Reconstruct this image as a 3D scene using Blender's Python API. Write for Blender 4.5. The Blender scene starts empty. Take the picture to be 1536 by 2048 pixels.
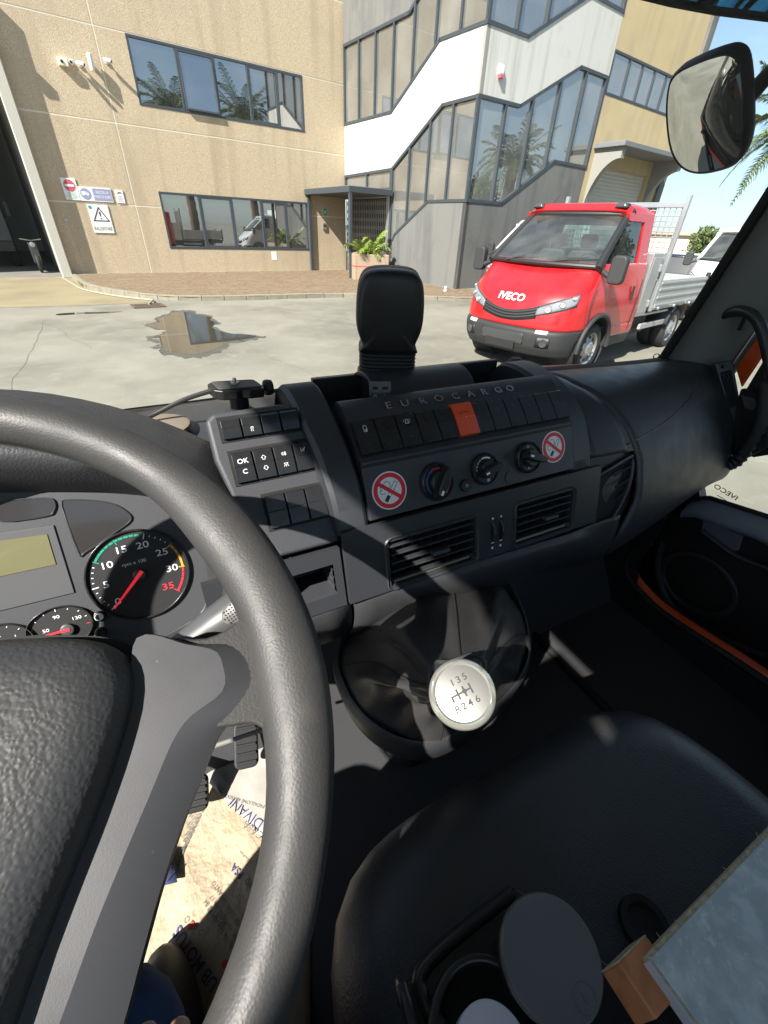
import bpy, bmesh, math, random
from mathutils import Vector, Matrix
from mathutils.geometry import tessellate_polygon
from mathutils.bvhtree import BVHTree
random.seed(7)
V = Vector
S = bpy.context.scene
COL = S.collection
# ------------------------------------------------------------------ camera
FPX = 835.0
CAM = V((0, 0, 1.9))
RC = Matrix(((0.89219077, 0.22556201, -0.39130219),
             (-0.45014477, 0.51495102, -0.72951706),
             (0.03695013, 0.82701102, 0.56097011)))
cd = bpy.data.cameras.new('camera'); co = bpy.data.objects.new('camera', cd); COL.objects.link(co)
cd.sensor_fit = 'VERTICAL'; cd.sensor_height = 36.0; cd.sensor_width = 27.0; cd.lens = FPX/2048*36
cd.clip_start = 0.02; cd.clip_end = 5000
co.matrix_world = Matrix.Translation(CAM) @ RC.to_4x4()
S.camera = co
# ------------------------------------------------------------------ building axes
BA = math.radians(81.2)
BU = V((math.sin(BA), math.cos(BA), 0)); BN = V((math.cos(BA), -math.sin(BA), 0))
def bw(u, d, z): return BU*u - BN*d + V((0, 0, z))
# ------------------------------------------------------------------ sun, sky, exposure
SUN_AZ, SUN_EL = math.radians(71), math.radians(42)
SUN = (BN*math.cos(SUN_AZ) - BU*math.sin(SUN_AZ))*math.cos(SUN_EL) + V((0, 0, math.sin(SUN_EL)))
w = bpy.data.worlds.new('World'); S.world = w; w.use_nodes = True
nt = w.node_tree; nt.nodes.clear()
sky = nt.nodes.new('ShaderNodeTexSky'); sky.sky_type = 'NISHITA'; sky.sun_disc = False
sky.sun_elevation = SUN_EL; sky.sun_rotation = math.atan2(SUN.x, SUN.y)
sky.air_density = 1.0; sky.dust_density = 0.7; sky.ozone_density = 1.2
bg = nt.nodes.new('ShaderNodeBackground'); bg.inputs[1].default_value = 0.15
wo = nt.nodes.new('ShaderNodeOutputWorld')
tc = nt.nodes.new('ShaderNodeTexCoord'); mp = nt.nodes.new('ShaderNodeMapping')
mp.inputs['Scale'].default_value = (1.6, 1.6, 5.0)
nz = nt.nodes.new('ShaderNodeTexNoise'); nz.inputs['Scale'].default_value = 2.2; nz.inputs['Detail'].default_value = 6; nz.inputs['Roughness'].default_value = .55
rp = nt.nodes.new('ShaderNodeMapRange'); rp.inputs['From Min'].default_value = .46; rp.inputs['From Max'].default_value = .72
rp.inputs['To Max'].default_value = .6
mx = nt.nodes.new('ShaderNodeMix'); mx.data_type = 'RGBA'
mx.inputs['B'].default_value = (2.6, 2.8, 3.0, 1)
L = nt.links
L.new(tc.outputs['Generated'], mp.inputs[0]); L.new(mp.outputs[0], nz.inputs['Vector']); L.new(nz.outputs['Fac'], rp.inputs['Value'])
L.new(rp.outputs[0], mx.inputs['Factor']); gm = nt.nodes.new('ShaderNodeGamma'); gm.inputs[1].default_value = .62
tn = nt.nodes.new('ShaderNodeMix'); tn.data_type = 'RGBA'; tn.blend_type = 'MULTIPLY'; tn.inputs['Factor'].default_value = 1; tn.inputs['B'].default_value = (.77, .90, 1.0, 1)
L.new(sky.outputs[0], gm.inputs[0]); L.new(gm.outputs[0], tn.inputs['A']); L.new(tn.outputs['Result'], mx.inputs['A']); L.new(mx.outputs['Result'], bg.inputs[0]); L.new(bg.outputs[0], wo.inputs[0])
sl = bpy.data.lights.new('sun', 'SUN'); sl.energy = 5.0; sl.angle = math.radians(.55); sl.color = (1, .95, .87)
so = bpy.data.objects.new('sun', sl); COL.objects.link(so); so.rotation_euler = (-SUN).to_track_quat('-Z', 'Y').to_euler(); so.location = SUN*40
S.view_settings.view_transform = 'Standard'; S.view_settings.look = 'None'; S.view_settings.exposure = 1.36; S.view_settings.gamma = 1
S.view_settings.use_curve_mapping = False
S.render.resolution_x = 768; S.render.resolution_y = 1024

# ------------------------------------------------------------------ geometry helpers
def ray(x, y):
    return RC @ V(((x-768)/FPX, -(y-1024)/FPX, -1)).normalized()
def hit(x, y, o, n):
    d = ray(x, y); return CAM + d*((V(o)-CAM).dot(V(n))/d.dot(V(n)))
def frame(o, x, y):
    """matrix with origin o, x axis, y axis (orthogonalised), z = x cross y"""
    x = V(x).normalized(); y = V(y); y = (y - x*y.dot(x)).normalized(); z = x.cross(y)
    m = Matrix((x, y, z)).transposed().to_4x4(); m.translation = V(o); return m
I4 = Matrix.Identity(4)
class MB:
    def __init__(s): s.v = []; s.f = []; s.mi = []; s.cur = 0
    def add(s, vs, fs):
        b = len(s.v); s.v += [V(p) for p in vs]; s.f += [tuple(b+i for i in f) for f in fs]; s.mi += [s.cur]*len(fs); return s
    def box(s, c, d, M=I4, tap=1.0):
        c = V(c); hx, hy, hz = d[0]/2, d[1]/2, d[2]/2; vs = []
        for z in (-hz, hz):
            t = tap if z > 0 else 1
            for x, y in ((-hx, -hy), (hx, -hy), (hx, hy), (-hx, hy)): vs.append(M @ (c+V((x*t, y*t, z))))
        return s.add(vs, [(3, 2, 1, 0), (4, 5, 6, 7), (0, 1, 5, 4), (1, 2, 6, 5), (2, 3, 7, 6), (3, 0, 4, 7)])
    def prism(s, poly, z0, z1, M=I4, tap=1.0):
        """poly: 2D points, extruded in local z; concave ok"""
        n = len(poly); a = sum(poly[i][0]*poly[(i+1) % n][1]-poly[(i+1) % n][0]*poly[i][1] for i in range(n))
        if a < 0: poly = poly[::-1]
        cx = sum(p[0] for p in poly)/n; cy = sum(p[1] for p in poly)/n
        vs = [M @ V((p[0], p[1], z0)) for p in poly]+[M @ V((cx+(p[0]-cx)*tap, cy+(p[1]-cy)*tap, z1)) for p in poly]
        fs = [(i, (i+1) % n, n+(i+1) % n, n+i) for i in range(n)]
        fs += [tuple(range(n))[::-1], tuple(range(n, 2*n))]
        return s.add(vs, fs)
    def tube(s, path, r, n=10, cap=True, close=False):
        path = [V(p) for p in path]; m = len(path); rs = r if hasattr(r, '__len__') else [r]*m
        vs = []; t0 = None; nx = None
        for i, p in enumerate(path):
            if close: t = path[(i+1) % m]-path[i-1]
            else: t = path[min(i+1, m-1)]-path[max(i-1, 0)]
            t.normalize()
            if nx is None:
                nx = t.orthogonal().normalized()
            else: nx = (nx - t*nx.dot(t)).normalized()
            by = t.cross(nx)
            for k in range(n):
                a = 2*math.pi*k/n; vs.append(p+(nx*math.cos(a)+by*math.sin(a))*rs[i])
        fs = []
        for i in range(m if close else m-1):
            j = (i+1) % m
            for k in range(n): fs.append((i*n+k, i*n+(k+1) % n, j*n+(k+1) % n, j*n+k))
        if cap and not close: fs += [tuple(range(n))[::-1], tuple(range((m-1)*n, m*n))]
        return s.add(vs, fs)
    def lathe(s, prof, n=24, M=I4, cap=True):
        """prof: (radius, height) list, round local z"""
        vs = []; m = len(prof)
        for r, z in prof:
            for k in range(n):
                a = 2*math.pi*k/n; vs.append(M @ V((r*math.cos(a), r*math.sin(a), z)))
        fs = []
        for i in range(m-1):
            for k in range(n): fs.append((i*n+k, i*n+(k+1) % n, (i+1)*n+(k+1) % n, (i+1)*n+k))
        if cap: fs += [tuple(range(n))[::-1], tuple(range((m-1)*n, m*n))]
        return s.add(vs, fs)
    def ring(s, ri, ro, z0, z1, n=32, M=I4, a0=0, a1=2*math.pi):
        full = abs(a1-a0-2*math.pi) < 1e-6; m = n if full else n+1; vs = []
        for k in range(m):
            a = a0+(a1-a0)*k/n; c, q = math.cos(a), math.sin(a)
            for r, z in ((ri, z0), (ro, z0), (ro, z1), (ri, z1)): vs.append(M @ V((r*c, r*q, z)))
        fs = []
        for k in range(n):
            j = (k+1) % m
            for e in range(4): fs.append((k*4+e, k*4+(e+1) % 4, j*4+(e+1) % 4, j*4+e)[::-1])
        if not full: fs += [(0, 1, 2, 3), tuple((m-1)*4+e for e in (3, 2, 1, 0))]
        return s.add(vs, fs)
    def grid(s, rows, closeu=False):
        """rows: list of equal length point lists"""
        m = len(rows); n = len(rows[0]); vs = [p for r in rows for p in r]; fs = []
        for i in range(m-1):
            for k in range(n if closeu else n-1): fs.append((i*n+k, i*n+(k+1) % n, (i+1)*n+(k+1) % n, (i+1)*n+k))
        return s.add(vs, fs)
    def poly(s, pts): return s.add(pts, [tuple(range(len(pts)))])
    def mesh(s, name, mats=(), smooth=35, W=None, fix=True):
        me = bpy.data.meshes.new(name)
        vs = [W @ p for p in s.v] if W is not None else s.v
        me.from_pydata([tuple(p) for p in vs], [], s.f); me.update()
        for m in mats: me.materials.append(m)
        if len(mats) > 1: me.polygons.foreach_set('material_index', s.mi)
        if fix:
            bm = bmesh.new(); bm.from_mesh(me); bmesh.ops.recalc_face_normals(bm, faces=bm.faces[:]); bm.to_mesh(me); bm.free()
        if smooth:
            me.polygons.foreach_set('use_smooth', [True]*len(me.polygons)); me.set_sharp_from_angle(angle=math.radians(smooth))
        return me
WM = {}                                             # object -> world matrix (kept by hand, no depsgraph updates needed)
def link(name, me, parent=None, M=I4):
    """link mesh me (or an Empty) whose coordinates are local to world matrix M"""
    o = bpy.data.objects.new(name, me); COL.objects.link(o)
    if parent is not None:
        o.parent = parent; o.matrix_local = WM[parent].inverted() @ M
    else: o.matrix_local = M
    WM[o] = M.copy(); return o
def build(mb, name, mats, parent=None, smooth=35, bev=0, seg=2, sub=0, org=None, solid=0):
    """mb in world coordinates -> object; origin at the parent's origin unless org is given"""
    if not isinstance(mats, (list, tuple)): mats = [mats]
    M = Matrix.Translation(org) if org is not None else (WM[parent] if parent is not None else I4)
    me = mb.mesh(name, mats, smooth, M.inverted())
    o = link(name, me, parent, M)
    if solid:
        k = o.modifiers.new('solid', 'SOLIDIFY'); k.thickness = solid; k.offset = -1
    if bev:
        k = o.modifiers.new('bevel', 'BEVEL'); k.width = bev; k.segments = seg; k.limit_method = 'ANGLE'; k.angle_limit = math.radians(32); k.harden_normals = True
    if sub:
        k = o.modifiers.new('sub', 'SUBSURF'); k.levels = sub; k.render_levels = sub
    return o
def tag(o, label=None, cat=None, group=None, kind=None):
    if label: o['label'] = label
    if cat: o['category'] = cat
    if group: o['group'] = group
    if kind: o['kind'] = kind
    return o
def thing(name, loc, label, cat, group=None, M=None):
    M = M if M is not None else Matrix.Translation(V(loc))
    o = link(name, None, None, M); o.empty_display_size = .1
    return tag(o, label, cat, group)
def copy_tree(o, M, label=None):
    W0 = WM[o]
    def rec(a, par, Mw):
        c = a.copy(); COL.objects.link(c); WM[c] = Mw
        if par is not None: c.parent = par; c.matrix_local = WM[par].inverted() @ Mw
        else: c.matrix_local = Mw
        for ch in [x for x in KIDS.get(a, [])]: rec(ch, c, Mw @ (WM[a].inverted() @ WM[ch]))
        return c
    KIDS = {}
    for q in list(WM):
        if q.parent is not None: KIDS.setdefault(q.parent, []).append(q)
    r = rec(o, None, M)
    if label: r['label'] = label
    return r
_fc = {}
def text_mb(txt, size, M, depth=.0006, align='CENTER', mb=None, sx=1.0, bold=0.0):
    """lettering as a thin solid in the plane of M (x right, y up, z out)"""
    key = (txt, align, bold)
    if key not in _fc:
        cu = bpy.data.curves.new('txt', 'FONT'); cu.body = txt; cu.size = 1; cu.align_x = align; cu.align_y = 'CENTER'; cu.offset = bold; cu.resolution_u = 3
        ob = bpy.data.objects.new('txt', cu); COL.objects.link(ob)
        dg = bpy.context.evaluated_depsgraph_get(); me = bpy.data.meshes.new_from_object(ob.evaluated_get(dg))
        _fc[key] = ([v.co.copy() for v in me.vertices], [tuple(p.vertices) for p in me.polygons])
        bpy.data.objects.remove(ob); bpy.data.curves.remove(cu); bpy.data.meshes.remove(me)
    vs, fs = _fc[key]; mb = mb or MB()
    mb.add([M @ V((v.x*size*sx, v.y*size, depth)) for v in vs], fs)
    return mb
def rrect(w, h, r, n=4):
    pts = []
    for cx, cy, a in ((w/2-r, h/2-r, 0), (-w/2+r, h/2-r, 90), (-w/2+r, -h/2+r, 180), (w/2-r, -h/2+r, 270)):
        for k in range(n+1):
            t = math.radians(a+90*k/n); pts.append((cx+r*math.cos(t), cy+r*math.sin(t)))
    return pts
def smooth_path(pts, n=6, closed=False):
    """Catmull-Rom through points"""
    P = [V(p) for p in pts]; out = []; m = len(P)
    for i in range(m if closed else m-1):
        if closed: a, b, c, d = P[i-1], P[i], P[(i+1) % m], P[(i+2) % m]
        else: a, b, c, d = P[max(i-1, 0)], P[i], P[i+1], P[min(i+2, m-1)]
        for k in range(n):
            t = k/n; out.append(.5*((2*b)+(c-a)*t+(2*a-5*b+4*c-d)*t*t+(3*b-a-3*c+d)*t**3))
    if not closed: out.append(P[-1])
    return out
def lerp(a, b, t): return a+(b-a)*t
def interp(tab, x):
    if x <= tab[0][0]: return tab[0][1]
    for (a, p), (b, q) in zip(tab, tab[1:]):
        if x <= b: return lerp(p, q, (x-a)/(b-a)) if not hasattr(p, '__len__') else [lerp(i, j, (x-a)/(b-a)) for i, j in zip(p, q)]
    return tab[-1][1]

# ------------------------------------------------------------------ materials
MAT = {}
def mat(name, col, rough=.5, metal=0, spec=.5, bump=None, var=None, coat=0, wear=None, rvar=None, emit=None, streak=None):
    """bump: (kind, scale, strength, distance); var: (scale, amount) colour mottling; wear: (scale, colour, low, high) stains"""
    m = bpy.data.materials.new(name); m.use_nodes = True; t = m.node_tree; b = t.nodes['Principled BSDF']; K = t.links
    col = tuple(col)+(1,) if len(col) == 3 else col
    b.inputs['Base Color'].default_value = col; b.inputs['Roughness'].default_value = rough; b.inputs['Metallic'].default_value = metal
    b.inputs['Specular IOR Level'].default_value = spec; b.inputs['Coat Weight'].default_value = coat; b.inputs['Coat Roughness'].default_value = .06
    tcn = t.nodes.new('ShaderNodeTexCoord'); vec = tcn.outputs['Object']
    last = None
    def noise(sc, det=4, ro=.55):
        q = t.nodes.new('ShaderNodeTexNoise'); q.inputs['Scale'].default_value = sc; q.inputs['Detail'].default_value = det; q.inputs['Roughness'].default_value = ro
        K.new(vec, q.inputs['Vector']); return q.outputs['Fac']
    def mr(src, a, c, lo, hi):
        q = t.nodes.new('ShaderNodeMapRange'); q.inputs[1].default_value = a; q.inputs[2].default_value = c; q.inputs[3].default_value = lo; q.inputs[4].default_value = hi
        K.new(src, q.inputs[0]); return q.outputs[0]
    if var:
        q = t.nodes.new('ShaderNodeHueSaturation'); q.inputs['Color'].default_value = col
        K.new(mr(noise(var[0]), .25, .75, 1-var[1], 1+var[1]), q.inputs['Value']); last = q.outputs[0]
    if wear:
        for wsc, wcol, lo, hi in (wear if isinstance(wear, list) else [wear]):
            q = t.nodes.new('ShaderNodeMix'); q.data_type = 'RGBA'; q.inputs['B'].default_value = tuple(wcol)+(1,)
            if last is not None: K.new(last, q.inputs['A'])
            else: q.inputs['A'].default_value = col
            K.new(mr(noise(wsc, 7, .6), lo, hi, 0, 1), q.inputs['Factor']); last = q.outputs['Result']
    if streak:
        mpn = t.nodes.new('ShaderNodeMapping'); mpn.inputs['Scale'].default_value = (1, 1, .07); K.new(vec, mpn.inputs[0])
        q = t.nodes.new('ShaderNodeTexNoise'); q.inputs['Scale'].default_value = streak[0]; q.inputs['Detail'].default_value = 5; K.new(mpn.outputs[0], q.inputs['Vector'])
        k_ = t.nodes.new('ShaderNodeMix'); k_.data_type = 'RGBA'; k_.inputs['B'].default_value = tuple(streak[1])+(1,); K.new(mr(q.outputs['Fac'], streak[2], streak[3], 0, streak[4]), k_.inputs['Factor'])
        if last is not None: K.new(last, k_.inputs['A'])
        else: k_.inputs['A'].default_value = col
        last = k_.outputs['Result']
    if last is not None: K.new(last, b.inputs['Base Color'])
    if rvar: K.new(mr(noise(rvar[0]), .3, .7, rough-rvar[1], rough+rvar[1]), b.inputs['Roughness'])
    if bump:
        bn = t.nodes.new('ShaderNodeBump'); bn.inputs['Strength'].default_value = bump[2]; bn.inputs['Distance'].default_value = bump[3]
        if bump[0] == 'noise': K.new(noise(bump[1], 3, .6), bn.inputs['Height'])
        else:
            q = t.nodes.new('ShaderNodeTexVoronoi'); q.inputs['Scale'].default_value = bump[1]
            q.feature = 'SMOOTH_F1' if bump[0] == 'leather' else 'F1'
            if bump[0] == 'leather':
                q.inputs['Smoothness'].default_value = .6
                wn = t.nodes.new('ShaderNodeTexNoise'); wn.inputs['Scale'].default_value = bump[1]*.35; K.new(vec, wn.inputs['Vector'])
                ad = t.nodes.new('ShaderNodeVectorMath'); ad.operation = 'MULTIPLY_ADD'; ad.inputs[1].default_value = (1.2/bump[1],)*3
                K.new(wn.outputs['Color'], ad.inputs[0]); K.new(vec, ad.inputs[2]); K.new(ad.outputs[0], q.inputs['Vector'])
            else: K.new(vec, q.inputs['Vector'])
            K.new(q.outputs['Distance'], bn.inputs['Height'])
            if bump[0] == 'leather': bn.invert = True
        K.new(bn.outputs[0], b.inputs['Normal'])
    if emit: b.inputs['Emission Color'].default_value = tuple(emit[:3])+(1,); b.inputs['Emission Strength'].default_value = emit[3]
    MAT[name] = m; return m
def glass(name, tint, refl=.0, rough=.0, ior=1.45, dirt_haze=0.0, dlo=0.0, dsc=9):
    """thin pane: clear straight through with a tint, reflecting by fresnel plus a mirror coating"""
    m = bpy.data.materials.new(name); m.use_nodes = True; t = m.node_tree; t.nodes.clear(); K = t.links
    tr = t.nodes.new('ShaderNodeBsdfTransparent'); tr.inputs[0].default_value = tuple(tint)+(1,)
    gl = t.nodes.new('ShaderNodeBsdfGlossy'); gl.inputs['Roughness'].default_value = rough
    lw = t.nodes.new('ShaderNodeFresnel'); lw.inputs[0].default_value = ior
    ad = t.nodes.new('ShaderNodeMath'); ad.operation = 'ADD'; ad.use_clamp = True; ad.inputs[1].default_value = refl
    mx = t.nodes.new('ShaderNodeMixShader'); out = t.nodes.new('ShaderNodeOutputMaterial')
    K.new(lw.outputs[0], ad.inputs[0]); K.new(ad.outputs[0], mx.inputs[0]); K.new(tr.outputs[0], mx.inputs[1]); K.new(gl.outputs[0], mx.inputs[2])
    res = mx.outputs[0]
    if dirt_haze:  # pale diffuse film: dirt, plus painted haze that veils the pane
        df = t.nodes.new('ShaderNodeBsdfDiffuse'); df.inputs[0].default_value = (.75, .75, .7, 1)
        m2 = t.nodes.new('ShaderNodeMixShader'); nz = t.nodes.new('ShaderNodeTexNoise'); nz.inputs['Scale'].default_value = dsc; nz.inputs['Detail'].default_value = 8
        tcn = t.nodes.new('ShaderNodeTexCoord'); K.new(tcn.outputs['Object'], nz.inputs['Vector'])
        mr = t.nodes.new('ShaderNodeMapRange'); mr.inputs[1].default_value = .4; mr.inputs[2].default_value = .75; mr.inputs[3].default_value = dlo; mr.inputs[4].default_value = dirt_haze
        K.new(nz.outputs['Fac'], mr.inputs[0]); K.new(mr.outputs[0], m2.inputs[0]); K.new(res, m2.inputs[1]); K.new(df.outputs[0], m2.inputs[2]); res = m2.outputs[0]
    K.new(res, out.inputs[0]); MAT[name] = m; return m
# ================================================================== exterior materials
S.cycles.use_denoising = True; S.cycles.max_bounces = 8; S.cycles.transparent_max_bounces = 24; S.cycles.caustics_reflective = False; S.cycles.caustics_refractive = False
S.cycles.sample_clamp_indirect = 6
M_conc = mat('yard_concrete', (0.215, 0.203, 0.164), .85, bump=('noise', 25, .35, .01), var=(.9, .16), wear=[(.35, (.15, .14, .112), .46, .62), (2.6, (.255, .243, .20), .55, .8), (.16, (.10, .093, .077), .57, .70)])
M_apron = mat('apron_concrete', (0.250, 0.205, 0.120), .85, bump=('noise', 30, .3, .01), var=(.8, .14), wear=[(.5, (.19, .155, .10), .5, .7)])
M_fac = mat('aggregate_wall', (0.520, 0.420, 0.290), .9, bump=('voronoi', 55, .45, .01), var=(38, .38), wear=[(.45, (.45, .36, .25), .52, .74), (1.8, (.52, .42, .30), .6, .8)], streak=(2.2, (.36, .28, .19), .52, .72, .55))
M_wing = mat('ochre_plaster', (0.500, 0.395, 0.225), .85, bump=('noise', 30, .2, .005), var=(1.2, .07), wear=[(.8, (.42, .34, .22), .55, .75)], streak=(2.6, (.36, .29, .18), .52, .72, .5))
M_joint = mat('joint_sealant', (0.680, 0.620, 0.500), .8)
M_white = mat('white_band_paint', (0.560, 0.550, 0.510), .7, bump=('noise', 6, .06, .01), wear=[(1.3, (.40, .385, .34), .56, .85)], streak=(3.5, (.36, .35, .30), .5, .72, .75))
M_greyw = mat('grey_render', (0.155, 0.153, 0.145), .8, bump=('noise', 18, .15, .005), wear=[(.9, (.105, .108, .106), .5, .75)], streak=(3.0, (.09, .092, .092), .48, .7, .7))
M_portal = mat('portal_paint', (0.480, 0.460, 0.400), .7, wear=[(2, (.5, .47, .4), .55, .8)])
M_fr = mat('slate_frame', (.045, .055, .065), .5, wear=[(7, (.12, .13, .13), .6, .85)])
M_gl = glass('solar_glass', (.30, .33, .33), refl=.42, dirt_haze=.06, dlo=.02, dsc=.8)
M_gl2 = glass('solar_glass_tower', (.36, .40, .40), refl=.40, dirt_haze=.20, dlo=.10, dsc=.7)  # film paints in the pale, hazy reflections of the tower glass
M_in = mat('room_interior', (0.300, 0.290, 0.260), .9)
M_dk = mat('dark_interior', (.03, .03, .03), .9)
M_curt = mat('curtain_cloth', (.55, .47, .33), .9, var=(9, .15))
M_brick = mat('paving_brick', (0.200, 0.140, 0.088), .9, var=(14, .35), bump=('noise', 40, .3, .005), wear=[(1.2, (.22, .17, .11), .5, .7)])
M_kerb = mat('kerb_stone', (0.240, 0.215, 0.160), .9, var=(6, .15), bump=('noise', 30, .4, .01), wear=[(3, (.14, .125, .095), .55, .75)])
M_plant = mat('planter_aggregate', (0.360, 0.270, 0.190), .9, bump=('voronoi', 60, .5, .01), var=(60, .3))
M_steel = mat('galvanised_steel', (.5, .5, .5), .4, .8, var=(20, .15))
M_rust = mat('grate_iron', (.13, .09, .065), .7, .3, var=(20, .3))
M_frond = mat('palm_leaf', (.075, .11, .03), .5, var=(3, .35))
M_frond2 = mat('young_palm_leaf', (.16, .22, .03), .45, var=(6, .3))
M_bark = mat('palm_bark', (.13, .09, .06), .9, bump=('noise', 20, .6, .02), var=(8, .3))
M_leaf = mat('shrub_leaf', (.09, .12, .035), .55, var=(2, .4))
M_pine = mat('pine_needles', (.035, .065, .025), .6, var=(2, .4))
M_sign = mat('sign_white', (.78, .78, .77), .4); M_sblk = mat('sign_black', (.015, .015, .02), .5); M_sred = mat('sign_red', (.55, .10, .14), .5)
M_sblue = mat('sign_violet', (.30, .30, .48), .5); M_sgreen = mat('sign_green', (.03, .33, .2), .5); M_soil = mat('soil', (.12, .08, .05), .95, bump=('noise', 40, .8, .03))
M_cream = mat('cream_plastic', (.7, .68, .55), .5); M_wplast = mat('white_plastic', (.75, .75, .74), .4); M_bplast = mat('black_plastic_gloss', (.012, .012, .013), .3)

# ================================================================== ground
mb = MB(); mb.poly([V((-400, -300, 0)), V((900, -300, 0)), V((900, 900, 0)), V((-400, 900, 0))])
tag(build(mb, 'ground', M_conc), kind='structure')
mb = MB()
mb.poly([bw(*p, .004) for p in [(-9, 14.6), (-1, 14.28), (.5, 13.98), (2.2, 13.95), (2.45, 14.5), (1.7, 15.6), (1.05, 17.2), (.9, 21), (-9, 21)]])
tag(build(mb, 'apron', M_apron), kind='structure')
# expansion joints in the yard slab: real narrow grooves would be lost, thin dark strips stand for the tar filling
M_tar = mat('joint_tar', (.16, .15, .13), .9, var=(9, .3))
g = MB()
for a, b in [((-1.75, 4.2), (-2.05, 11.9)), ((-2.0, 11.6), (-1.0, 9.0)), ((1.2, 9.6), (2.35, 5.2)), ((2.35, 5.2), (3.1, 3.2))]:
    pts = []; n = 26; d = (V(b)-V(a)); pr = V((-d.y, d.x)).normalized(); off = 0
    for i in range(n+1):
        off = off*.8+random.uniform(-.035, .035); p = V(a)+d*i/n+pr*off; wd = .007*random.uniform(.3, 1.3); pts.append([V((*(p-pr*wd), .003)), V((*(p+pr*wd), .003))])
    g.grid(pts)
tag(build(g, 'slab_cracks', M_tar), kind='structure')
# puddle
M_pud = bpy.data.materials.new('puddle_water'); M_pud.use_nodes = True
b_ = M_pud.node_tree.nodes['Principled BSDF']; b_.inputs['Base Color'].default_value = (.055, .048, .036, 1); b_.inputs['Roughness'].default_value = .012; b_.inputs['Specular IOR Level'].default_value = 1.0; b_.inputs['IOR'].default_value = 1.6
pp = [(-.1, 10.74), (-.02, 10.95), (.15, 11.2), (.12, 11.6), (.35, 11.9), (.48, 12.32), (.7, 12.4), (.93, 12.29), (1.0, 11.9), (1.25, 11.5), (1.19, 11.18), (1.3, 10.75), (1.16, 10.5), (1.13, 10.13), (1.36, 9.6), (1.71, 9.35), (1.8, 9.15), (1.55, 8.98), (1.14, 8.84), (1.05, 8.55), (.82, 8.25), (.6, 8.07), (.4, 8.1), (.22, 8.3), (.05, 8.5), (.08, 8.75), (-.04, 8.9), (.06, 9.2), (-.1, 9.5), (-.05, 9.75), (.17, 9.95), (.22, 10.2), (.05, 10.45)]
M_damp = mat('damp_concrete', (.085, .08, .066), .55, var=(5, .2), bump=('noise', 25, .3, .008))
for sc_, zz, mm, nm in ((1.12, .003, M_damp, 'damp_patch'),):
    q = MB(); q.poly([V((.62+(p.x-.62)*sc_+.04*math.sin(i*.9), 10.1+(p.y-10.1)*sc_+.06*math.sin(i*1.7), zz)) for i, p in enumerate(smooth_path([(x, y, 0) for x, y in pp], 5, True))]); tag(build(q, nm, mm, smooth=0), kind='structure')
mb = MB(); mb.poly([V((p.x, p.y, .005)) for p in smooth_path([(x, y, 0) for x, y in pp], 5, True)])
tag(build(mb, 'puddle', M_pud, smooth=0), kind='structure')
pw = [(-1.9, 12.75), (-1.5, 12.86), (-1.0, 12.8), (-.6, 12.78), (-.95, 12.62), (-1.5, 12.6), (-1.88, 12.55)]
mb = MB(); mb.poly([V((p.x, p.y, .005)) for p in smooth_path([(x, y, 0) for x, y in pw], 5, True)])
tag(build(mb, 'puddle', M_pud, smooth=0), kind='structure')

# pavement with kerb stones and brick paving
kp = smooth_path([(*q, 0) for q in [(.92, 20.9), (.93, 19.3), (1.1, 17.3), (1.75, 15.65), (2.38, 14.6), (3.25, 13.9), (4.9, 13.5), (6.5, 13.3), (8.0, 13.0), (10.0, 11.75), (11.4, 10.9), (14, 10.3), (19, 10.0), (30, 9.8)]], 8)
mb = MB()
base = [bw(p.x, p.y, .10) for p in kp]
mb.poly(base+[bw(30, 21, .10), bw(.92, 21, .10)])
pav = tag(build(mb, 'pavement', M_kerb, smooth=0), kind='structure')
# kerb stones walked along the path by length
def along(path, step):
    out = [path[0].copy()]; acc = 0
    for a, b in zip(path, path[1:]):
        d = (b-a).length; t = step-acc
        while t <= d: out.append(a+(b-a)*(t/d)); t += step
        acc = (acc+d) % step
    return out
ks = along(kp, .62)
for a, b in zip(ks, ks[1:]):
    if a.x > 13: break
    d = (b-a).normalized(); nrm = V((d.y, -d.x, 0)); c = (a+b)/2
    A, B = a+d*.006, b-d*.006; h = .125+random.uniform(-.006, .006)
    mb = MB(); I_ = -nrm*.16
    q = [A, B, B+I_, A+I_]
    mb.add([bw(p.x, p.y, -.05) for p in q]+[bw(p.x, p.y, h) for p in q], [(3, 2, 1, 0), (4, 5, 6, 7), (0, 1, 5, 4), (1, 2, 6, 5), (2, 3, 7, 6), (3, 0, 4, 7)])
    build(mb, 'kerb_stone', M_kerb, pav, bev=.012)
mb = MB()
def inside(u, d):
    lim = None
    for a, b in zip(kp, kp[1:]):
        if a.x <= u <= b.x: lim = a.y+(b.y-a.y)*(u-a.x)/max(b.x-a.x, 1e-6); break
    return lim is not None and d > lim+.24
k = 0; d = 11.0
while d < 20.85:
    u = 1.05+(.11 if k % 2 else 0)
    while u < 13.2:
        if inside(u, d) and not (u > 12.6 and d > 12.9):
            h = .112+random.uniform(-.004, .004); mb.box((u, d, h-.03), (.205, .098, .06), Matrix(((BU.x, -BN.x, 0, 0), (BU.y, -BN.y, 0, 0), (0, 0, 1, 0), (0, 0, 0, 1))))
        u += .22
    d += .11; k += 1
o = build(mb, 'brick_paving', M_brick, pav, smooth=0); tag(o, kind='stuff')
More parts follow.
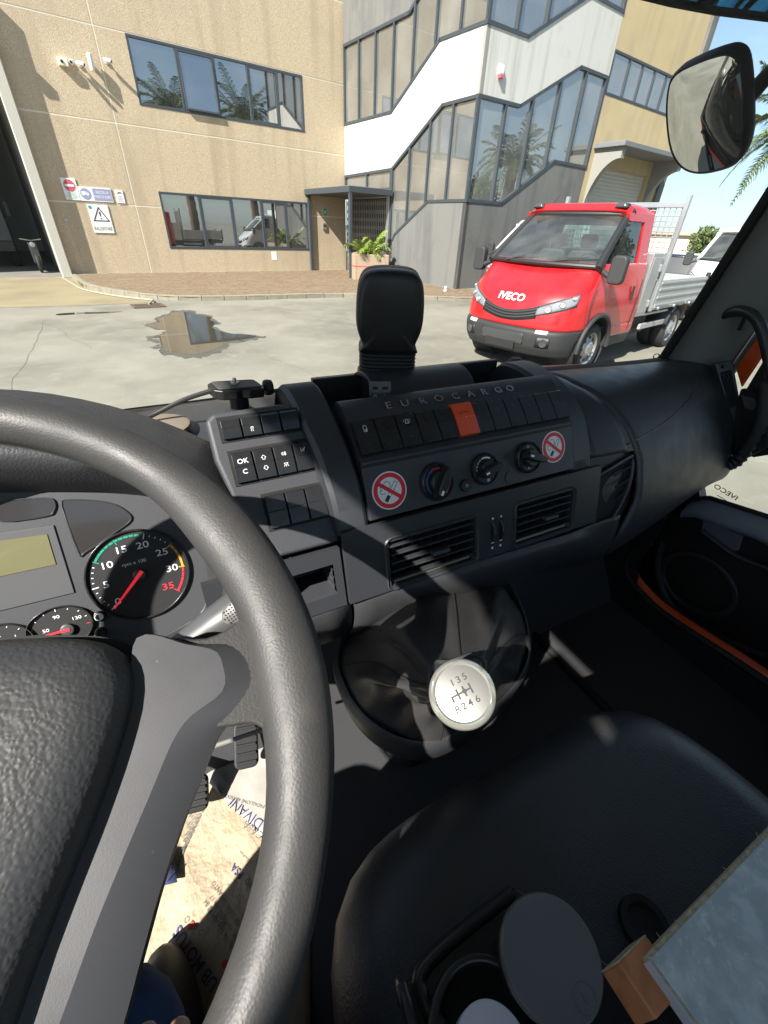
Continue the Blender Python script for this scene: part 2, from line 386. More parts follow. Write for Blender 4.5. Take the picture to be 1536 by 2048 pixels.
# drain grate and hose
gr = thing('drain_grate', bw(2.05, 13.35, 0), 'rusty iron drain grate in the yard beside the kerb', 'drain grate')
GM = Matrix.Translation(bw(2.05, 13.35, .012)) @ Matrix(((BU.x, -BN.x, 0, 0), (BU.y, -BN.y, 0, 0), (0, 0, 1, 0), (0, 0, 0, 1)))
mb = MB(); 
for s in (-1, 1): mb.box((0, s*.29, 0), (.7, .05, .02), GM); mb.box((s*.35, 0, 0), (.05, .62, .02), GM)
build(mb, 'rim', M_rust, gr)
mb = MB(); mb.box((0, 0, -.004), (.68, .6, .004), GM); build(mb, 'pit', M_dk, gr)
for i in range(9):
    mb = MB(); mb.box((-.3+i*.075, 0, 0), (.032, .54, .018), GM); build(mb, 'bar', M_rust, gr)
hp = smooth_path([bw(.62, 20.6, .03), bw(.8, 18.4, .03), bw(.95, 17.0, .03), bw(1.45, 15.6, .03), bw(1.95, 14.7, .03), bw(2.3, 14.2, .03), bw(2.25, 13.8, .06), bw(2.1, 13.5, .03)], 6)
mb = MB(); mb.tube(hp, .022, 8)
tag(build(mb, 'garden_hose', mat('hose', (.34, .32, .25), .5), org=hp[0]), 'pale garden hose running along the kerb to the drain grate', 'hose')

# ================================================================== main building
ob = thing('office_building', bw(6, 21, 0), 'tan aggregate panel building with two ribbon windows and an open garage', 'building')
FM = Matrix(((BU.x, 0, BN.x, 0), (BU.y, 0, BN.y, 0), (0, 1, 0, 0), (0, 0, 0, 1)))      # x along facade, y up, z toward the yard
def facM(D): return Matrix.Translation(bw(0, D, 0)) @ FM
F21 = facM(21)
def rects_minus(r, holes):
    """split r=(x0,x1,y0,y1) round holes"""
    xs = sorted({r[0], r[1]}|{max(r[0], min(r[1], h[i])) for h in holes for i in (0, 1)}); ys = sorted({r[2], r[3]}|{max(r[2], min(r[3], h[i])) for h in holes for i in (2, 3)})
    out = []
    for a, b in zip(xs, xs[1:]):
        for c, d in zip(ys, ys[1:]):
            if not any(h[0]-1e-6 <= a and b <= h[1]+1e-6 and h[2]-1e-6 <= c and d <= h[3]+1e-6 for h in holes): out.append((a, b, c, d))
    return out
W1 = (4.55, 10.80, 5.11, 6.80); W2 = (4.55, 10.80, .93, 2.75)
cols = [(.97, 3.65), (3.65, 12.74)]; rows = [(.06, 2.27), (2.27, 4.55), (4.55, 6.81), (6.81, 9.1), (9.1, 11.4)]
gp = .022
for a, b in cols:
    for c, d in rows:
        mb = MB()
        for q in rects_minus((a+gp, b-gp, c+gp, d-gp), [W1, W2]):
            mb.box(((q[0]+q[1])/2, (q[2]+q[3])/2, -.1), (q[1]-q[0], q[3]-q[2], .2), F21)
        build(mb, 'wall_panel', M_fac, ob, smooth=0)
mb = MB()
for q in rects_minus((.97, 12.74, 0, 11.4), [W1, W2]): mb.box(((q[0]+q[1])/2, (q[2]+q[3])/2, -.055), (q[1]-q[0]-.002, q[3]-q[2]-.002, .098), F21)
build(mb, 'joint_sealant', M_joint, ob, smooth=0)
def ribbon(par, W, M, divs, sash=(), glm=M_gl, fw=.075, dep=.09, tilt={}):
    mb = MB(); x0, x1, y0, y1 = W
    mb.box(((x0+x1)/2, y1-fw/2, -.03), (x1-x0, fw, dep), M); mb.box(((x0+x1)/2, y0+fw/2, -.03), (x1-x0, fw, dep), M)
    ds = [x0]+list(divs)+[x1]
    for i, x in enumerate(ds): mb.box((x+(fw/2 if i == 0 else -fw/2 if i == len(ds)-1 else 0), (y0+y1)/2, -.031), (fw, y1-y0-2*fw, dep-.004), M)
    w_ = build(mb, 'window', M_fr, par, bev=.008)
    for i, (a, b) in enumerate(zip(ds, ds[1:])):
        a += fw if i == 0 else fw/2; b -= fw if i == len(ds)-2 else fw/2; c, d = y0+fw, y1-fw
        Mp = M @ Matrix.Translation(((a+b)/2, d, -.035)) @ Matrix.Rotation(math.radians(tilt.get(i, random.uniform(-.25, .25))), 4, 'X') @ Matrix.Rotation(math.radians(random.uniform(-.2, .2)), 4, 'Y')
        if i in sash:
            s = MB(); ww, hh = b-a, d-c; t = .055
            s.box((0, -t/2, .02), (ww, t, .05), Mp); s.box((0, -hh+t/2, .02), (ww, t, .05), Mp)
            for sx in (-1, 1): s.box((sx*(ww/2-t/2), -hh/2, .02), (t, hh-2*t, .048), Mp)
            build(s, 'sash', M_fr, w_, bev=.006)
        p = MB(); p.box((0, -(d-c)/2, 0), (b-a+.01, d-c+.01, .006), Mp); build(p, 'pane', glm, w_, smooth=0)
    return w_
ribbon(ob, W1, F21, [6.05, 7.32, 8.55, 9.72], sash=(1, 3), tilt={1: -3.5})
ribbon(ob, W2, F21, [6.0, 7.3, 8.55, 9.7], sash=(1, 3))
# rooms behind the windows, curtains
for W in (W1, W2):
    mb = MB(); x0, x1, y0, y1 = W
    mb.box(((x0+x1)/2, (y0+y1)/2, -4), (x1-x0+1, 3.2, .1), F21); mb.box(((x0+x1)/2, y0-.7, -2.2), (x1-x0+1, .1, 3.6), F21); mb.box(((x0+x1)/2, y1+.55, -2.2), (x1-x0+1, .1, 3.6), F21)
    for sx in (x0-.5, x1+.5): mb.box((sx, (y0+y1)/2, -2.2), (.1, 3.2, 3.6), F21)
    build(mb, 'room', M_in, ob, smooth=0)
    mb = MB(); rws = []
    for j in (0, 1): rws.append([F21 @ V((9.7+i*.02, lerp(y0, y1, j), -.28+.045*math.sin(i*1.05)+.01*math.sin(i*2.7))) for i in range(56)])
    mb.grid(rws); build(mb, 'curtain', M_curt, ob, solid=.004)
# portal of the garage
pt = MB(); pt.box((.81, 3.55, .04), (.30, 7.1, .5), F21); pt.box((-3.0, 6.95, .04), (7.3, .3, .5), F21)
build(pt, 'portal', M_portal, ob, bev=.02)
mb = MB(); mb.box((-3.2, 9.2, -.1), (8.3, 4.1, .2), F21); mb.box((-7.5, 4, -.1), (.4, 14, .2), F21); build(mb, 'wall_panel', M_fac, ob, smooth=0)
mb = MB()
mb.box((-3.0, 3.5, -16), (7.8, 7.4, .2), F21); mb.box((.78, 3.5, -8), (.2, 7.4, 15.5), F21); mb.box((-6.8, 3.5, -8), (.2, 7.4, 15.5), F21); mb.box((-3, 7.2, -8), (7.8, .2, 15.5), F21)
build(mb, 'garage_lining', M_in, ob, smooth=0)
mb = MB(); mb.box((-3, .003, -8), (7.3, .006, 15.4), F21); build(mb, 'garage_floor', mat('garage_slab', (.2, .19, .17), .6, var=(1, .2)), ob, smooth=0)
# lower storeys mass behind the facade so that no light leaks
mb = MB(); mb.box((6.8, 11.5, -8), (28, .25, 16.5), F21); build(mb, 'roof', M_greyw, ob, smooth=0)
# ---- signs on the facade
def panel(par, name, m, x, y, w, h, z, M=F21, d=.006): 
    b = MB(); b.box((x, y, z), (w, h, d), M); return build(b, name, m, par, smooth=0)
def sgn(name, x, y, w, h, label):
    t = thing(name, F21 @ V((x, y, .02)), label, 'sign'); panel(t, 'plate', M_sign, x, y, w, h, .015, d=.02); return t
def txt(par, s, size, x, y, m, z=.0265, sx=1, M=F21, bold=0, name='lettering', align='CENTER'):
    return build(text_mb(s, size, M @ Matrix.Translation((x, y, z)), 0, align=align, sx=sx, bold=bold), name, m, par, smooth=0)
t = sgn('no_entry_sign', 1.735, 2.63, .43, .6, 'white sign with a red no entry disc by the garage portal')
b = MB(); b.lathe([(.165, .0), (.165, .003)], 40, F21 @ Matrix.Translation((1.735, 2.73, .0265))); build(b, 'red_disc', M_sred, t)
panel(t, 'white_bar', M_sign, 1.735, 2.73, .27, .06, .032, d=.004)
txt(t, 'VIETATO', .058, 1.735, 2.52, M_sgreen); txt(t, "L'INGRESSO", .05, 1.735, 2.47, M_sgreen); txt(t, 'AI NON ADDETTI', .05, 1.735, 2.42, M_sgreen); txt(t, 'AI LAVORI', .05, 1.735, 2.37, M_sgreen)
t = sgn('speed_sign', 2.46, 2.525, 1.0, .40, 'wide violet and white walking-pace vehicle sign on the tan wall')
panel(t, 'violet_field', M_sblue, 2.66, 2.525, .56, .34, .0265, d=.004)
b = MB(); b.lathe([(.16, 0), (.16, .003)], 36, F21 @ Matrix.Translation((2.15, 2.525, .0265))); build(b, 'violet_disc', M_sblue, t)
b = MB(); b.prism([(-.12, -.03), (-.12, .06), (.03, .06), (.03, .03), (.08, .03), (.11, -.01), (.11, -.03)], 0, .003, F21 @ Matrix.Translation((2.15, 2.53, .0305)))
for cx in (-.07, .06): b.lathe([(.025, 0), (.025, .003)], 14, F21 @ Matrix.Translation((2.15+cx, 2.495, .0307)))
build(b, 'truck_symbol', M_sign, t)
txt(t, 'VEICOLI A', .11, 2.66, 2.59, M_sign, z=.0305, sx=.8, bold=.01); txt(t, "PASSO D'UOMO", .11, 2.66, 2.46, M_sign, z=.0305, sx=.66, bold=.01)
t = sgn('video_surveillance_sign', 3.21, 2.51, .25, .38, 'small white surveillance notice right of the violet sign')
b = MB(); b.prism([(-.08, 0), (-.02, .05), (.06, .045), (.09, 0), (.05, .02), (0, .02)], 0, .003, F21 @ Matrix.Translation((3.21, 2.59, .0265))); build(b, 'camera_symbol', M_sblk, t)
for i in range(4): txt(t, ['AREA', 'VIDEO', 'SORVE', 'GLIATA'][i], .05, 3.21, 2.51-i*.045, M_sblue)
t = sgn('slow_down_sign', 2.4, 1.815, .64, .84, 'white warning sign with black triangle reading RALLENTARE')
b = MB()
for i in range(3):
    pts = [(2.4-.22, 1.76), (2.4+.25, 1.76), (2.4+.015, 2.15)]
    p, q = V((*pts[i], .027)), V((*pts[(i+1) % 3], .027)); dv = (q-p).normalized(); c = (p+q)/2
    b.box((0, 0, 0), ((q-p).length+.028, .03, .004), F21 @ frame(c, dv, V((0, 0, 1)).cross(dv)))
build(b, 'triangle', M_sblk, t)
b = MB(); b.prism([(-.025, .11), (.025, .11), (.014, -.03), (-.014, -.03)], 0, .003, F21 @ Matrix.Translation((2.415, 1.92, .027))); b.lathe([(.022, 0), (.022, .003)], 16, F21 @ Matrix.Translation((2.415, 1.83, .027))); build(b, 'exclamation_mark', M_sblk, t)
txt(t, 'RALLENTARE', .155, 2.4, 1.52, M_sblk, sx=.63, bold=.004)
b = MB(); b.lathe([(.05, 0), (.05, .003)], 20, F21 @ Matrix.Translation((2.16, 2.15, .027))); build(b, 'seal', mat('seal_teal', (.05, .3, .3), .5), t)
t = sgn('exit_sign', 11.62, 2.44, .24, .3, 'small green emergency exit sign beside the entrance canopy'); panel(t, 'green_field', M_sgreen, 11.62, 2.44, .21, .27, .0265, d=.004)
b = MB()
for a in (45, -45): b.box((0, 0, 0), (.2, .03, .003), F21 @ Matrix.Translation((11.62, 2.44, .0305)) @ Matrix.Rotation(math.radians(a), 4, 'Z'))
build(b, 'symbol', M_sign, t)
t = thing('intercom', F21 @ V((11.56, 1.89, 0)), 'grey intercom box on the wall under the exit sign', 'intercom')
b = MB(); b.box((11.56, 1.89, .03), (.2, .26, .06), F21); build(b, 'housing', M_steel, t, bev=.01); b = MB(); b.box((11.56, 1.92, .062), (.12, .1, .006), F21); build(b, 'speaker', M_dk, t)
t = thing('paper_notice', F21 @ V((8.92, .7, 0)), 'small white paper notice taped under the lower ribbon window', 'notice'); panel(t, 'sheet', M_sign, 8.92, .7, .26, .34, .006, d=.002)
t = thing('door_bell_ring', F21 @ V((1.32, 1.74, 0)), 'small round metal ring fixed to the wall by the garage', 'wall ring')
b = MB(); b.ring(.03, .055, .02, .045, 20, F21 @ Matrix.Translation((1.32, 1.74, 0))); b.lathe([(.05, 0), (.05, .02)], 16, F21 @ Matrix.Translation((1.32, 1.74, 0))); build(b, 'ring', M_steel, t)
# ---- cameras
t = thing('security_camera', F21 @ V((2.56, 5.8, 0)), 'cream junction box camera, leftmost in the row of wall cameras', 'security camera')
b = MB(); b.box((2.56, 5.8, .08), (.27, .2, .16), F21); build(b, 'housing', M_cream, t, bev=.02); b = MB(); b.lathe([(.04, 0), (.035, .02)], 16, F21 @ Matrix.Translation((2.53, 5.8, .16))); build(b, 'lens', M_bplast, t)
def bullet(x, y, dx, label, dy=-.25):
    t = thing('security_camera', F21 @ V((x, y, 0)), label, 'security camera')
    b = MB(); b.lathe([(.06, 0), (.06, .03), (.03, .05)], 16, F21 @ Matrix.Translation((x, y, 0))); b.tube([F21 @ V((x, y, .04)), F21 @ V((x, y+.02, .13)), F21 @ V((x+dx*.05, y, .2))], .02, 8); build(b, 'bracket', M_wplast, t)
    ax = (FM.to_3x3() @ V((dx, dy, .8))).normalized(); p = F21 @ V((x-dx*.1, y+.03, .12)); b = MB()
    b.tube([p, p+ax*.02, p+ax*.22, p+ax*.24], [.04, .05, .05, .045], 14); build(b, 'barrel', M_wplast, t)
    b = MB(); b.tube([p+ax*.235, p+ax*.246], .037, 14); build(b, 'lens', M_bplast, t)
bullet(2.8, 5.83, -.3, 'small white bullet camera next to the cream box'); bullet(3.02, 5.82, .8, 'white bullet camera pointing right beside the tall white tube'); bullet(3.82, 6.02, .9, 'white bullet camera right of the panel joint')
t = thing('wireless_antenna', F21 @ V((3.33, 5.9, 0)), 'tall white antenna tube among the wall cameras', 'antenna')
b = MB(); b.lathe([(.065, 0), (.075, .02), (.075, .38), (.06, .4)], 20, Matrix.Translation(F21 @ V((3.33, 5.71, .17)))); build(b, 'tube', M_wplast, t)
b = MB(); b.box((3.33, 5.88, .06), (.05, .12, .12), F21); build(b, 'bracket', M_steel, t)
t = thing('wall_lamp', F21 @ V((.55, 6.4, .3)), 'dark floodlight at the top of the garage portal', 'lamp')
b = MB(); b.box((.62, 6.35, .42), (.3, .22, .16), F21); build(b, 'housing', M_bplast, t, bev=.02)

# ---- entrance canopy
cn = thing('entrance_canopy', bw(11.6, 19, 3), 'dark steel entrance canopy on two posts between wall and stair tower', 'canopy')
CM = Matrix(((BU.x, -BN.x, 0, 0), (BU.y, -BN.y, 0, 0), (0, 0, 1, 0), (0, 0, 0, 1)))
b = MB(); b.box((11.66, 19.1, 3.12), (2.1, 3.78, .2), CM); build(b, 'roof', M_fr, cn, bev=.012)
b = MB(); b.box((11.66, 19.1, 3.225), (2.0, 3.6, .02), CM); build(b, 'roof_sheet', M_steel, cn)
for (x, y) in ((10.7, 17.28), (10.78, 20.93)):
    b = MB(); b.box((x, y, 1.56), (.12, .12, 2.92), CM); build(b, 'post', M_fr, cn, bev=.01)

# ================================================================== stair tower
tw = thing('stair_tower', bw(16, 15, 0), 'grey and white stair tower with stepped bands of dark framed glass', 'tower')
UC, DC = 12.73, 12.96
T1 = Matrix.Translation(bw(UC, 21, 0)) @ Matrix(((BN.x, 0, -BU.x, 0), (BN.y, 0, -BU.y, 0), (0, 1, 0, 0), (0, 0, 0, 1)))  # x = 21-D toward the yard, y up, z out (left)
T2 = Matrix.Translation(bw(UC, DC, 0)) @ FM                                                                                   # x = U-UC, y up, z out
base1 = [(3.4, .95), (4.0, 1.68), (5.98, 2.77), (8.04, 2.77)]; wb1 = [(0, 3.86), (3.6, 3.93), (6.36, 5.46), (8.04, 5.47)]; wt1 = [(0, 5.54), (3.45, 5.54), (5.98, 6.95), (8.04, 6.93)]; gb1 = [(0, 7.98), (4.3, 7.98), (6.6, 9.4), (8.04, 9.4)]
base2 = [(0, 2.77), (1.75, 2.78), (4.35, 4.2), (6.47, 4.2)]; wb2 = [(0, 5.47), (1.95, 5.49), (4.75, 6.85), (6.47, 6.85)]; wt2 = [(0, 6.93), (1.82, 6.95), (4.5, 8.38), (6.47, 8.38)]; gb2 = [(0, 9.4), (1.9, 9.4), (4.6, 10.8), (6.47, 10.8)]
def prof(pl, x): return interp(pl, x)
def band(name, lo, hi, M, m, th=.16, out=.0):
    b = MB(); pts = list(lo)+list(hi)[::-1]; b.prism(pts, out-th, out, M); return build(b, name, m, tw, smooth=0)
band('white_band', wb1, wt1, T1, M_white); band('white_band', wb2, wt2, T2, M_white)
band('grey_band', gb1, [(0, 11.6), (8.04, 11.6)], T1, M_greyw); band('grey_band', gb2, [(0, 11.6), (6.47, 11.6)], T2, M_greyw)
band('base_wall', [(3.4, 0), (8.04, 0)], base1, T1, M_greyw); band('base_wall', [(0, 0), (6.47, 0)], base2, T2, M_greyw)
# frame rails follow the bands, mullions between, a pane in each bay
def rail(pl, off, M):
    b = MB()
    for (x0, y0), (x1, y1) in zip(pl, pl[1:]):
        d = V((x1-x0, y1-y0, 0)); dn = d.normalized(); c = V(((x0+x1)/2, (y0+y1)/2+off, -.03))
        b.box((0, 0, 0), (d.length+.05, .09, .11), M @ frame(c, dn, V((0, 0, 1)).cross(dn)))
    build(b, 'rail', M_fr, tw, smooth=0)
def glazing(lo, hi, M, n, x0, x1):
    rail(lo, .045, M); rail(hi, -.045, M)
    for i in range(n+1):
        x = lerp(x0, x1, i/n); a, b_ = prof(lo, x), prof(hi, x); b = MB()
        xx = x+(.045 if i == 0 else -.045 if i == n else 0)
        b.box((xx, (a+b_)/2, -.03), (.085, b_-a, .112), M); build(b, 'mullion', M_fr, tw, smooth=0)
    for i in range(n):
        a, c = lerp(x0, x1, i/n), lerp(x0, x1, (i+1)/n)
        xs = [a]+[p[0] for p in lo if a < p[0] < c]+[c]; xt = [a]+[p[0] for p in hi if a < p[0] < c]+[c]
        pts = [(x, prof(lo, x)+.02) for x in xs]+[(x, prof(hi, x)-.02) for x in xt[::-1]]
        b = MB(); tw_ = M @ Matrix.Translation(((a+c)/2, 0, -.05)) @ Matrix.Rotation(math.radians(random.uniform(-.5, .5)), 4, 'Y') @ Matrix.Translation((-(a+c)/2, 0, 0))
        b.prism(pts, -.006, 0, tw_); build(b, 'pane', M_gl2, tw, smooth=0)
glazing(wt1, gb1, T1, 7, 0, 8.04); glazing(wt2, gb2, T2, 5, 0, 6.47)
glazing(base2, wb2, T2, 5, 0, 6.47)
glazing(base1, wb1[1:], T1, 4, 3.6, 8.04)
glazing([(0, 3.22), (3.6, 3.22)], [(0, 3.86), (3.6, 3.93)], T1, 2, 0, 3.6)
# inside: stair slabs and back wall
b = MB(); b.box((16.5, 17.6, 5.7), (7.2, .15, 11.4), CM); b.box((19.1, 15.45, 5.7), (.1, 4.3, 11.4), CM); b.box((16, 15, 11.5), (6.6, 4.2, .1), CM); build(b, 'core_wall', M_in, tw, smooth=0)
b = MB()
for z0, z1, u0, u1 in ((2.7, 5.4, 14.2, 17.2), (5.5, 8.3, 14.2, 17.2)): b.add([bw(u0, 13.3, z0), bw(u1, 13.3, z1), bw(u1, 15, z1), bw(u0, 15, z0), bw(u0, 13.3, z0-.2), bw(u1, 13.3, z1-.2), bw(u1, 15, z1-.2), bw(u0, 15, z0-.2)], [(0, 1, 2, 3), (7, 6, 5, 4), (0, 4, 5, 1), (1, 5, 6, 2), (2, 6, 7, 3), (3, 7, 4, 0)])
build(b, 'stair_slab', M_in, tw, smooth=0)
# folding gate on the tower's left face, under the canopy
gt = thing('folding_gate', bw(UC, 19.3, 0), 'grey folding lattice gate closing the entrance under the canopy', 'gate')
b = MB(); b.box((1.8, 1.5, -.25), (3.6, 3.3, .02), T1); build(b, 'backing', M_dk, gt)
for i in range(24):
    x = .1+i*.14; b = MB(); b.box((x, 1.53, -.02), (.03, 2.8, .03), T1); build(b, 'bar', M_steel, gt)
for s in (1, -1):
    b = MB()
    for i in range(23):
        for j in range(9):
            x = .1+i*.14; y = .3+j*.29; b.box((0, 0, 0), (.2, .014, .008), T1 @ Matrix.Translation((x+.07, y+.14, s*.016-.02)) @ Matrix.Rotation(s*math.radians(64), 4, 'Z'))
    tag(build(b, 'lattice', M_steel, gt, smooth=0), kind='stuff')
b = MB(); b.box((3.5, 1.55, 0), (.2, 3.1, .16), T1); build(b, 'gate_post', M_steel, gt, bev=.01)
b = MB(); b.box((1.75, 3.02, 0), (3.5, .1, .1), T1); build(b, 'top_rail', M_steel, gt)
# strobe alarm
al = thing('alarm_strobe', T2 @ V((.78, 6.05, 0)), 'white alarm box with red lamp on the white tower band', 'alarm')
b = MB(); b.box((.78, 6.1, .05), (.2, .24, .1), T2, tap=.8); build(b, 'housing', M_wplast, al, bev=.015)
b = MB(); b.box((.78, 5.95, .06), (.15, .1, .1), T2); build(b, 'red_lamp', M_sred, al, bev=.02)
fl = thing('floor_spigot', bw(11.75, 12.8, .12), 'small white pipe stub on the pavement by the tower base', 'pipe stub')
b = MB(); b.lathe([(.06, 0), (.06, .05), (.03, .06), (.03, .1), (.045, .11), (.045, .16), (0, .17)], 14, Matrix.Translation(bw(11.75, 12.5, .11))); build(b, 'stub', M_wplast, fl)

# ================================================================== right wing
wg = thing('warehouse_wing', bw(22, 13, 0), 'ochre plastered wing with window strip and hooded roller shutter', 'building')
WW = (.03, 5.95, 6.38, 7.55); T3 = Matrix.Translation(bw(UC+6.47, DC, 0)) @ FM; SH = (.75, 4.9, .1, 4.35)
b = MB()
for q in rects_minus((.003, 5.98, 0, 11.4), [WW, SH]): b.box(((q[0]+q[1])/2, (q[2]+q[3])/2, -.15), (q[1]-q[0], q[3]-q[2], .3), T3)
build(b, 'wall', M_wing, wg, smooth=0)
b = MB(); b.box((6.2, 5.7, -.12), (.45, 11.4, .5), T3); build(b, 'corner_pier', M_greyw, wg, smooth=0)
b = MB(); b.box((6.2, 5.7, -4.7), (.4, 11.4, 8.6), T3); build(b, 'side_wall', M_wing, wg, smooth=0)
ribbon(wg, WW, T3, [1.2, 2.15, 3.1, 4.05, 5.0], glm=M_gl2)
b = MB(); b.box((3, 7, -3), (6, 2.4, .1), T3); build(b, 'room', M_in, wg)
sh = MB(); rws = []
for j in range(170): y = lerp(.1, 4.35, j/169); rws.append([T3 @ V((.75, y, -.16+.012*math.sin(j*1.26))), T3 @ V((4.9, y, -.16+.012*math.sin(j*1.26)))])
sh.grid(rws); build(sh, 'roller_shutter', mat('shutter_paint', (.52, .5, .44), .55, wear=[(2, (.4, .38, .32), .55, .8)]), wg, smooth=60)
b = MB(); b.box((2.83, 4.92, .62), (5.3, .16, 1.3), T3); build(b, 'hood', mat('hood_grey', (.17, .175, .18), .6), wg, bev=.02)
M_brk = mat('bracket_shaded', (.27, .26, .235), .8)  # grey holds the shade the brackets stand in
for x in (.45, 5.2):
    b = MB(); pts = [(0, 4.84), (1.15, 4.84), (1.15, 4.5)]+[(1.15*(1-math.sin(a)), 4.5-1.9*(1-math.cos(a))) for a in [math.radians(8*i) for i in range(1, 12)]]+[(0, 2.6)]
    b.prism(pts, -.12, .12, T3 @ Matrix(((0, 0, 1, x), (0, 1, 0, 0), (1, 0, 0, 0), (0, 0, 0, 1)))); build(b, 'bracket', M_brk, wg, smooth=30)
# ================================================================== vehicles
def paint(name, col): return mat(name, col, .32, 0, .5, coat=.8, rvar=(4, .08), wear=[(3, tuple(c_*.82+.012 for c_ in col), .55, .8)])
P_red = paint('red_paint', (.52, .010, .014)); P_white = paint('van_white_paint', (.60, .61, .62)); P_dark = paint('dark_blue_paint', (.02, .028, .045))
M_bump = mat('bumper_plastic', (.030, .031, .032), .6, bump=('noise', 300, .15, .002)); M_tyre = mat('tyre_rubber', (.022, .022, .022), .8, var=(8, .3))
M_rim = mat('silver_rim', (.42, .42, .42), .35, .7); M_chas = mat('chassis_black', (.02, .02, .02), .7, var=(6, .4)); M_alu = mat('alu_board', (.42, .43, .43), .42, .35, var=(3, .08))
M_steelbox = mat('steel_box', (.55, .56, .57), .3, .75, var=(4, .08)); M_car_glass = glass('car_glass', (.60, .70, .66), refl=.09, dirt_haze=.10, dlo=.03, dsc=2); M_lampglass = mat('lamp_clear', (0.280, 0.290, 0.310), .12, .3, coat=.6)  # car glass film pales the windscreens with painted haze
M_lampdk = mat('lamp_dark', (.06, .06, .065), .25, coat=.5); M_seatdk = mat('seat_cloth_dark', (.075, .08, .085), .9); M_grille = mat('grille_dark', (.02, .02, .021), .5)
M_honey = mat('honeycomb_grey', (.10, .10, .10), .5); M_amber = mat('amber_lens', (.6, .12, .01), .3); M_badge = mat('badge_white', (.8, .8, .8), .35)
PLAN = [(1.0, -1.27), (1.0, -1.0), (1.0, -.75), (1.0, -.5), (1.0, -.25), (1.0, 0), (.995, .2), (.98, .42), (.94, .62), (.85, .79), (.66, .905), (.42, .965), (.2, .992), (0, 1.0)]
_pl = [(-x, y) for x, y in PLAN]+[(x, y) for x, y in PLAN[::-1][1:]]
PLS = [(p.x, p.y) for p in smooth_path([(x, y, 0) for x, y in _pl], 4)]
LEV = [(.28, .10, .95), (.40, .02, .985), (.52, 0, 1.0), (.62, .0, 1.005), (.655, .035, 1.0), (.75, .045, 1.0), (.86, .075, 1.0), (.96, .12, .995), (1.03, .185, .985), (1.10, .29, .975), (1.16, .40, .965), (1.23, .52, .955), (1.30, .63, .945), (1.345, .70, .935)]
def lev(z): 
    return interp([(a, (b, c)) for a, b, c in LEV], z)
def shell(t, z):
    """t in -1..1 round the plan (0 = nose), returns local (r,f,z)"""
    x = (t+1)/2*(len(PLS)-1); i = min(int(x), len(PLS)-2); k = x-i
    r, f = lerp(PLS[i][0], PLS[i+1][0], k), lerp(PLS[i][1], PLS[i+1][1], k); sb, w_ = lev(z)
    if f > 0: f = f*(1-sb)
    bulge = .03*math.sin(min(1, max(0, (z-.35)/.9))*math.pi)*(1 if abs(r) > .5 else 0)
    return V((r*w_, f, z if z < .66 else .66+(z-.66)*1.22))
def shell_out(t, z, off):
    e = .004; p = shell(t, z); a = shell(min(1, t+e), z)-shell(max(-1, t-e), z); b = shell(t, z+e*3)-shell(t, z-e*3); n = a.cross(b)
    if n.length < 1e-9: n = V((0, 1, 0))
    n.normalize(); 
    if n.y*1+n.x*p.x < 0: n = -n
    return p+n*off
def wheel(par, c, side, M, r=.36, wd=.23, name='wheel', dual=False):
    """c local (r,f,z); axis along local r"""
    W_ = M @ Matrix.Translation(c) @ Matrix(((0, 0, side, 0), (0, 1, 0, 0), (1, 0, 0, 0), (0, 0, 0, 1)))
    b = MB(); h = wd/2; b.lathe([(.24, -h), (r-.04, -h), (r-.008, -h+.03), (r, -h+.06), (r, h-.06), (r-.008, h-.03), (r-.04, h), (.235, h-.01)], 36, W_, cap=False)
    for k in range(18): pass
    o = build(b, 'tyre', M_tyre, par, smooth=40)
    w_ = o
    b = MB(); b.lathe([(.236, h-.01), (.225, h-.02), (.215, h-.06), (.12, h-.03), (.10, h+.0), (.06, h+.01), (0, h+.01)], 30, W_, cap=False); b.lathe([(.236, -h), (.2, -h+.02), (0, -h+.02)], 20, W_, cap=False); build(b, 'rim', M_rim, o, smooth=40)
    b = MB()
    for k in range(8):
        a = k*math.pi/4; b.lathe([(.026, h-.046), (.026, h-.036)], 10, W_ @ Matrix.Translation((.165*math.cos(a), .165*math.sin(a), 0)))
    build(b, 'vent_holes', M_chas, o)
    b = MB()
    for k in range(6):
        a = k*math.pi/3; b.lathe([(.012, h), (.01, h+.022)], 6, W_ @ Matrix.Translation((.082*math.cos(a), .082*math.sin(a), 0)))
    build(b, 'wheel_nuts', M_steel, o)
    return o
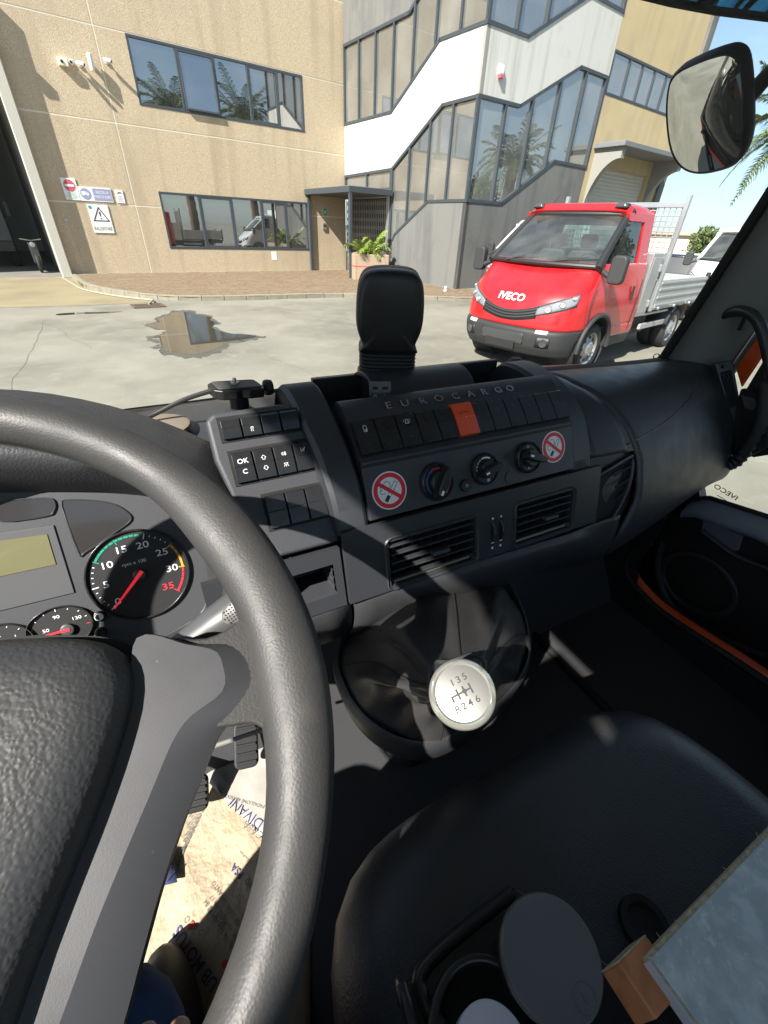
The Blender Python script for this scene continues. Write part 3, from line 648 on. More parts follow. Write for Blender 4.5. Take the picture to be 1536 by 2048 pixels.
def make_daily(name, paintm, x, y, head, sc, label, body='bed', text=None, cat='truck'):
    f = V((math.sin(head), math.cos(head), 0)); r = V((-math.cos(head), math.sin(head), 0))
    M = Matrix((r*sc, f*sc, V((0, 0, sc)))).transposed().to_4x4(); M.translation = V((x, y, 0))
    T = thing(name, (0, 0, 0), label, cat, M=Matrix.Translation((x, y, 0)))
    def part(b, nm, m, par=None, **k): return build(b, nm, m, par or T, **k)
    def loc(b): b.v = [M @ p for p in b.v]; return b
    NT = 96
    def shell_part(z0, z1, nz, nm, m, cond=None):
        b = MB(); rows = []
        zs = [lerp(z0, z1, i/nz) for i in range(nz+1)]
        rows = [[shell(-1+2*i/NT, z) for i in range(NT+1)] for z in zs]
        b.grid(rows)
        def keep(fc):
            c = sum((b.v[i] for i in fc), V())/len(fc)
            if abs(c.x) > .72 and (c.y**2+(c.z-.37)**2)**.5 < .47: return False
            return cond(c) if cond else True
        b.f = [fc for fc in b.f if keep(fc)]; b.mi = [0]*len(b.f)
        return part(loc(b), nm, m, smooth=50, solid=.01)
    shell_part(.655, 1.345, 22, 'body', paintm)
    shell_part(.28, .655, 14, 'bumper', M_bump, lambda c: c.y > .3)
    shell_part(.50, .655, 6, 'door_lower', paintm, lambda c: c.y < -.3)
    shell_part(.34, .50, 5, 'sill', M_bump, lambda c: c.y < -.3)
    def patch(nm, m, t0, t1, zlo, zhi, off, n=14, k=4, par=None):
        b = MB(); b.grid([[shell_out(lerp(t0, t1, i/n), lerp(zlo(i/n), zhi(i/n), j/k), off) for i in range(n+1)] for j in range(k+1)]); return part(loc(b), nm, m, par, smooth=50, solid=.012)
    for s in (-1, 1):
        patch('headlight', M_lampglass, s*.165, s*.345, lambda q: .80+.14*q, lambda q: .87+.22*q-.05*q*q, .012)
        hl = patch('headlight_bezel', M_lampdk, s*.155, s*.35, lambda q: .785+.14*q, lambda q: .885+.22*q-.05*q*q, .006)
        for tq, zq, rr in ((.215, .875, .05), (.27, .935, .045), (.315, 1.0, .03)):
            p = shell_out(s*tq, zq, .022); nrm = (p-shell_out(s*tq, zq, 0)).normalized(); b = MB(); b.lathe([(rr, 0), (rr*.9, .008), (rr*.55, .0), (rr*.3, .012), (0, .014)], 18, frame(p, nrm.orthogonal(), nrm.cross(nrm.orthogonal()))); part(loc(b), 'reflector', M_steel, hl)
        patch('daytime_light', M_badge, s*.19, s*.245, lambda q: .605, lambda q: .648, .008, 8, 2)
        patch('fog_recess', M_grille, s*.2, s*.265, lambda q: .42, lambda q: .56, .006, 8, 2)
        p = shell_out(s*.235, .49, .012); nrm = (p-shell_out(s*.235, .49, 0)).normalized(); b = MB(); b.lathe([(.06, 0), (.055, .012), (.03, .004), (0, .006)], 20, frame(p, nrm.orthogonal(), nrm.cross(nrm.orthogonal()))); part(loc(b), 'fog_lamp', M_lampdk)
    gu = patch('grille', M_grille, -.172, .172, lambda q: .715+.055*(2*q-1)**2, lambda q: .825+.075*(2*q-1)**2, .008, 24, 4)
    for j in range(3):
        patch('grille_slat', M_bump, -.166, .166, lambda q, j=j: .735+.03*j+.06*(2*q-1)**2, lambda q, j=j: .750+.03*j+.063*(2*q-1)**2, .02, 20, 1, gu)
    lg = patch('lower_grille', M_grille, -.14, .14, lambda q: .43, lambda q: .58, .006, 20, 4)
    b = MB()
    for i in range(22):
        for j in range(4):
            t = -.13+i*.0124+(.0062 if j % 2 else 0); p = shell_out(t, .452+j*.034, .014); b.ring(.0125, .0185, 0, .006, 6, frame(p, V((1, 0, 0)), V((0, 0, 1))))
    part(loc(b), 'honeycomb', M_honey, lg, smooth=0)
    b = MB(); p = shell_out(0, .40, .02); b.box((0, 0, 0), (.52, .11, .02), frame(p, V((1, 0, 0)), V((0, 0, 1)))); part(loc(b), 'plate_holder', M_grille, bev=.005)
    # badge
    p0, p1 = shell_out(0, .93, .0), shell_out(0, 1.02, .0); up = (p1-p0).normalized(); mid = shell_out(0, .955, .012)
    fr = frame(mid, V((-1, 0, 0)) if False else V((1, 0, 0)), up)
    bm_ = text_mb('IVECO', .15, frame(mid, V((1, 0, 0)), up), 0, sx=1.05, bold=.02); bm_.v = [M @ p for p in bm_.v]; part(bm_, 'badge', M_badge, smooth=0, solid=.006)
    # black wheel arch lips and liners
    for s in (-1, 1):
        b = MB(); pts = []
        for i in range(25):
            a = math.radians(-2+184*i/24); pts.append(V((s*1.0, .475*math.cos(a), .37+.475*math.sin(a))))
        b.tube([p+V((s*.005, 0, 0)) for p in pts], .034, 8); part(loc(b), 'wheel_arch', M_bump, smooth=50)
        b = MB(); b.lathe([(.47, 0), (.47, .40), (0, .40)], 30, Matrix.Translation((s*.97, 0, .40)) @ Matrix(((0, 0, -s, 0), (0, 1, 0, 0), (1, 0, 0, 0), (0, 0, 0, 1))), cap=False)
        part(loc(b), 'arch_liner', M_chas, smooth=40)
        wheel(T, V((s*.86, 0, .36)), s, M)
    # windscreen, pillars, roof, doors
    def ws(s_, t, off=0):
        return V((s_*lerp(.87, .735, t), lerp(.44, -.37, t)-lerp(.15, .09, t)*s_*s_-off*.0, lerp(1.462, 2.07, t)+.02*math.sin(math.pi*t)+off))
    b = MB(); b.grid([[ws(-1+2*i/16, j/8) for i in range(17)] for j in range(9)]); wsg = part(loc(b), 'windscreen', M_car_glass, smooth=60)
    b = MB()
    def strip(path, wid): b.tube(path, wid, 8)
    strip([ws(-1+2*i/16, 0)+V((0, .012, -.005)) for i in range(17)], .03); strip([ws(-1+2*i/16, 1)+V((0, 0, .01)) for i in range(17)], .03)
    part(loc(b), 'windscreen_seal', M_grille, wsg)
    for s in (-1, 1):
        b = MB(); b.tube([V((s*.90, .30, 1.43))]+[ws(s, j/6)+V((s*.02, -.02, 0)) for j in range(1, 7)]+[V((s*.77, -.55, 2.11))], [.06, .055, .05, .05, .05, .05, .055, .06], 10); part(loc(b), 'windscreen_pillar', M_grille if paintm is P_red else paintm, smooth=60)
        b = MB(); b.prism([(-.93, 1.46), (.17, 1.45), (-.40, 2.03), (-.93, 2.03)], 0, .006, Matrix(((0, 0, 1, s*.9), (1, 0, 0, 0), (0, 1, 0, 0), (0, 0, 0, 1))))
        for i, p in enumerate(b.v): p.x -= s*(p.z-1.31)*.14
        sw = part(loc(b), 'side_window', M_car_glass, smooth=0)
        b = MB(); b.prism([(-1.27, 1.30), (-.92, 1.30), (-.92, 2.0), (-.40, 2.0), (-.36, 2.10), (-1.24, 2.12)], -.03, .03, Matrix(((0, 0, 1, s*.905), (1, 0, 0, 0), (0, 1, 0, 0), (0, 0, 0, 1))))
        for p in b.v: p.x -= s*max(0, p.z-1.31)*.145
        part(loc(b), 'rear_pillar', paintm, smooth=0, bev=.012)
        b = MB(); b.tube([V((s*.90, .22, 1.465)), V((s*.91, -.3, 1.47)), V((s*.91, -1.0, 1.47))], .022, 8); part(loc(b), 'window_rail', M_grille, smooth=60)
        # mirror
        b = MB(); b.tube([V((s*.92, .22, 1.42)), V((s*1.06, .27, 1.36)), V((s*1.12, .26, 1.37))], .035, 10); mrm = part(loc(b), 'mirror_arm', M_bump)
        b = MB(); b.prism(rrect(.21, .34, .06), -.06, .06, Matrix.Translation((s*1.16, .26, 1.44)) @ Matrix(((1, 0, 0, 0), (0, 0, 1, 0), (0, 1, 0, 0), (0, 0, 0, 1)))); part(loc(b), 'mirror', M_bump, bev=.03, seg=3)
        # door seam and handle
        b = MB(); b.box((s*1.005, -.86, 1.10), (.03, .04, .20), I4); part(loc(b), 'door_handle', M_grille, bev=.012)
        b = MB(); b.tube([V((s*.99, .36, 1.28)), V((s*1.003, .42, 1.0)), V((s*1.004, .40, .85)), V((s*1.003, .36, .68))], .006, 6); b.tube([V((s*1.004, -1.1, 1.28)), V((s*1.006, -1.12, .9)), V((s*1.004, -1.1, .55))], .006, 6); part(loc(b), 'door_seam', M_chas)
    rows = []
    for i in range(13):
        fq = lerp(-.36, -1.26, i/12); z0 = 2.06+.03*math.sin(i/12*math.pi); ed = 0 if 0 < i < 12 else .0
        row = []
        for j in range(21):
            a = math.pi*j/20; c = math.cos(a); row.append(V((-.80*abs(c)**.35*math.copysign(1, c) if abs(c) > 1e-6 else 0, fq-.06*(c*c if i < 4 else 0)+ed, z0+.145*math.sin(a)**.5*(1 if i > 0 else .45)*(1-.15*(i/12)))))
        rows.append(row)
    b = MB(); b.grid(rows); b.poly(rows[0]); b.poly(rows[-1]); part(loc(b), 'roof', paintm, smooth=55)
    b = MB(); b.box((0, -1.25, 1.0), (1.9, .04, .6), I4); b.box((0, -1.25, 2.06), (1.58, .04, .2), I4)
    for s in (-1, 1): b.box((s*.72, -1.25, 1.6), (.16, .04, .78), I4)
    part(loc(b), 'rear_wall', paintm); b = MB(); b.box((0, -1.25, 1.63), (1.4, .008, .68), I4); part(loc(b), 'rear_window', M_car_glass)
    b = MB(); b.box((0, -.45, .62), (1.84, 1.6, .05), I4); b.box((0, .3, .95), (1.7, .1, .7), I4); part(loc(b), 'cab_floor', M_chas)
    b = MB(); b.prism([(.30, 1.0), (.30, 1.45), (.1, 1.47), (-.12, 1.40), (-.16, 1.0)], -.84, .84, Matrix(((0, 0, 1, 0), (1, 0, 0, 0), (0, 1, 0, 0), (0, 0, 0, 1)))); part(loc(b), 'dashboard', M_seatdk, bev=.03)
    for s in (-.52, .02, .55):
        b = MB(); b.prism(rrect(.48, .6, .1), -.07, .07, Matrix.Translation((s, -.95, 1.32)) @ Matrix(((1, 0, 0, 0), (0, .2, -1, 0), (0, 1, .2, 0), (0, 0, 0, 1)))); b.prism(rrect(.27, .2, .06), -.05, .05, Matrix.Translation((s, -1.0, 1.74)) @ Matrix(((1, 0, 0, 0), (0, 0, -1, 0), (0, 1, 0, 0), (0, 0, 0, 1)))); part(loc(b), 'seat', M_seatdk, bev=.03)
    b = MB(); b.tube([V((.5+.2*math.cos(a), -.25+.09*math.sin(a), 1.42+.18*math.sin(a))) for a in [k*math.pi/12 for k in range(24)]], .016, 8, close=True); part(loc(b), 'steering_wheel', M_chas)
    b = MB(); b.box((-.12, .20, 1.485), (.32, .21, .004), Matrix.Rotation(.2, 4, 'Z')); part(loc(b), 'paper', M_sign)
    for s in (-1, 1):
        for k_, (r0, f0) in enumerate(((s*.35-.15, .42),)):
            b = MB(); b.tube([V((r0, .46, 1.47)), V((r0+.25, .33, 1.535)), V((r0+.5, .25, 1.55))], .012, 6); b.tube([V((r0+.14, .40, 1.505)), V((r0+.7, .22, 1.555))], .009, 6); part(loc(b), 'wiper', M_chas)
    if body == 'bed':
        for s in (-1, 1):
            b = MB(); b.box((s*.66, -.42, 2.185), (.15, .12, .055), I4, tap=.75); rl = part(loc(b), 'roof_lamp', M_lampdk, bev=.02); b = MB(); b.box((s*.66, -.45, 2.18), (.19, .16, .06), I4, tap=.8); part(loc(b), 'lamp_base', M_bump, rl, bev=.02)
        b = MB(); b.tube([V((-.55, -.6, 2.2)), V((-.5, -.72, 2.36))], [.008, .003], 6); part(loc(b), 'antenna', M_chas)
        b = MB(); b.box((0, -1.52, 1.17), (1.96, .44, .92), I4); tb = part(loc(b), 'toolbox', M_steelbox, bev=.015)
        for s in (-1, 1):
            b = MB(); b.box((s*.985, -1.52, 1.17), (.012, .36, .8), I4); part(loc(b), 'toolbox_door', M_steelbox, tb, bev=.004)
            for zz in (.9, 1.42):
                b = MB(); b.box((s*1.0, -1.68, zz), (.03, .05, .1), I4); part(loc(b), 'latch', M_steel, tb, bev=.006)
            b = MB(); b.box((s*1.0, -1.84, 1.58), (.06, .08, 1.62), I4); part(loc(b), 'headboard_post', M_steelbox, bev=.008)
            b = MB()
            b.box((s*1.01, -3.06, 1.02), (.04, 2.36, .44), I4); sb_ = part(loc(b), 'side_board', M_alu, bev=.006)
            for zz in (.86, .98, 1.10, 1.20):
                b = MB(); b.box((s*1.032, -3.06, zz), (.02, 2.34, .035), I4); part(loc(b), 'board_rib', M_alu, sb_, bev=.006)
            for ff in (-2.05, -2.8, -3.6, -4.12):
                b = MB(); b.lathe([(.03, 0), (.03, .03)], 12, Matrix.Translation((s*1.04, ff, .81)) @ Matrix.Rotation(s*math.pi/2, 4, 'Y')); part(loc(b), 'hinge', M_steel, sb_)
            b = MB(); b.box((s*1.01, -4.27, 1.0), (.07, .07, .62), I4); part(loc(b), 'rear_post', M_chas, bev=.006)
            b = MB(); pts = [V((s*.82, -3.33+.46*math.cos(a), .37+.46*math.sin(a))) for a in [math.radians(12+156*i/16) for i in range(17)]]
            b.grid([[p+V((-s*.2, 0, 0)) for p in pts], [p+V((s*.2, 0, 0)) for p in pts]]); part(loc(b), 'mudguard', M_bump, smooth=50, solid=.015)
            wheel(T, V((s*.88, -3.33, .36)), s, M); wheel(T, V((s*.62, -3.33, .36)), s, M)
            b = MB(); b.box((s*.95, -2.3, .52), (.05, 1.1, .09), I4); b.box((s*.95, -2.3, .72), (.04, 1.1, .04), I4); part(loc(b), 'side_guard', M_alu, bev=.01)
            b = MB(); b.box((s*.42, -2.7, .62), (.09, 3.3, .2), I4); part(loc(b), 'chassis_rail', M_chas)
        b = MB(); b.box((s*0, -3.06, .80), (2.0, 2.36, .05), I4); part(loc(b), 'bed_floor', M_alu)
        b = MB(); b.box((0, -4.27, 1.02), (1.94, .04, .42), I4); part(loc(b), 'tailboard', M_alu, bev=.006)
        b = MB(); b.box((0, -1.84, 2.26), (2.0, .07, .07), I4); hb = part(loc(b), 'headboard_bar', M_steelbox, bev=.008)
        for i in range(23):
            b = MB(); b.tube([V((-.95+i*.0864, -1.84, 1.25)), V((-.95+i*.0864, -1.84, 2.24))], .008, 5); part(loc(b), 'mesh_wire', M_steel, hb)
        for j in range(14):
            b = MB(); b.tube([V((-.97, -1.834, 1.28+j*.07)), V((.97, -1.834, 1.28+j*.07))], .008, 5); part(loc(b), 'mesh_wire', M_steel, hb)
        b = MB(); b.box((0, -1.84, 1.02), (1.94, .04, .44), I4); part(loc(b), 'headboard', M_alu)
        b = MB(); b.lathe([(.2, -.4), (.2, .4)], 20, Matrix.Translation((-.62, -2.15, .56)) @ Matrix.Rotation(math.pi/2, 4, 'X')); b.box((.65, -1.9, .56), (.4, .7, .36), I4); b.box((0, -2.2, .55), (.5, 2.4, .35), I4); b.tube([V((-.9, -3.33, .36)), V((.9, -3.33, .36))], .09, 10); b.tube([V((-.9, 0, .36)), V((.9, 0, .36))], .06, 10); b.box((0, 0, .5), (1.1, 1.3, .35), I4); part(loc(b), 'running_gear', M_chas, bev=.02)
        b = MB(); b.prism([(-.07, 0), (.07, 0), (0, .13)], 0, .01, Matrix.Translation((.8, -4.3, .62)) @ Matrix(((1, 0, 0, 0), (0, 0, -1, 0), (0, 1, 0, 0), (0, 0, 0, 1)))); part(loc(b), 'reflector_triangle', M_amber)
    elif body == 'van':
        b = MB(); b.prism([(-1.0, .4), (-1.0, 1.9), (-.86, 2.18), (.86, 2.18), (1.0, 1.9), (1.0, .4)], 1.24, 4.4, Matrix(((1, 0, 0, 0), (0, 0, -1, 0), (0, 1, 0, 0), (0, 0, 0, 1)))); part(loc(b), 'cargo_body', paintm, bev=.06, seg=3)
        for s in (-1, 1): wheel(T, V((s*.88, -3.33, .36)), s, M)
        b = MB(); b.tube([V((-.3, -.7, 2.2)), V((-.15, -1.0, 2.6))], [.008, .003], 6); part(loc(b), 'antenna', M_chas)
    else:
        b = MB(); b.box((0, -2.9, 1.6), (2.0, 3.0, 1.7), I4); part(loc(b), 'cargo_box', mat('box_white', (.6, .62, .63), .5), bev=.03)
        for s in (-1, 1): wheel(T, V((s*.86, -3.33, .36)), s, M)
        b = MB(); b.box((0, -2.3, .6), (.9, 3.6, .3), I4); part(loc(b), 'chassis', M_chas)
    if text:
        b = text_mb(text, .15, I4, 0, sx=1.15, bold=.02)
        b.v = [M @ (ws(max(-1, min(1, p.x/.76)), .93+p.y*1.0/ .75*.7)+V((0, .03, .012))) for p in b.v]; part(b, 'windscreen_lettering', M_badge, smooth=0)
    return T
DH = 4.46625533
make_daily('pickup_truck', P_red, 6.0696, 5.8905, DH, 1.0644, 'red flatbed pickup truck with aluminium bed and mesh headboard', 'bed')
make_daily('delivery_truck', P_white, 10.75, 11.45, DH-.02, 1.04, 'white truck half hidden behind the red pickup, lettered windscreen', 'box', text='SERVIZI ECOLOGICI')
make_daily('white_van', P_white, 15.6, 8.0, DH-.10, 1.04, 'white panel van parked at the right behind the pickup', 'van', cat='van')
# dark hatchback seen between the bed and the van
def make_car(name, m, x, y, head, label):
    f = V((math.sin(head), math.cos(head), 0)); r = V((-math.cos(head), math.sin(head), 0)); M = Matrix((r, f, V((0, 0, 1)))).transposed().to_4x4(); M.translation = V((x, y, 0))
    T = thing(name, (0, 0, 0), label, 'car', M=Matrix.Translation((x, y, 0)))
    def part(b, nm, mt, par=None, **k): b.v = [M @ p for p in b.v]; return build(b, nm, mt, par or T, **k)
    secs = [(2.1, .62, .45, .55), (1.95, .80, .3, .72), (1.2, .90, .25, .95), (.9, .90, .25, 1.0), (-1.9, .90, .25, 1.02), (-2.15, .78, .35, .9)]
    b = MB(); b.grid([[V((-w_, fq, zb)), V((-w_*1.03, fq, (zb+zt)/2)), V((-w_*.95, fq, zt)), V((0, fq, zt+.05)), V((w_*.95, fq, zt)), V((w_*1.03, fq, (zb+zt)/2)), V((w_, fq, zb))] for fq, w_, zb, zt in secs]); b.poly(b.v[:7]); b.poly(b.v[-7:]); part(b, 'body', m, smooth=40)
    gh = [(.95, .82, 1.0, .0), (.15, .68, 1.0, .47), (-1.2, .68, 1.0, .5), (-1.85, .74, 1.0, .1)]
    b = MB(); b.grid([[V((-.86, fq, z0)), V((-w_, fq, z0+h)), V((0, fq, z0+h+.04)), V((w_, fq, z0+h)), V((.86, fq, z0))] for fq, w_, z0, h in gh]); part(b, 'greenhouse', M_lampdk, smooth=30)
    b = MB(); b.grid([[V((-w_*1.01, fq, 1.49)), V((0, fq, 1.545)), V((w_*1.01, fq, 1.49))] for fq, w_ in ((.12, .68), (-.5, .69), (-1.25, .68))]); part(b, 'roof', m, solid=.03)
    for s in (-1, 1):
        b = MB(); b.tube([V((s*.62, .0, 1.56)), V((s*.62, -1.1, 1.56))], .018, 6); part(b, 'roof_rail', M_steel)
        b = MB(); b.box((s*1.0, .65, 1.06), (.2, .1, .15), I4); part(b, 'mirror', m, bev=.03)
        for fq in (1.3, -1.35):
            b = MB(); b.lathe([(.0, -.1), (.3, -.1), (.32, -.05), (.32, .09), (.24, .1), (.22, .06), (0, .08)], 24, Matrix.Translation((s*.82, fq, .32)) @ Matrix(((0, 0, s, 0), (0, 1, 0, 0), (1, 0, 0, 0), (0, 0, 0, 1)))); part(b, 'wheel', M_tyre)
    return T
make_car('parked_car', P_dark, 17.2, 11.2, DH+1.5, 'dark blue parked car showing above the pickup bed')
# ================================================================== vegetation
def frond(b, base, dirv, L_, droop, nl=26, lw=.035, ll=.45, up=.6, seed=0):
    rnd = random.Random(seed); d = V(dirv).normalized(); pts = []
    for i in range(13):
        t = i/12; pts.append(base+d*(L_*t*(1-.18*t*t))+V((0, 0, L_*(up*t-droop*t*t))))
    b.tube(pts, [.03*(1-.85*i/12)+.004 for i in range(13)], 5)
    for i in range(2, nl):
        t = i/nl; k = t*12; j = min(int(k), 11); p = pts[j].lerp(pts[j+1], k-j); tan = (pts[j+1]-pts[j]).normalized(); side = tan.cross(V((0, 0, 1))).normalized()
        ln = ll*math.sin(math.pi*min(1, .12+.86*t))**.7*rnd.uniform(.85, 1.1)
        for s in (-1, 1):
            v = (side*s+tan*.75+V((0, 0, rnd.uniform(-.1, .35)))).normalized(); q = p+v*ln*.55; e = p+v*ln+V((0, 0, -ln*.28)); w_ = tan*lw
            b.add([p-w_*.5, p+w_*.5, q+w_*.5+V((0, 0, .01)), e, q-w_*.5], [(0, 1, 2, 3, 4)])
def palm(name, loc, h, label, nf=30, L_=2.6, seed=1, trunk=.2, fm=None, group=None):
    rnd = random.Random(seed); loc = V(loc); T = thing(name, loc, label, 'palm tree', group)
    b = MB(); n = 26; pts = [loc+V((.12*math.sin(i*.2), .08*math.sin(i*.3), h*i/n)) for i in range(n+1)]; b.tube(pts, [trunk*(1.25-.3*i/n)*(1.08 if i % 2 else .95) for i in range(n+1)], 12); build(b, 'trunk', M_bark, T, smooth=20)
    b = MB(); top = pts[-1]
    for i in range(nf):
        a = i*2.39996+rnd.uniform(-.2, .2); q = i/nf; frond(b, top, (math.cos(a), math.sin(a), 0), L_*rnd.uniform(.85, 1.1), lerp(.35, 1.05, q), up=lerp(1.1, .15, q), seed=seed*100+i, ll=L_*.19, lw=.04, nl=34)
    build(b, 'crown', fm or M_frond, T, smooth=0); return T
palm('palm_tree', (14.9, 7.2, 0), 4.2, 'palm tree whose drooping fronds enter at the right edge', 34, 2.5, 3) if False else None
palm('palm_tree', (20.6, 10.0, 0), 4.9, 'palm with grey green drooping fronds at the right edge of the sky', 34, 2.6, 3, .28)
palm('palm_tree', bw(12.2, -4, 0), 9.0, 'tall palm mirrored in the left lights of the upper ribbon window', 46, 3.4, 4, .3)
palm('palm_tree', bw(18.2, -5, 0), 9.4, 'tall palm mirrored in the middle of the upper ribbon window', 46, 3.4, 5, .3)
palm('palm_tree', bw(37, -6, 0), 2.4, 'palm mirrored low in the stair tower glass', 36, 2.0, 6, .25)
def leafy(name, loc, label, rx, rz, zc, n, lm, leaf=.12, trunk=.12, seed=2, lob=9):
    rnd = random.Random(seed); loc = V(loc); T = thing(name, loc, label, 'tree')
    b = MB(); tips = []
    b.tube([loc, loc+V((.05, .03, zc*.5)), loc+V((0, .1, zc*.9))], [trunk, trunk*.8, trunk*.5], 8)
    for i in range(lob):
        a = i*2.4; e = rnd.uniform(-.3, 1); q = loc+V((math.cos(a)*rx*.62*math.sqrt(1-e*e*.6), math.sin(a)*rx*.62*math.sqrt(1-e*e*.6), zc+rz*.6*e)); tips.append(q); b.tube([loc+V((0, .05, zc*.7)), (loc+V((0, 0, zc))).lerp(q, .5), q], [trunk*.45, trunk*.3, .01], 5)
    build(b, 'trunk', M_bark, T)
    b = MB()
    for i in range(n):
        c = tips[i % lob]; v = V((rnd.gauss(0, 1), rnd.gauss(0, 1), rnd.gauss(0, 1))); v = v.normalized()*rnd.random()**.4; p = c+V((v.x*rx*.48, v.y*rx*.48, v.z*rz*.5))
        d = V((rnd.uniform(-1, 1), rnd.uniform(-1, 1), rnd.uniform(-.3, 1))).normalized(); s_ = d.orthogonal().normalized(); s_.rotate(Matrix.Rotation(rnd.uniform(0, 6.28), 3, d)); l_ = leaf*rnd.uniform(.6, 1.3)
        b.add([p, p+d*l_*.5+s_*l_*.22, p+d*l_, p+d*l_*.5-s_*l_*.22], [(0, 1, 2, 3)])
    build(b, 'crown', lm, T, smooth=0); return T
leafy('shrub_tree', (24.6, 13.9, 0), 'loose green shrub tree standing behind the white van', 1.2, 1.0, 1.45, 3600, M_leaf, .2, .1, 8, 13)
leafy('pine_tree', bw(30.5, -5, 0), 'round dark pine mirrored in the corner of the tower glass', 2.2, 1.8, 3.9, 6000, M_pine, .3, .25, 9, 14)
leafy('pine_tree', bw(4, -14, 0), 'broad dark pine behind the cab mirrored in the lower window', 4.0, 2.4, 3.6, 7000, M_pine, .4, .3, 10, 14)
# far pale warehouse beyond the yard
fw_ = thing('far_warehouse', (40, 24, 0), 'low pale warehouse wall with a flat roof beyond the yard', 'building')
WMx = frame((46, 27, 0), (-.5, .86, 0), (0, 0, 1))
b = MB(); b.box((0, 1.2, 0), (40, 2.4, 8), WMx); build(b, 'wall', mat('far_cream_wall', (.62, .56, .42), .8, var=(.4, .08)), fw_)
b = MB(); b.box((0, 2.5, 0), (40.6, .25, 8.6), WMx); build(b, 'roof', mat('far_roof', (.33, .29, .24), .8), fw_)
for i in range(7):
    b = MB(); b.box((-15+i*4.4, 1.3, 4.02), (1.6, .8, .06), WMx); build(b, 'window', M_dk, fw_)
hl_ = MB(); hl_.add([V((60+ (i*30), 420-abs(i-8)*5, 0)) for i in range(20)]+[V((60+(i*30), 420-abs(i-8)*5, 3+2.2*math.sin(i*1.3)+2*math.sin(i*.5))) for i in range(20)], [(i, i+1, 21+i, 20+i) for i in range(19)])
tag(build(hl_, 'far_hills', mat('far_haze_land', (.20, .24, .24), .9)), kind='structure')
# planter with a young palm
pl = thing('planter', bw(11.4, 16.6, 0), 'square aggregate planter box with a red stripe by the entrance', 'planter')
PM = Matrix.Translation(bw(11.42, 17.05, .1)) @ CM @ Matrix.Rotation(math.radians(-22), 4, 'Z')
b = MB(); h_ = .92
for s in (-1, 1): b.box((s*.66, 0, h_/2), (.12, 1.44, h_), PM); b.box((0, s*.66, h_/2), (1.2, .12, h_), PM)
build(b, 'box', M_plant, pl, bev=.02)
b = MB()
for s in (-1, 1): b.box((s*.722, 0, .5), (.008, 1.44, .04), PM); b.box((0, s*.722, .5), (1.44, .008, .04), PM)
build(b, 'stripe', mat('stripe_red', (.45, .1, .07), .7), pl)
b = MB(); b.box((0, 0, h_-.12), (1.22, 1.22, .06), PM); build(b, 'soil', M_soil, pl)
yp = thing('young_palm', PM @ V((0, 0, h_-.1)), 'young yellow green palm growing in the planter', 'palm'); b = MB(); bp = PM @ V((0, 0, h_-.1))
for i in range(17):
    a = i*2.4+.3; q = i/17; frond(b, bp+V((.08*math.cos(a), .08*math.sin(a), 0)), (math.cos(a), math.sin(a), 0), 1.05*random.uniform(.8, 1.15), lerp(.5, .9, q), up=lerp(1.35, .7, q), seed=900+i, ll=.3, lw=.03, nl=24)
build(b, 'fronds', M_frond2, yp, smooth=0)
for dx_, dy_ in ((-.3, .05), (.28, -.1)):
    b = MB(); b.tube([PM @ V((dx_, dy_, h_-.1)), PM @ V((dx_, dy_, h_+.12))], [.09, .05], 8); build(b, 'stump', M_bark, yp)
# vehicles standing in the garage
gk = thing('workshop_truck', F21 @ V((-2.2, 0, -4)), 'dark truck cab parked inside the garage', 'truck')
Q = F21 @ Matrix.Translation((-1.5, 0, -4.2)); M_gt = mat('workshop_cab', (.035, .04, .045), .35, coat=.5)
b = MB(); b.prism([(-1.05, .55), (1.05, .55), (1.05, 2.0), (.98, 2.75), (-.98, 2.75), (-1.05, 2.0)], -1.6, 0, Q); build(b, 'cab', M_gt, gk, bev=.06, seg=3)
b = MB(); b.prism([(-.92, 1.65), (.92, 1.65), (.86, 2.5), (-.86, 2.5)], .0, .02, Q); build(b, 'windscreen', M_lampdk, gk)
for s in (-1, 1):
    b = MB(); b.box((s*1.22, 2.0, .05), (.16, .5, .12), Q); build(b, 'mirror', M_bplast, gk, bev=.03)
    b = MB(); b.tube([Q @ V((s*1.0, 2.6, 0)), Q @ V((s*1.2, 2.5, .1)), Q @ V((s*1.22, 1.7, .08)), Q @ V((s*1.0, 1.6, 0))], .02, 6); build(b, 'mirror_bracket', M_bplast, gk)
    b = MB(); b.lathe([(.3, -.14), (.46, -.14), (.5, -.1), (.5, .1), (.46, .14), (.28, .14), (.1, .1), (0, .1)], 24, Q @ Matrix.Translation((s*.9, .5, -.75)) @ Matrix.Rotation(math.pi/2, 4, 'Y')); build(b, 'wheel', M_tyre, gk)
    b = MB(); b.box((s*.75, .8, .03), (.35, .2, .05), Q); build(b, 'headlight', M_lampglass, gk, bev=.02)
b = MB(); b.box((0, .75, .02), (2.05, .38, .14), Q); build(b, 'bumper', M_bplast, gk, bev=.03)
mt = thing('motor_scooter', F21 @ V((.1, 0, -2.2)), 'dark motor scooter standing at the right of the garage', 'scooter'); Q = F21 @ Matrix.Translation((.1, 0, -2.4))
for zz in (-.65, .6):
    b = MB(); b.lathe([(.16, -.06), (.28, -.05), (.3, 0), (.28, .05), (.16, .06)], 20, Q @ Matrix.Translation((0, .3, zz)) @ Matrix.Rotation(math.pi/2, 4, 'Y')); build(b, 'wheel', M_tyre, mt)
b = MB(); b.prism([(-.7, .45), (-.6, .85), (-.1, .8), (.1, .4), (.4, .4), (.5, 1.0), (.62, .98), (.6, .35), (.1, .25), (-.4, .3)], -.13, .13, Q @ Matrix(((0, 0, 1, 0), (0, 1, 0, 0), (1, 0, 0, 0), (0, 0, 0, 1)))); build(b, 'body', M_gt, mt, bev=.03)
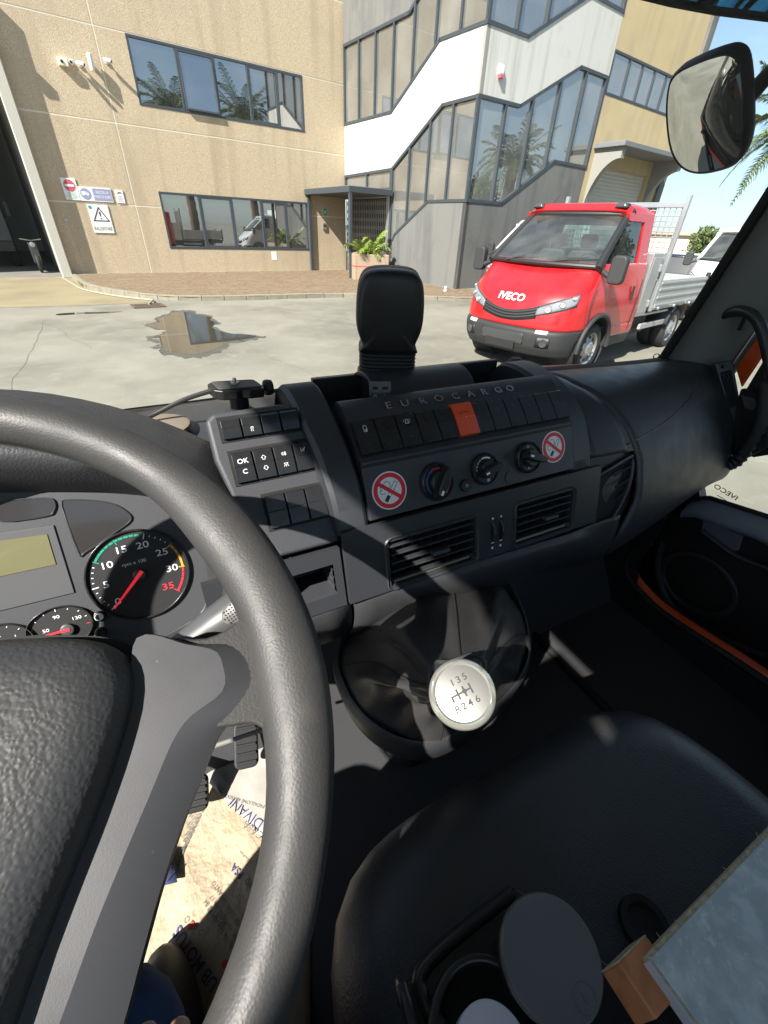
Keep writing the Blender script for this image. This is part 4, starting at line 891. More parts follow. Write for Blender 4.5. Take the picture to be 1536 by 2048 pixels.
b = MB(); b.tube([Q @ V((-.33, 1.1, .45)), Q @ V((0, 1.05, .52)), Q @ V((.33, 1.1, .45))], .02, 6); build(b, 'handlebar', M_steel, mt)
b = MB(); b.lathe([(.09, 0), (.08, .05), (0, .06)], 16, Q @ Matrix.Translation((0, .92, .6))); build(b, 'headlight', M_lampglass, mt)
# ================================================================== cab interior materials
M_dash = mat('dash_grain', (0.030, 0.031, 0.034), .45, bump=('leather', 420, .35, .0006), rvar=(40, .06))
M_dashf = mat('dash_fine_grain', (0.031, 0.033, 0.037), .43, bump=('leather', 650, .3, .0004), rvar=(30, .06))
M_sat = mat('satin_plastic', (0.033, 0.035, 0.040), .40, bump=('noise', 1500, .12, .0003), rvar=(25, .05), wear=[(60, (.055, .055, .056), .66, .85), (420, (.10, .10, .095), .705, .76)])
M_smo = mat('smooth_black', (0.022, 0.022, 0.024), .32, rvar=(30, .05))
M_key = mat('switch_black', (.016, .0165, .018), .30, rvar=(80, .06))
M_gran = mat('granular_grey', (0.045, 0.047, 0.054), .5, bump=('noise', 900, .5, .0007))
M_clus = mat('cluster_grey', (0.055, 0.057, 0.063), .5, bump=('noise', 1100, .4, .0005), wear=[(90, (.19, .19, .19), .70, .82)])
M_rimL = mat('wheel_leather', (0.036, 0.035, 0.035), .52, spec=.38, bump=('leather', 640, .30, .0004), rvar=(30, .06), wear=[(25, (.055, .052, .05), .55, .8)])
M_pad = mat('wheel_pad', (0.030, 0.031, 0.033), .48, bump=('leather', 420, .5, .0006), wear=[(300, (.13, .13, .13), .72, .8)])
M_spoke = mat('spoke_charcoal', (0.055, 0.055, 0.060), .40, metal=.15, bump=('noise', 1300, .15, .0003), wear=[(120, (.19, .19, .19), .70, .8)], rvar=(20, .06))
M_blk = mat('matt_black', (.008, .008, .008), .8); M_rub = mat('rubber_black', (.014, .014, .015), .6)
M_seat = mat('vinyl_seat', (0.045, 0.046, 0.049), .42, bump=('leather', 420, .35, .0008), rvar=(12, .08))
M_mat = mat('floor_mat', (0.038, 0.039, 0.042), .62, bump=('noise', 700, .4, .001), wear=[(14, (.05, .047, .042), .66, .8)])
M_boot = mat('gear_boot_leather', (0.034, 0.033, 0.033), .47, bump=('leather', 480, .4, .0006), rvar=(20, .08))
M_mark = mat('marking_white', (0.850, 0.860, 0.880), .5); M_markd = mat('marking_dim', (.10, .10, .10), .5); M_red = mat('needle_red', (.8, .03, .05), .4, emit=(.8, .03, .05, .25))
M_orange = mat('hazard_orange', (.74, .075, .018), .33, coat=.3); M_cabo = mat('cab_orange_paint', (0.720, 0.085, 0.014), .3, coat=.7)
M_stw = mat('sticker_white', (0.820, 0.820, 0.820), .35); M_str = mat('sticker_red', (0.720, 0.012, 0.030), .35); M_stk = mat('sticker_black', (.012, .012, .014), .35)
M_grn = mat('scale_green', (.02, .28, .19), .5); M_amb = mat('scale_amber', (.75, .38, .03), .5); M_scr = mat('scale_red', (.65, .03, .05), .5)
M_lcd = mat('lcd', (0.155, 0.148, 0.080), .25, coat=.3); M_smoke = mat('warning_window', (.035, .033, .033), .22, coat=.6); M_dial = mat('dial_black', (0.018, 0.018, 0.019), .55); M_bez = mat('dial_bezel', (.02, .02, .021), .25)
M_sil = mat('knob_silver', (0.310, 0.310, 0.300), .34, .85); M_clear = mat('knob_clear_ring', (.42, .42, .38), .12, .6, coat=1.0); M_chrome = mat('chrome_letters', (.55, .56, .6), .25, .9)
M_beigegap = mat('trim_beige', (.30, .25, .17), .7); M_grey1 = mat('stalk_grey', (0.065, 0.067, 0.070), .4); M_perf = mat('stalk_pad', (0.110, 0.108, 0.105), .45)
M_blue = mat('scale_blue', (.03, .12, .45), .5); M_wsg = glass('windscreen_glass', (.95, .97, .96), refl=-.01, ior=1.38, dirt_haze=.035, dlo=.006, dsc=5); M_tint = glass('visor_teal', (.34, .74, .84), refl=.02)
def yslope(y0, z0, y1, z1): return frame((0, y0, z0), (1, 0, 0), (0, y1-y0, z1-z0))
def loc2(px, py, F):
    p = F.inverted() @ hit(px, py, F.translation, F.to_3x3().col[2]); return p.x, p.y
def extrude_x(prof, x0, x1, n=1, curve=None):
    """profile (y,z) list swept along X"""
    b = MB(); rows = []
    for i in range(n+1):
        x = lerp(x0, x1, i/n); rows.append([V((x, y, z)) for y, z in prof])
    b.grid(rows); b.poly(rows[0]); b.poly(rows[-1]); return b
Tt = Matrix.Translation
# ================================================================== the cab shell
cab = thing('truck_cab', (.22, .4, .9), 'black lined cab of an orange truck with open windscreen view', 'truck cab')
XC = .22; M_pil = mat('pillar_grey', (0.170, 0.170, 0.160), .6, bump=('noise', 1500, .15, .0003))
def wsy(x, z): return .80-.15*abs((x-XC)/.95)**4-.20*(z-1.63)
b = MB(); b.grid([[V((lerp(-.77, 1.19, i/24), wsy(lerp(-.77, 1.19, i/24), z), z)) for i in range(25)] for z in [1.60+.125*k for k in range(9)]])
wsc = build(b, 'windscreen', M_wsg, cab, smooth=60)
b = MB(); b.grid([[V((lerp(-.77, 1.19, i/24), wsy(lerp(-.77, 1.19, i/24), z)+.004, z)) for i in range(25)] for z in (1.585, 1.62)]); build(b, 'frit_band', M_blk, wsc, smooth=60)
# mirrored maker's etching on glass
def etched(txt_, p, xdir, ydir, size, par): build(text_mb(txt_, size, frame(p, xdir, ydir), 0, sx=1.25, bold=.015), 'etched_mark', M_blk, par, smooth=0)
pe = hit(1330, 713, (1.05, .66, 1.66), (.35, -.9, .1)); etched('IVECO', pe, (-.93, .36, 0), (0, -.2, 1), .022, wsc)
# floor, firewall, roof, rear wall, pillars
b = MB(); b.box((.22, -.1, .93), (1.98, 1.7, .04)); build(b, 'floor', M_mat, cab)
b = MB(); b.box((.22, .70, 1.27), (1.98, .03, .7)); build(b, 'firewall', M_blk, cab)
b = MB(); b.box((.22, -.12, 2.66), (2.1, 1.35, .06)); build(b, 'roof', mat('headliner', (.55, .55, .53), .9), cab)
b = MB()
for q in rects_minus((-.83, 1.27, .95, 2.75), [(-.6, 1.05, 1.55, 2.48)]): b.box(((q[0]+q[1])/2, -.82, (q[2]+q[3])/2), (q[1]-q[0], .05, q[3]-q[2]))
rw_ = build(b, 'rear_wall', mat('rear_trim', (.30, .30, .30), .9), cab)
b = MB(); b.box((.225, -.82, 2.015), (1.66, .006, .94)); build(b, 'rear_window', M_wsg, cab)  # unseen rear glazing, added to let more daylight into the cab
b = MB(); b.box((-.80, -.60, 1.74), (.1, .42, 1.58)); b.box((-.80, -.68, 2.585), (.098, .25, .11)); build(b, 'door_post', M_sat, cab)  # left post, out of view, stepped to shape sun on seat and floor
b = MB(); b.box((1.24, -.63, 1.8), (.1, .36, 1.75)); build(b, 'door_post', M_sat, cab)
for s, xe in ((-1, -.80), (1, 1.235)):
    rows = []
    for z in (1.60, 1.68, 1.78, 1.9, 2.05, 2.25, 2.45, 2.62):
        dy = -.235*(z-1.66); xi = xe-s*.085
        rows.append([V((xi, .655+dy, z)), V((xi-s*.012, .640+dy, z)), V((xi-s*.006, .60+dy, z)), V((xe-s*.03, .535+dy, z)), V((xe, .525+dy, z)), V((xe+s*.02, .56+dy, z)), V((xe, .66+dy, z))])
    b = MB(); b.grid(rows, closeu=True); pil = build(b, 'windscreen_pillar', M_pil, cab, smooth=50)
    b = MB(); b.tube([r_[0]+V((-s*.006, .004, 0)) for r_ in rows], .011, 8); build(b, 'gasket', M_blk, pil)
# outer orange skin below the windscreen and round the doors
b = MB(); b.grid([[V((lerp(-.85, 1.30, i/20), wsy(lerp(-.85, 1.30, i/20), 1.5)+.07, z)) for i in range(21)] for z in (.7, 1.1, 1.5, 1.585)]); build(b, 'front_panel', M_cabo, cab, smooth=60, solid=.02)
b = MB(); b.box((.22, -.12, 2.73), (2.2, 1.5, .06)); build(b, 'roof_skin', M_cabo, cab, bev=.02)
b = MB(); pts = [(.60, 1.40), (.60, 1.62), (.46, 2.45), (.40, 2.62), (.46, 2.66), (.54, 2.45), (.68, 1.62), (.72, 1.40)]
for xx in (1.275, -.845): b.prism(pts, -.012, .012, Matrix(((0, 0, 1, xx), (1, 0, 0, 0), (0, 1, 0, 0), (0, 0, 0, 1))))
build(b, 'outer_pillar_skin', M_cabo, cab)
# sill edge in body colour along the passenger doorway
sp = smooth_path([(1.10, .475, 1.20), (1.10, .492, 1.15), (1.10, .486, 1.105), (1.10, .45, 1.072), (1.10, .36, 1.052), (1.10, .24, 1.058), (1.10, .11, 1.068), (1.10, -.3, 1.08)], 6)
b = MB(); b.tube(sp, .011, 10); build(b, 'sill_edge', M_cabo, cab)
b = MB(); b.tube([p+V((-.012, .008, -.008)) for p in sp], .009, 8); build(b, 'sill_gasket', M_rub, cab)
b = MB(); b.prism([(-.7, .95), (-.7, 1.06), (.1, 1.05), (.36, 1.035), (.44, 1.06), (.47, 1.11), (.46, 1.3), (.7, 1.3), (.7, .95)], -.015, .0, Matrix(((0, 0, 1, 1.098), (1, 0, 0, 0), (0, 1, 0, 0), (0, 0, 0, 1)))); build(b, 'sill_panel', M_smo, cab)
# mats
def sheet(name, pts, z, m, th=.006, par=cab, bev=.004): q = MB(); q.prism(pts, z, z+th); return build(q, name, m, par, bev=bev)
sheet('tunnel_mat', [(-.72, -.5), (.755, -.5), (.755, .66), (-.72, .66)], .951, M_mat, .012)
sheet('passenger_mat', [(.772, -.5), (1.085, -.5), (1.085, .66), (.772, .66)], .951, M_mat, .016)
b = MB(); b.box((.7635, .08, .962), (.017, 1.1, .026)); build(b, 'mat_seam', M_blk, cab, bev=.005)
b = MB(); b.add([V((-.72, .48, .955)), V((1.09, .48, .955)), V((1.09, .68, 1.25)), V((-.72, .68, 1.25))], [(0, 1, 2, 3)]); build(b, 'toe_board', M_mat, cab)
# sun visor outside the screen
b = MB(); b.grid([[V((x, wsy(x, 2.3)+.16-.45*max(0, (2.30+dz)-2.3), 2.262+dz-.02*abs((x-XC)/.95)**2)) for x in [lerp(-.8, 1.3, i/24) for i in range(25)]] for dz in (0, .1, .2, .32)]); vis = build(b, 'sun_visor', M_tint, cab, smooth=60, solid=.006)
b = MB(); b.tube([V((x, wsy(x, 2.3)+.16, 2.262-.02*abs((x-XC)/.95)**2)) for x in [lerp(-.8, 1.3, i/24) for i in range(25)]], .006, 8); build(b, 'visor_edge', M_blk, vis)

# ================================================================== dashboard
da = thing('dashboard', (.3, .55, 1.3), 'black dashboard with rows of rocker switches, heater knobs and air vents', 'dashboard')
X0, X1 = .205, .598
prof = [(.660, 1.60), (.548, 1.60), (.546, 1.692), (.538, 1.697), (.520, 1.694), (.503, 1.684), (.497, 1.676), (.462, 1.645), (.452, 1.640), (.452, 1.30), (.66, 1.30)]
b = extrude_x(prof, X0, X1); con = build(b, 'console', M_sat, da, bev=.003)
b = MB(); b.box(((X0+X1)/2, .662, 1.650), (X1-X0-.01, .012, .088)); b.box(((X0+X1)/2, .605, 1.608), (X1-X0-.01, .11, .006)); build(b, 'tray', M_smo, da, bev=.002)
# raised letters
EL = yslope(.503, 1.684, .520, 1.694); x = .244
for ch, px_ in zip('EUROCARGO', (772, 805, 840, 872, 905, 935, 962, 990, 1013)):
    xx, yy = loc2(px_, 806-(px_-772)*.145, EL)
    build(text_mb('Λ' if False else ch, .0165, EL @ Tt((xx, .0098, .0032)), .0, sx=1.25, bold=.006), 'letter', M_chrome, con, smooth=0, solid=.0016)
# pod base: half barrel lying across, with usb sockets in its left cheek
BX = Matrix(((0, 0, 1, .298), (1, 0, 0, .628), (0, 1, 0, 1.636), (0, 0, 0, 1)))
b = MB(); arc = [(.067*math.cos(a), .067*math.sin(a)) for a in [math.radians(-8+196*i/28) for i in range(29)]]
b.prism(arc, 0, .185, BX); pb = build(b, 'pod_base', M_sat, da, bev=.006, seg=3)
b = MB(); b.ring(.061, .069, -.012, .004, 40, BX, math.radians(-8), math.radians(188)); build(b, 'cheek_rim', M_sat, pb, bev=.002)
UF = frame((.2925, .585, 1.665), (-.25, -1, 0), (0, 0, 1))
UF = frame(hit(760, 782, (.30, .56, 1.69), (-.35, -.94, .3)), (.94, -.35, 0), (0, .25, .95))
b = MB(); b.prism(rrect(.034, .030, .003), -.004, .002, UF); us = build(b, 'usb_panel', M_smo, da, bev=.0012)
for s in (-1, 1):
    b = MB(); b.box((s*.0075, .004, .0022), (.011, .010, .002), UF); build(b, 'usb_socket', M_grey1, us)
    b = MB(); b.box((s*.0075, .0045, .0035), (.0085, .0045, .0012), UF); build(b, 'usb_slot', M_blk, us)
    build(text_mb('⏻' if False else 'Q', .008, UF @ Tt((s*.0075, -.009, .0024)), 0), 'usb_mark', M_mark, us, smooth=0)
# arches either side of the console
def arch(xt0, xt1, xb0, xb1, path):
    b = MB(); n = len(path); rows = []
    for i, (y, z) in enumerate(path):
        t = i/(n-1); a, c = lerp(xt0, xb0, t), lerp(xt1, xb1, t); th = .05
        ny, nz_ = (-.75, .66); rows.append([V((a, y+.05, z-.07)), V((a, y+.002, z-.006)), V((a+.006, y, z)), V((c-.006, y, z)), V((c, y+.002, z-.006)), V((c, y+.05, z-.07))])
    b.grid(rows); b.poly(rows[0]); b.poly(rows[-1]); return build(b, 'arch_trim', M_sat, da, smooth=50, bev=.0015)
AP = smooth_path([(.606, 1.655, 0), (.597, 1.703, 0), (.580, 1.714, 0), (.552, 1.704, 0), (.507, 1.679, 0), (.470, 1.650, 0), (.440, 1.608, 0), (.422, 1.560, 0)], 5)
arch(.130, .186, .160, .2045, [(p.x, p.y) for p in AP])
AP2 = smooth_path([(.655, 1.655, 0), (.64, 1.690, 0), (.615, 1.698, 0), (.575, 1.695, 0), (.520, 1.680, 0), (.475, 1.652, 0), (.442, 1.608, 0), (.422, 1.560, 0)], 5)
arch(.575, .640, .5985, .646, [(p.x, p.y) for p in AP2])
# ---- centre row of rocker switches
SF = yslope(.4625, 1.6455, .4975, 1.6765); SL = math.hypot(.035, .031); n = 12; pit = (X1-X0-.004)/n
def rocker(w_, h_, d=.006, split=.5, tip=.0015, two=True):
    """one rocker key in local coordinates, x across, y up, z out"""
    q = MB(); s1 = h_*split; e = .0007
    pr = [(0, 0), (0, d*.75), (s1-e, d), (s1, d-.0006), (s1+e, d), (h_-.003, d*1.02), (h_, d*.6), (h_, 0)]
    q.prism([(y, z) for y, z in pr], -w_/2, w_/2, Matrix(((0, 0, 1, 0), (1, 0, 0, 0), (0, 1, 0, 0), (0, 0, 0, 1)))); return q
mk = rocker(pit-.0018, SL*1.06, .009).mesh('rocker_key', [M_key], 0); rk = rocker(pit+.003, SL*1.12, .012).mesh('hazard_key', [M_orange], 30)
b = MB(); b.box(((X0+X1)/2, SL/2, .0005), (X1-X0-.002, SL*1.1, .003), SF); swp = build(b, 'switch_row', M_blk, da)
def put(name, me, M, par, bev=.0006):
    o = link(name, me, par, M); k = o.modifiers.new('bevel', 'BEVEL'); k.width = bev; k.segments = 2; k.limit_method = 'ANGLE'; return o
for i in range(n):
    xx = X0+.002+pit*(i+.5); hz = i == 5
    put('hazard_switch' if hz else 'rocker_switch', rk if hz else mk, SF @ Tt((xx, -.001, .001)), swp)
def icon(parts, F, x, y, z, s, par, m=M_mark, name='switch_symbol'):
    """parts: list of polylines (unit size) drawn as thin ribs"""
    b = MB(); Fm = F @ Tt((x, y, z)); th = .07
    for pl_ in parts:
        for p, q in zip(pl_, pl_[1:]):
            p, q = V((*p, 0)), V((*q, 0)); d = q-p
            if d.length < 1e-6: continue
            dn = d.normalized(); b.box((0, 0, 0), ((d.length+th)*s, th*2*s, .0003), Fm @ frame((p+q)/2*s, dn, V((0, 0, 1)).cross(dn)))
    return build(b, name, m, par, smooth=0)
def circ(cx, cy, r, a0=0, a1=360, k=14): return [(cx+r*math.cos(math.radians(lerp(a0, a1, i/k))), cy+r*math.sin(math.radians(lerp(a0, a1, i/k)))) for i in range(k+1)]
zt = .0108
icon([[(-.5, -.9), (-.5, .7), (-.2, 1), (.3, 1), (.5, .7), (.5, -.5)], [(-.1, -.2), (-.1, -1)], [(.15, -.2), (.15, -1)], [(.35, -.2), (.35, -1)]], SF, X0+.002+pit*.5, SL*.72, zt, .0048, swp)
icon([[(-.5, -.6), (-.4, .2), (-.25, .6), (.25, .6), (.4, .2), (.5, -.6), (-.6, -.6)], [(-.8, .5), (-1, .6)], [(.8, .5), (1, .6)], [(-.85, 0), (-1.1, 0)], [(.85, 0), (1.1, 0)]], SF, X0+.002+pit*2.5, SL*.74, zt, .0050, swp)
icon([[(-.5, 0), (.5, 0)]], SF, X0+.002+pit*.5, SL*.28, .0096, .005, swp, M_markd); icon([[(-.4, 0), (.4, 0)]], SF, X0+.002+pit*2.5, SL*.28, .0096, .005, swp, M_markd)
icon([[(-.4, -.5), (0, .5), (.4, -.5)]], SF, X0+.002+pit*5.5, SL*.55, .0138, .0022, swp)
icon([circ(0, -.3, 1.0, 35, 145, 10)], SF, X0+.002+pit*5.5, SL*.60, .0137, .0095, swp, mat('hazard_red_line', (.45, .03, .01), .4))
# ---- climate panel
CF = yslope(.4215, 1.566, .456, 1.641); CL = math.hypot(.0345, .075)
b = MB(); b.box(((X0+X1)/2, CL/2, -.006), (X1-X0-.001, CL, .012), CF); cp = build(b, 'climate_panel', M_sat, da, bev=.0012)
# the two no smoking stickers
def nosmoke(px_, py_, r):
    x, y = loc2(px_, py_, CF); F = CF @ Tt((x, y, .0002))
    b = MB(); b.lathe([(r, 0), (r, .0004)], 44, F); st = build(b, 'no_smoking_sticker', M_stw, da); st['label'] = 'round white no smoking sticker with red ring and bar'
    b = MB(); b.ring(r*.70, r*.93, .0003, .0008, 44, F); b.box((0, 0, .0007), (r*1.5, r*.2, .0005), F @ Matrix.Rotation(math.radians(-38), 4, 'Z')); build(b, 'prohibition_ring', M_str, st, smooth=0)
    G = F @ Matrix.Rotation(math.radians(52), 4, 'Z')
    b = MB(); b.box((-r*.1, 0, .0005), (r*.36, r*.2, .0004), G @ Tt((-r*.32, -r*.1, 0))); build(b, 'cigarette_tip', M_stk, st, smooth=0)
    icon([[(-.1, .1), (.62, .1), (.62, -.1), (-.1, -.1)]], G, 0, -r*.1, .0006, r, da, M_stk, 'cigarette_outline') if False else None
    b = MB()
    for yy in (.1, -.1): b.box((r*.2, yy*r-r*.1, .0005), (r*.75, r*.025, .0003), G)
    b.box((r*.57, -r*.1, .0005), (r*.025, r*.2, .0003), G)
    for cx, cy, rr, a0, a1 in ((-.34, .22, .16, 60, 250), (-.12, .30, .2, -60, 140), (-.4, .0, .14, 120, 330)):
        pl_ = circ(cx*r, cy*r, rr*r, a0, a1, 10)
        for p, q in zip(pl_, pl_[1:]):
            p, q = V((*p, .0005)), V((*q, .0005)); dn = (q-p).normalized(); b.box((0, 0, 0), ((q-p).length, r*.025, .0003), F @ frame((p+q)/2, dn, V((0, 0, 1)).cross(dn)))
    build(b, 'smoke_outline', M_stk, st, smooth=0)
nosmoke(779, 981, .0268); nosmoke(1107, 894, .0262)
# three rotary knobs
def knob(px_, py_, r, ang, kind):
    x, y = loc2(px_, py_, CF); F = CF @ Tt((x, y, 0))
    b = MB(); b.lathe([(r*1.22, 0), (r*1.2, .006), (r*1.1, .009), (r*1.0, .0075), (r*.97, .006), (0, .006)], 44, F, cap=False); kb = build(b, 'rotary_knob', M_smo, da, smooth=40)
    b = MB(); b.lathe([(r*.70, .006), (r*.68, .014), (r*.6, .0165), (0, .0165)], 36, F, cap=False); build(b, 'knob_body', M_smo, kb, smooth=40)
    G = F @ Matrix.Rotation(math.radians(ang), 4, 'Z')
    b = MB(); b.prism([(-r*1.0, -r*.2), (-r*.75, -r*.3), (r*.3, -r*.33), (r*1.0, -r*.22), (r*1.1, 0), (r*1.0, r*.22), (r*.3, r*.33), (-r*.75, r*.3), (-r*1.0, r*.2)], .010, .028, G, tap=.86); build(b, 'knob_grip', M_smo, kb, bev=.002, seg=3)
    b = MB(); b.box((-r*.7, 0, .0283), (r*.3, r*.14, .0006), G); build(b, 'knob_pointer', M_mark, kb)
    def arc(a0, a1, m, nm, ri=.80, ro=.88):
        b = MB(); b.ring(r*ri, r*ro, .0062, .0068, 20, F, math.radians(a0), math.radians(a1)); build(b, nm, m, kb, smooth=0)
    if kind == 0:
        for k in range(5): arc(120+k*24, 141+k*24, M_blue, 'cold_scale')
        arc(75, 118, M_scr, 'warm_scale'); arc(-48, 10, M_scr, 'hot_scale', .76, .9)
        icon([[(-.8, .5), (.8, .5), (.5, -.4), (-.5, -.4), (-.8, .5)]], F, r*.48, -r*.74, .0066, r*.11, kb); icon([circ(0, 0, .8)], F, -r*.4, -r*.8, .0066, r*.09, kb)
    elif kind == 1:
        arc(60, 112, M_mark, 'fan_scale', .82, .92)
        for k in range(6): arc(118+k*18, 130+k*18, M_markd if k > 3 else M_mark, 'fan_scale', .84, .89)
        build(text_mb('MAX', r*.26, F @ Tt((r*.68, -r*.5, .0068)) @ Matrix.Rotation(math.radians(52), 4, 'Z'), 0, bold=.01), 'fan_lettering', M_mark, kb, smooth=0)
        icon([circ(.3, .3, .3, k=8), circ(-.3, -.3, .3, k=8), circ(.3, -.3, .3, k=8), circ(-.3, .3, .3, k=8)], F, r*.12, -r*.85, .0066, r*.2, kb)
    else:
        for a in (95, 35, -40, -100): icon([[(-.5, .6), (0, 0), (.6, .4)], [(0, 0), (-.1, -.6), (.5, -.6)]], F, r*.82*math.cos(math.radians(a)), r*.82*math.sin(math.radians(a)), .0066, r*.13, kb)
    return kb
knob(872, 963, .0232, -122+180+168, 0) if False else knob(872, 963, .0232, 58, 0); knob(967, 938, .0205, 14, 1); knob(1053, 915, .0212, -20, 2)
x, y = loc2(930, 971, CF); b = MB(); b.lathe([(.0098, 0), (.0094, .004), (.008, .0052), (0, .0052)], 28, CF @ Tt((x, y, 0)), cap=False); kb = build(b, 'recirculation_button', M_smo, da, smooth=40)
icon([[(-.6, -.4), (.3, -.4), (.6, -.1), (.6, .2), (.3, .5), (-.5, .5), (-.2, .8)], [(-.5, .5), (-.2, .2)]], CF, x, y, .0053, .0036, kb)
x, y = loc2(1020, 955, CF); b = MB(); b.lathe([(.0105, 0), (.0102, .0012), (0, .0012)], 28, CF @ Tt((x, y, 0)), cap=False); build(b, 'blank_plug', M_sat, cp, smooth=40)
# ---- vents
VF = yslope(.3865, 1.462, .412, 1.560); VL = math.hypot(.0255, .098)
def vrect(a, b_, c, d):
    P = [loc2(*q, VF) for q in (a, b_, c, d)]; xs = sorted(p[0] for p in P); ys = sorted(p[1] for p in P); return ((xs[0]+xs[1])/2, (xs[2]+xs[3])/2, (ys[0]+ys[1])/2, (ys[2]+ys[3])/2)
VA = vrect((768, 1083), (946, 1043), (955, 1112), (790, 1158)); VB = vrect((1030, 1018), (1146, 972), (1142, 1060), (1036, 1098))
ym = (VA[2]+VB[2])/2; yM = (VA[3]+VB[3])/2; VA = (VA[0], VA[1], ym, yM); VB = (VB[0], VB[1], ym, yM)
b = MB()
for q in rects_minus((.160, .66, -.004, VL+.004), [VA, VB]): b.box(((q[0]+q[1])/2, (q[2]+q[3])/2, -.004), (q[1]-q[0], q[3]-q[2], .008), VF)
vt = build(b, 'vent_surround', M_sat, da, smooth=0)
for k, VR in enumerate((VA, VB)):
    x0, x1, y0, y1 = VR; cx, cy, w_, h_ = (x0+x1)/2, (y0+y1)/2, x1-x0, y1-y0
    # bevelled frame round the opening
    b = MB(); o_ = rrect(w_+.014, h_+.014, .012, 5); i_ = rrect(w_-.002, h_-.002, .010, 5)
    R0 = [VF @ V((cx+p[0], cy+p[1], .0005)) for p in o_]; R1 = [VF @ V((cx+p[0]*.985, cy+p[1]*.97, .0028)) for p in o_]; R2 = [VF @ V((cx+p[0], cy+p[1], -.008)) for p in i_]; R3 = [VF @ V((cx+p[0], cy+p[1], -.05)) for p in i_]
    b.grid([R0, R1, R2, R3], closeu=True); b.poly(R3); vo = build(b, 'air_vent', M_sat, da, smooth=40)
    b = MB(); b.box((cx, y0+.004, -.012), (w_*.9, .004, .012), VF); build(b, 'vent_lip', M_beigegap, vo)
    for i in range(5):
        b = MB(); b.box((cx, lerp(y0, y1, (i+.7)/5.4), -.006), (w_-.006, .0024, .011), VF @ Tt((0, 0, 0))); build(b, 'vent_slat', M_sat, vo, bev=.0008)
    for i in range(9):
        b = MB(); b.box((lerp(x0, x1, (i+.7)/9.4), cy, -.022), (.0022, h_-.006, .014), VF @ Tt((lerp(x0, x1, (i+.7)/9.4), 0, -.022)) @ Matrix.Rotation(.35, 4, 'Y') @ Tt((-lerp(x0, x1, (i+.7)/9.4), 0, .022))); build(b, 'vent_vane', M_smo, vo)
    b = MB(); b.box((cx+.008, lerp(y0, y1, .49), .004), (.030, .006, .010), VF); build(b, 'vent_tab', M_grey1, vo, bev=.0015)
    # thumb wheels between the vents
xa = (VA[1]+VB[0])/2
for s in (-1, 1):
    xx = xa+s*.0085; yc = (ym+yM)/2
    b = MB(); b.box((xx, yc, .0003), (.0066, .040, .001), VF); build(b, 'wheel_slot', M_blk, da)
    b = MB(); b.lathe([(.021, -.0022), (.022, -.0012), (.022, .0012), (.021, .0022)], 36, VF @ Tt((xx, yc+.003, -.013)) @ Matrix.Rotation(math.pi/2, 4, 'Y')); tw_ = build(b, 'thumb_wheel', M_smo, da)
    b = MB(); b.box((xx, yc-.0165, .0012), (.0052, .0012, .0006), VF); build(b, 'wheel_mark', M_mark, tw_)
    for yy, rr in ((yc+.026, .0017), (yc-.026, .0020)):
        b = MB(); b.ring(rr*.45 if yy > yc else .0001, rr, .0002, .0008, 16, VF @ Tt((xx, yy, 0))); build(b, 'wheel_symbol', M_mark, tw_)
TA = [(.72, 1.640), (.66, 1.660), (.61, 1.668), (.56, 1.664), (.515, 1.646), (.462, 1.606), (.425, 1.550), (.399, 1.485), (.384, 1.42), (.382, 1.37), (.395, 1.325), (.43, 1.295), (.52, 1.28)]
TB = [(.68, 1.640), (.635, 1.655), (.60, 1.660), (.56, 1.654), (.525, 1.632), (.492, 1.595), (.462, 1.548), (.438, 1.500), (.425, 1.463), (.421, 1.435), (.428, 1.408), (.455, 1.385), (.52, 1.37)]
def pas(x, t):
    k = max(0, min(1, (x-.66)/.53)); k2 = k*k*(3-2*k); ps = t*(len(TA)-1); i = min(int(ps), len(TA)-2); f_ = ps-i
    q = lambda T_: V((lerp(T_[i][0], T_[i+1][0], f_), lerp(T_[i][1], T_[i+1][1], f_)))
    p = q(TA).lerp(q(TB), k2); return V((x, p.x-.018*math.sin(math.pi*k)*math.sin(math.pi*min(1, t*1.1)), p.y))
TAs = None
def smooth_tab(T_): return [(p.x, p.y) for p in smooth_path([(y, z, 0) for y, z in T_], 4)]
TA, TB = smooth_tab(TA), smooth_tab(TB)
# ---- lower leather roll under the vents, knee panel, open bin at its left
LP = smooth_path([(.3885, 1.4595, 0), (.3795, 1.448, 0), (.3765, 1.425, 0), (.384, 1.392, 0), (.405, 1.355, 0), (.45, 1.315, 0), (.52, 1.29, 0)], 5)
b = MB(); b.grid([[V((x, p.x+.012*max(0, (.3-x)/.14) if x < .3 else p.x, p.y-.012*min(1, max(0, (x-.30)/.3)))) for p in LP] for x in [lerp(.168, .60, i/12) for i in range(13)]]+[[V((x, p.x, p.y-.012*min(1, max(0, (x-.30)/.3)))).lerp(pas(x, lerp(.625, 1, k/(len(LP)-1))), ((x-.60)/.133)**1.0*1.0) for k, p in enumerate(LP)] for x in [lerp(.618, .733, i/7) for i in range(8)]]); build(b, 'lower_roll', M_dash, da, smooth=60, solid=.006)
b = MB(); b.grid([[V((x, p.x+.014, p.y-.004)) for p in LP] for x in [lerp(-.12, .164, i/8) for i in range(9)]]); build(b, 'knee_panel', M_dash, da, smooth=60, solid=.006)
BF = yslope(.398, 1.462, .420, 1.535)
b = MB(); 
for q in rects_minus((-.02, .158, -.012, .078), [(.065, .146, .010, .056)]): b.box(((q[0]+q[1])/2, (q[2]+q[3])/2, -.004), (q[1]-q[0], q[3]-q[2], .010), BF)
bn_ = build(b, 'storage_bin', M_sat, da, smooth=0)
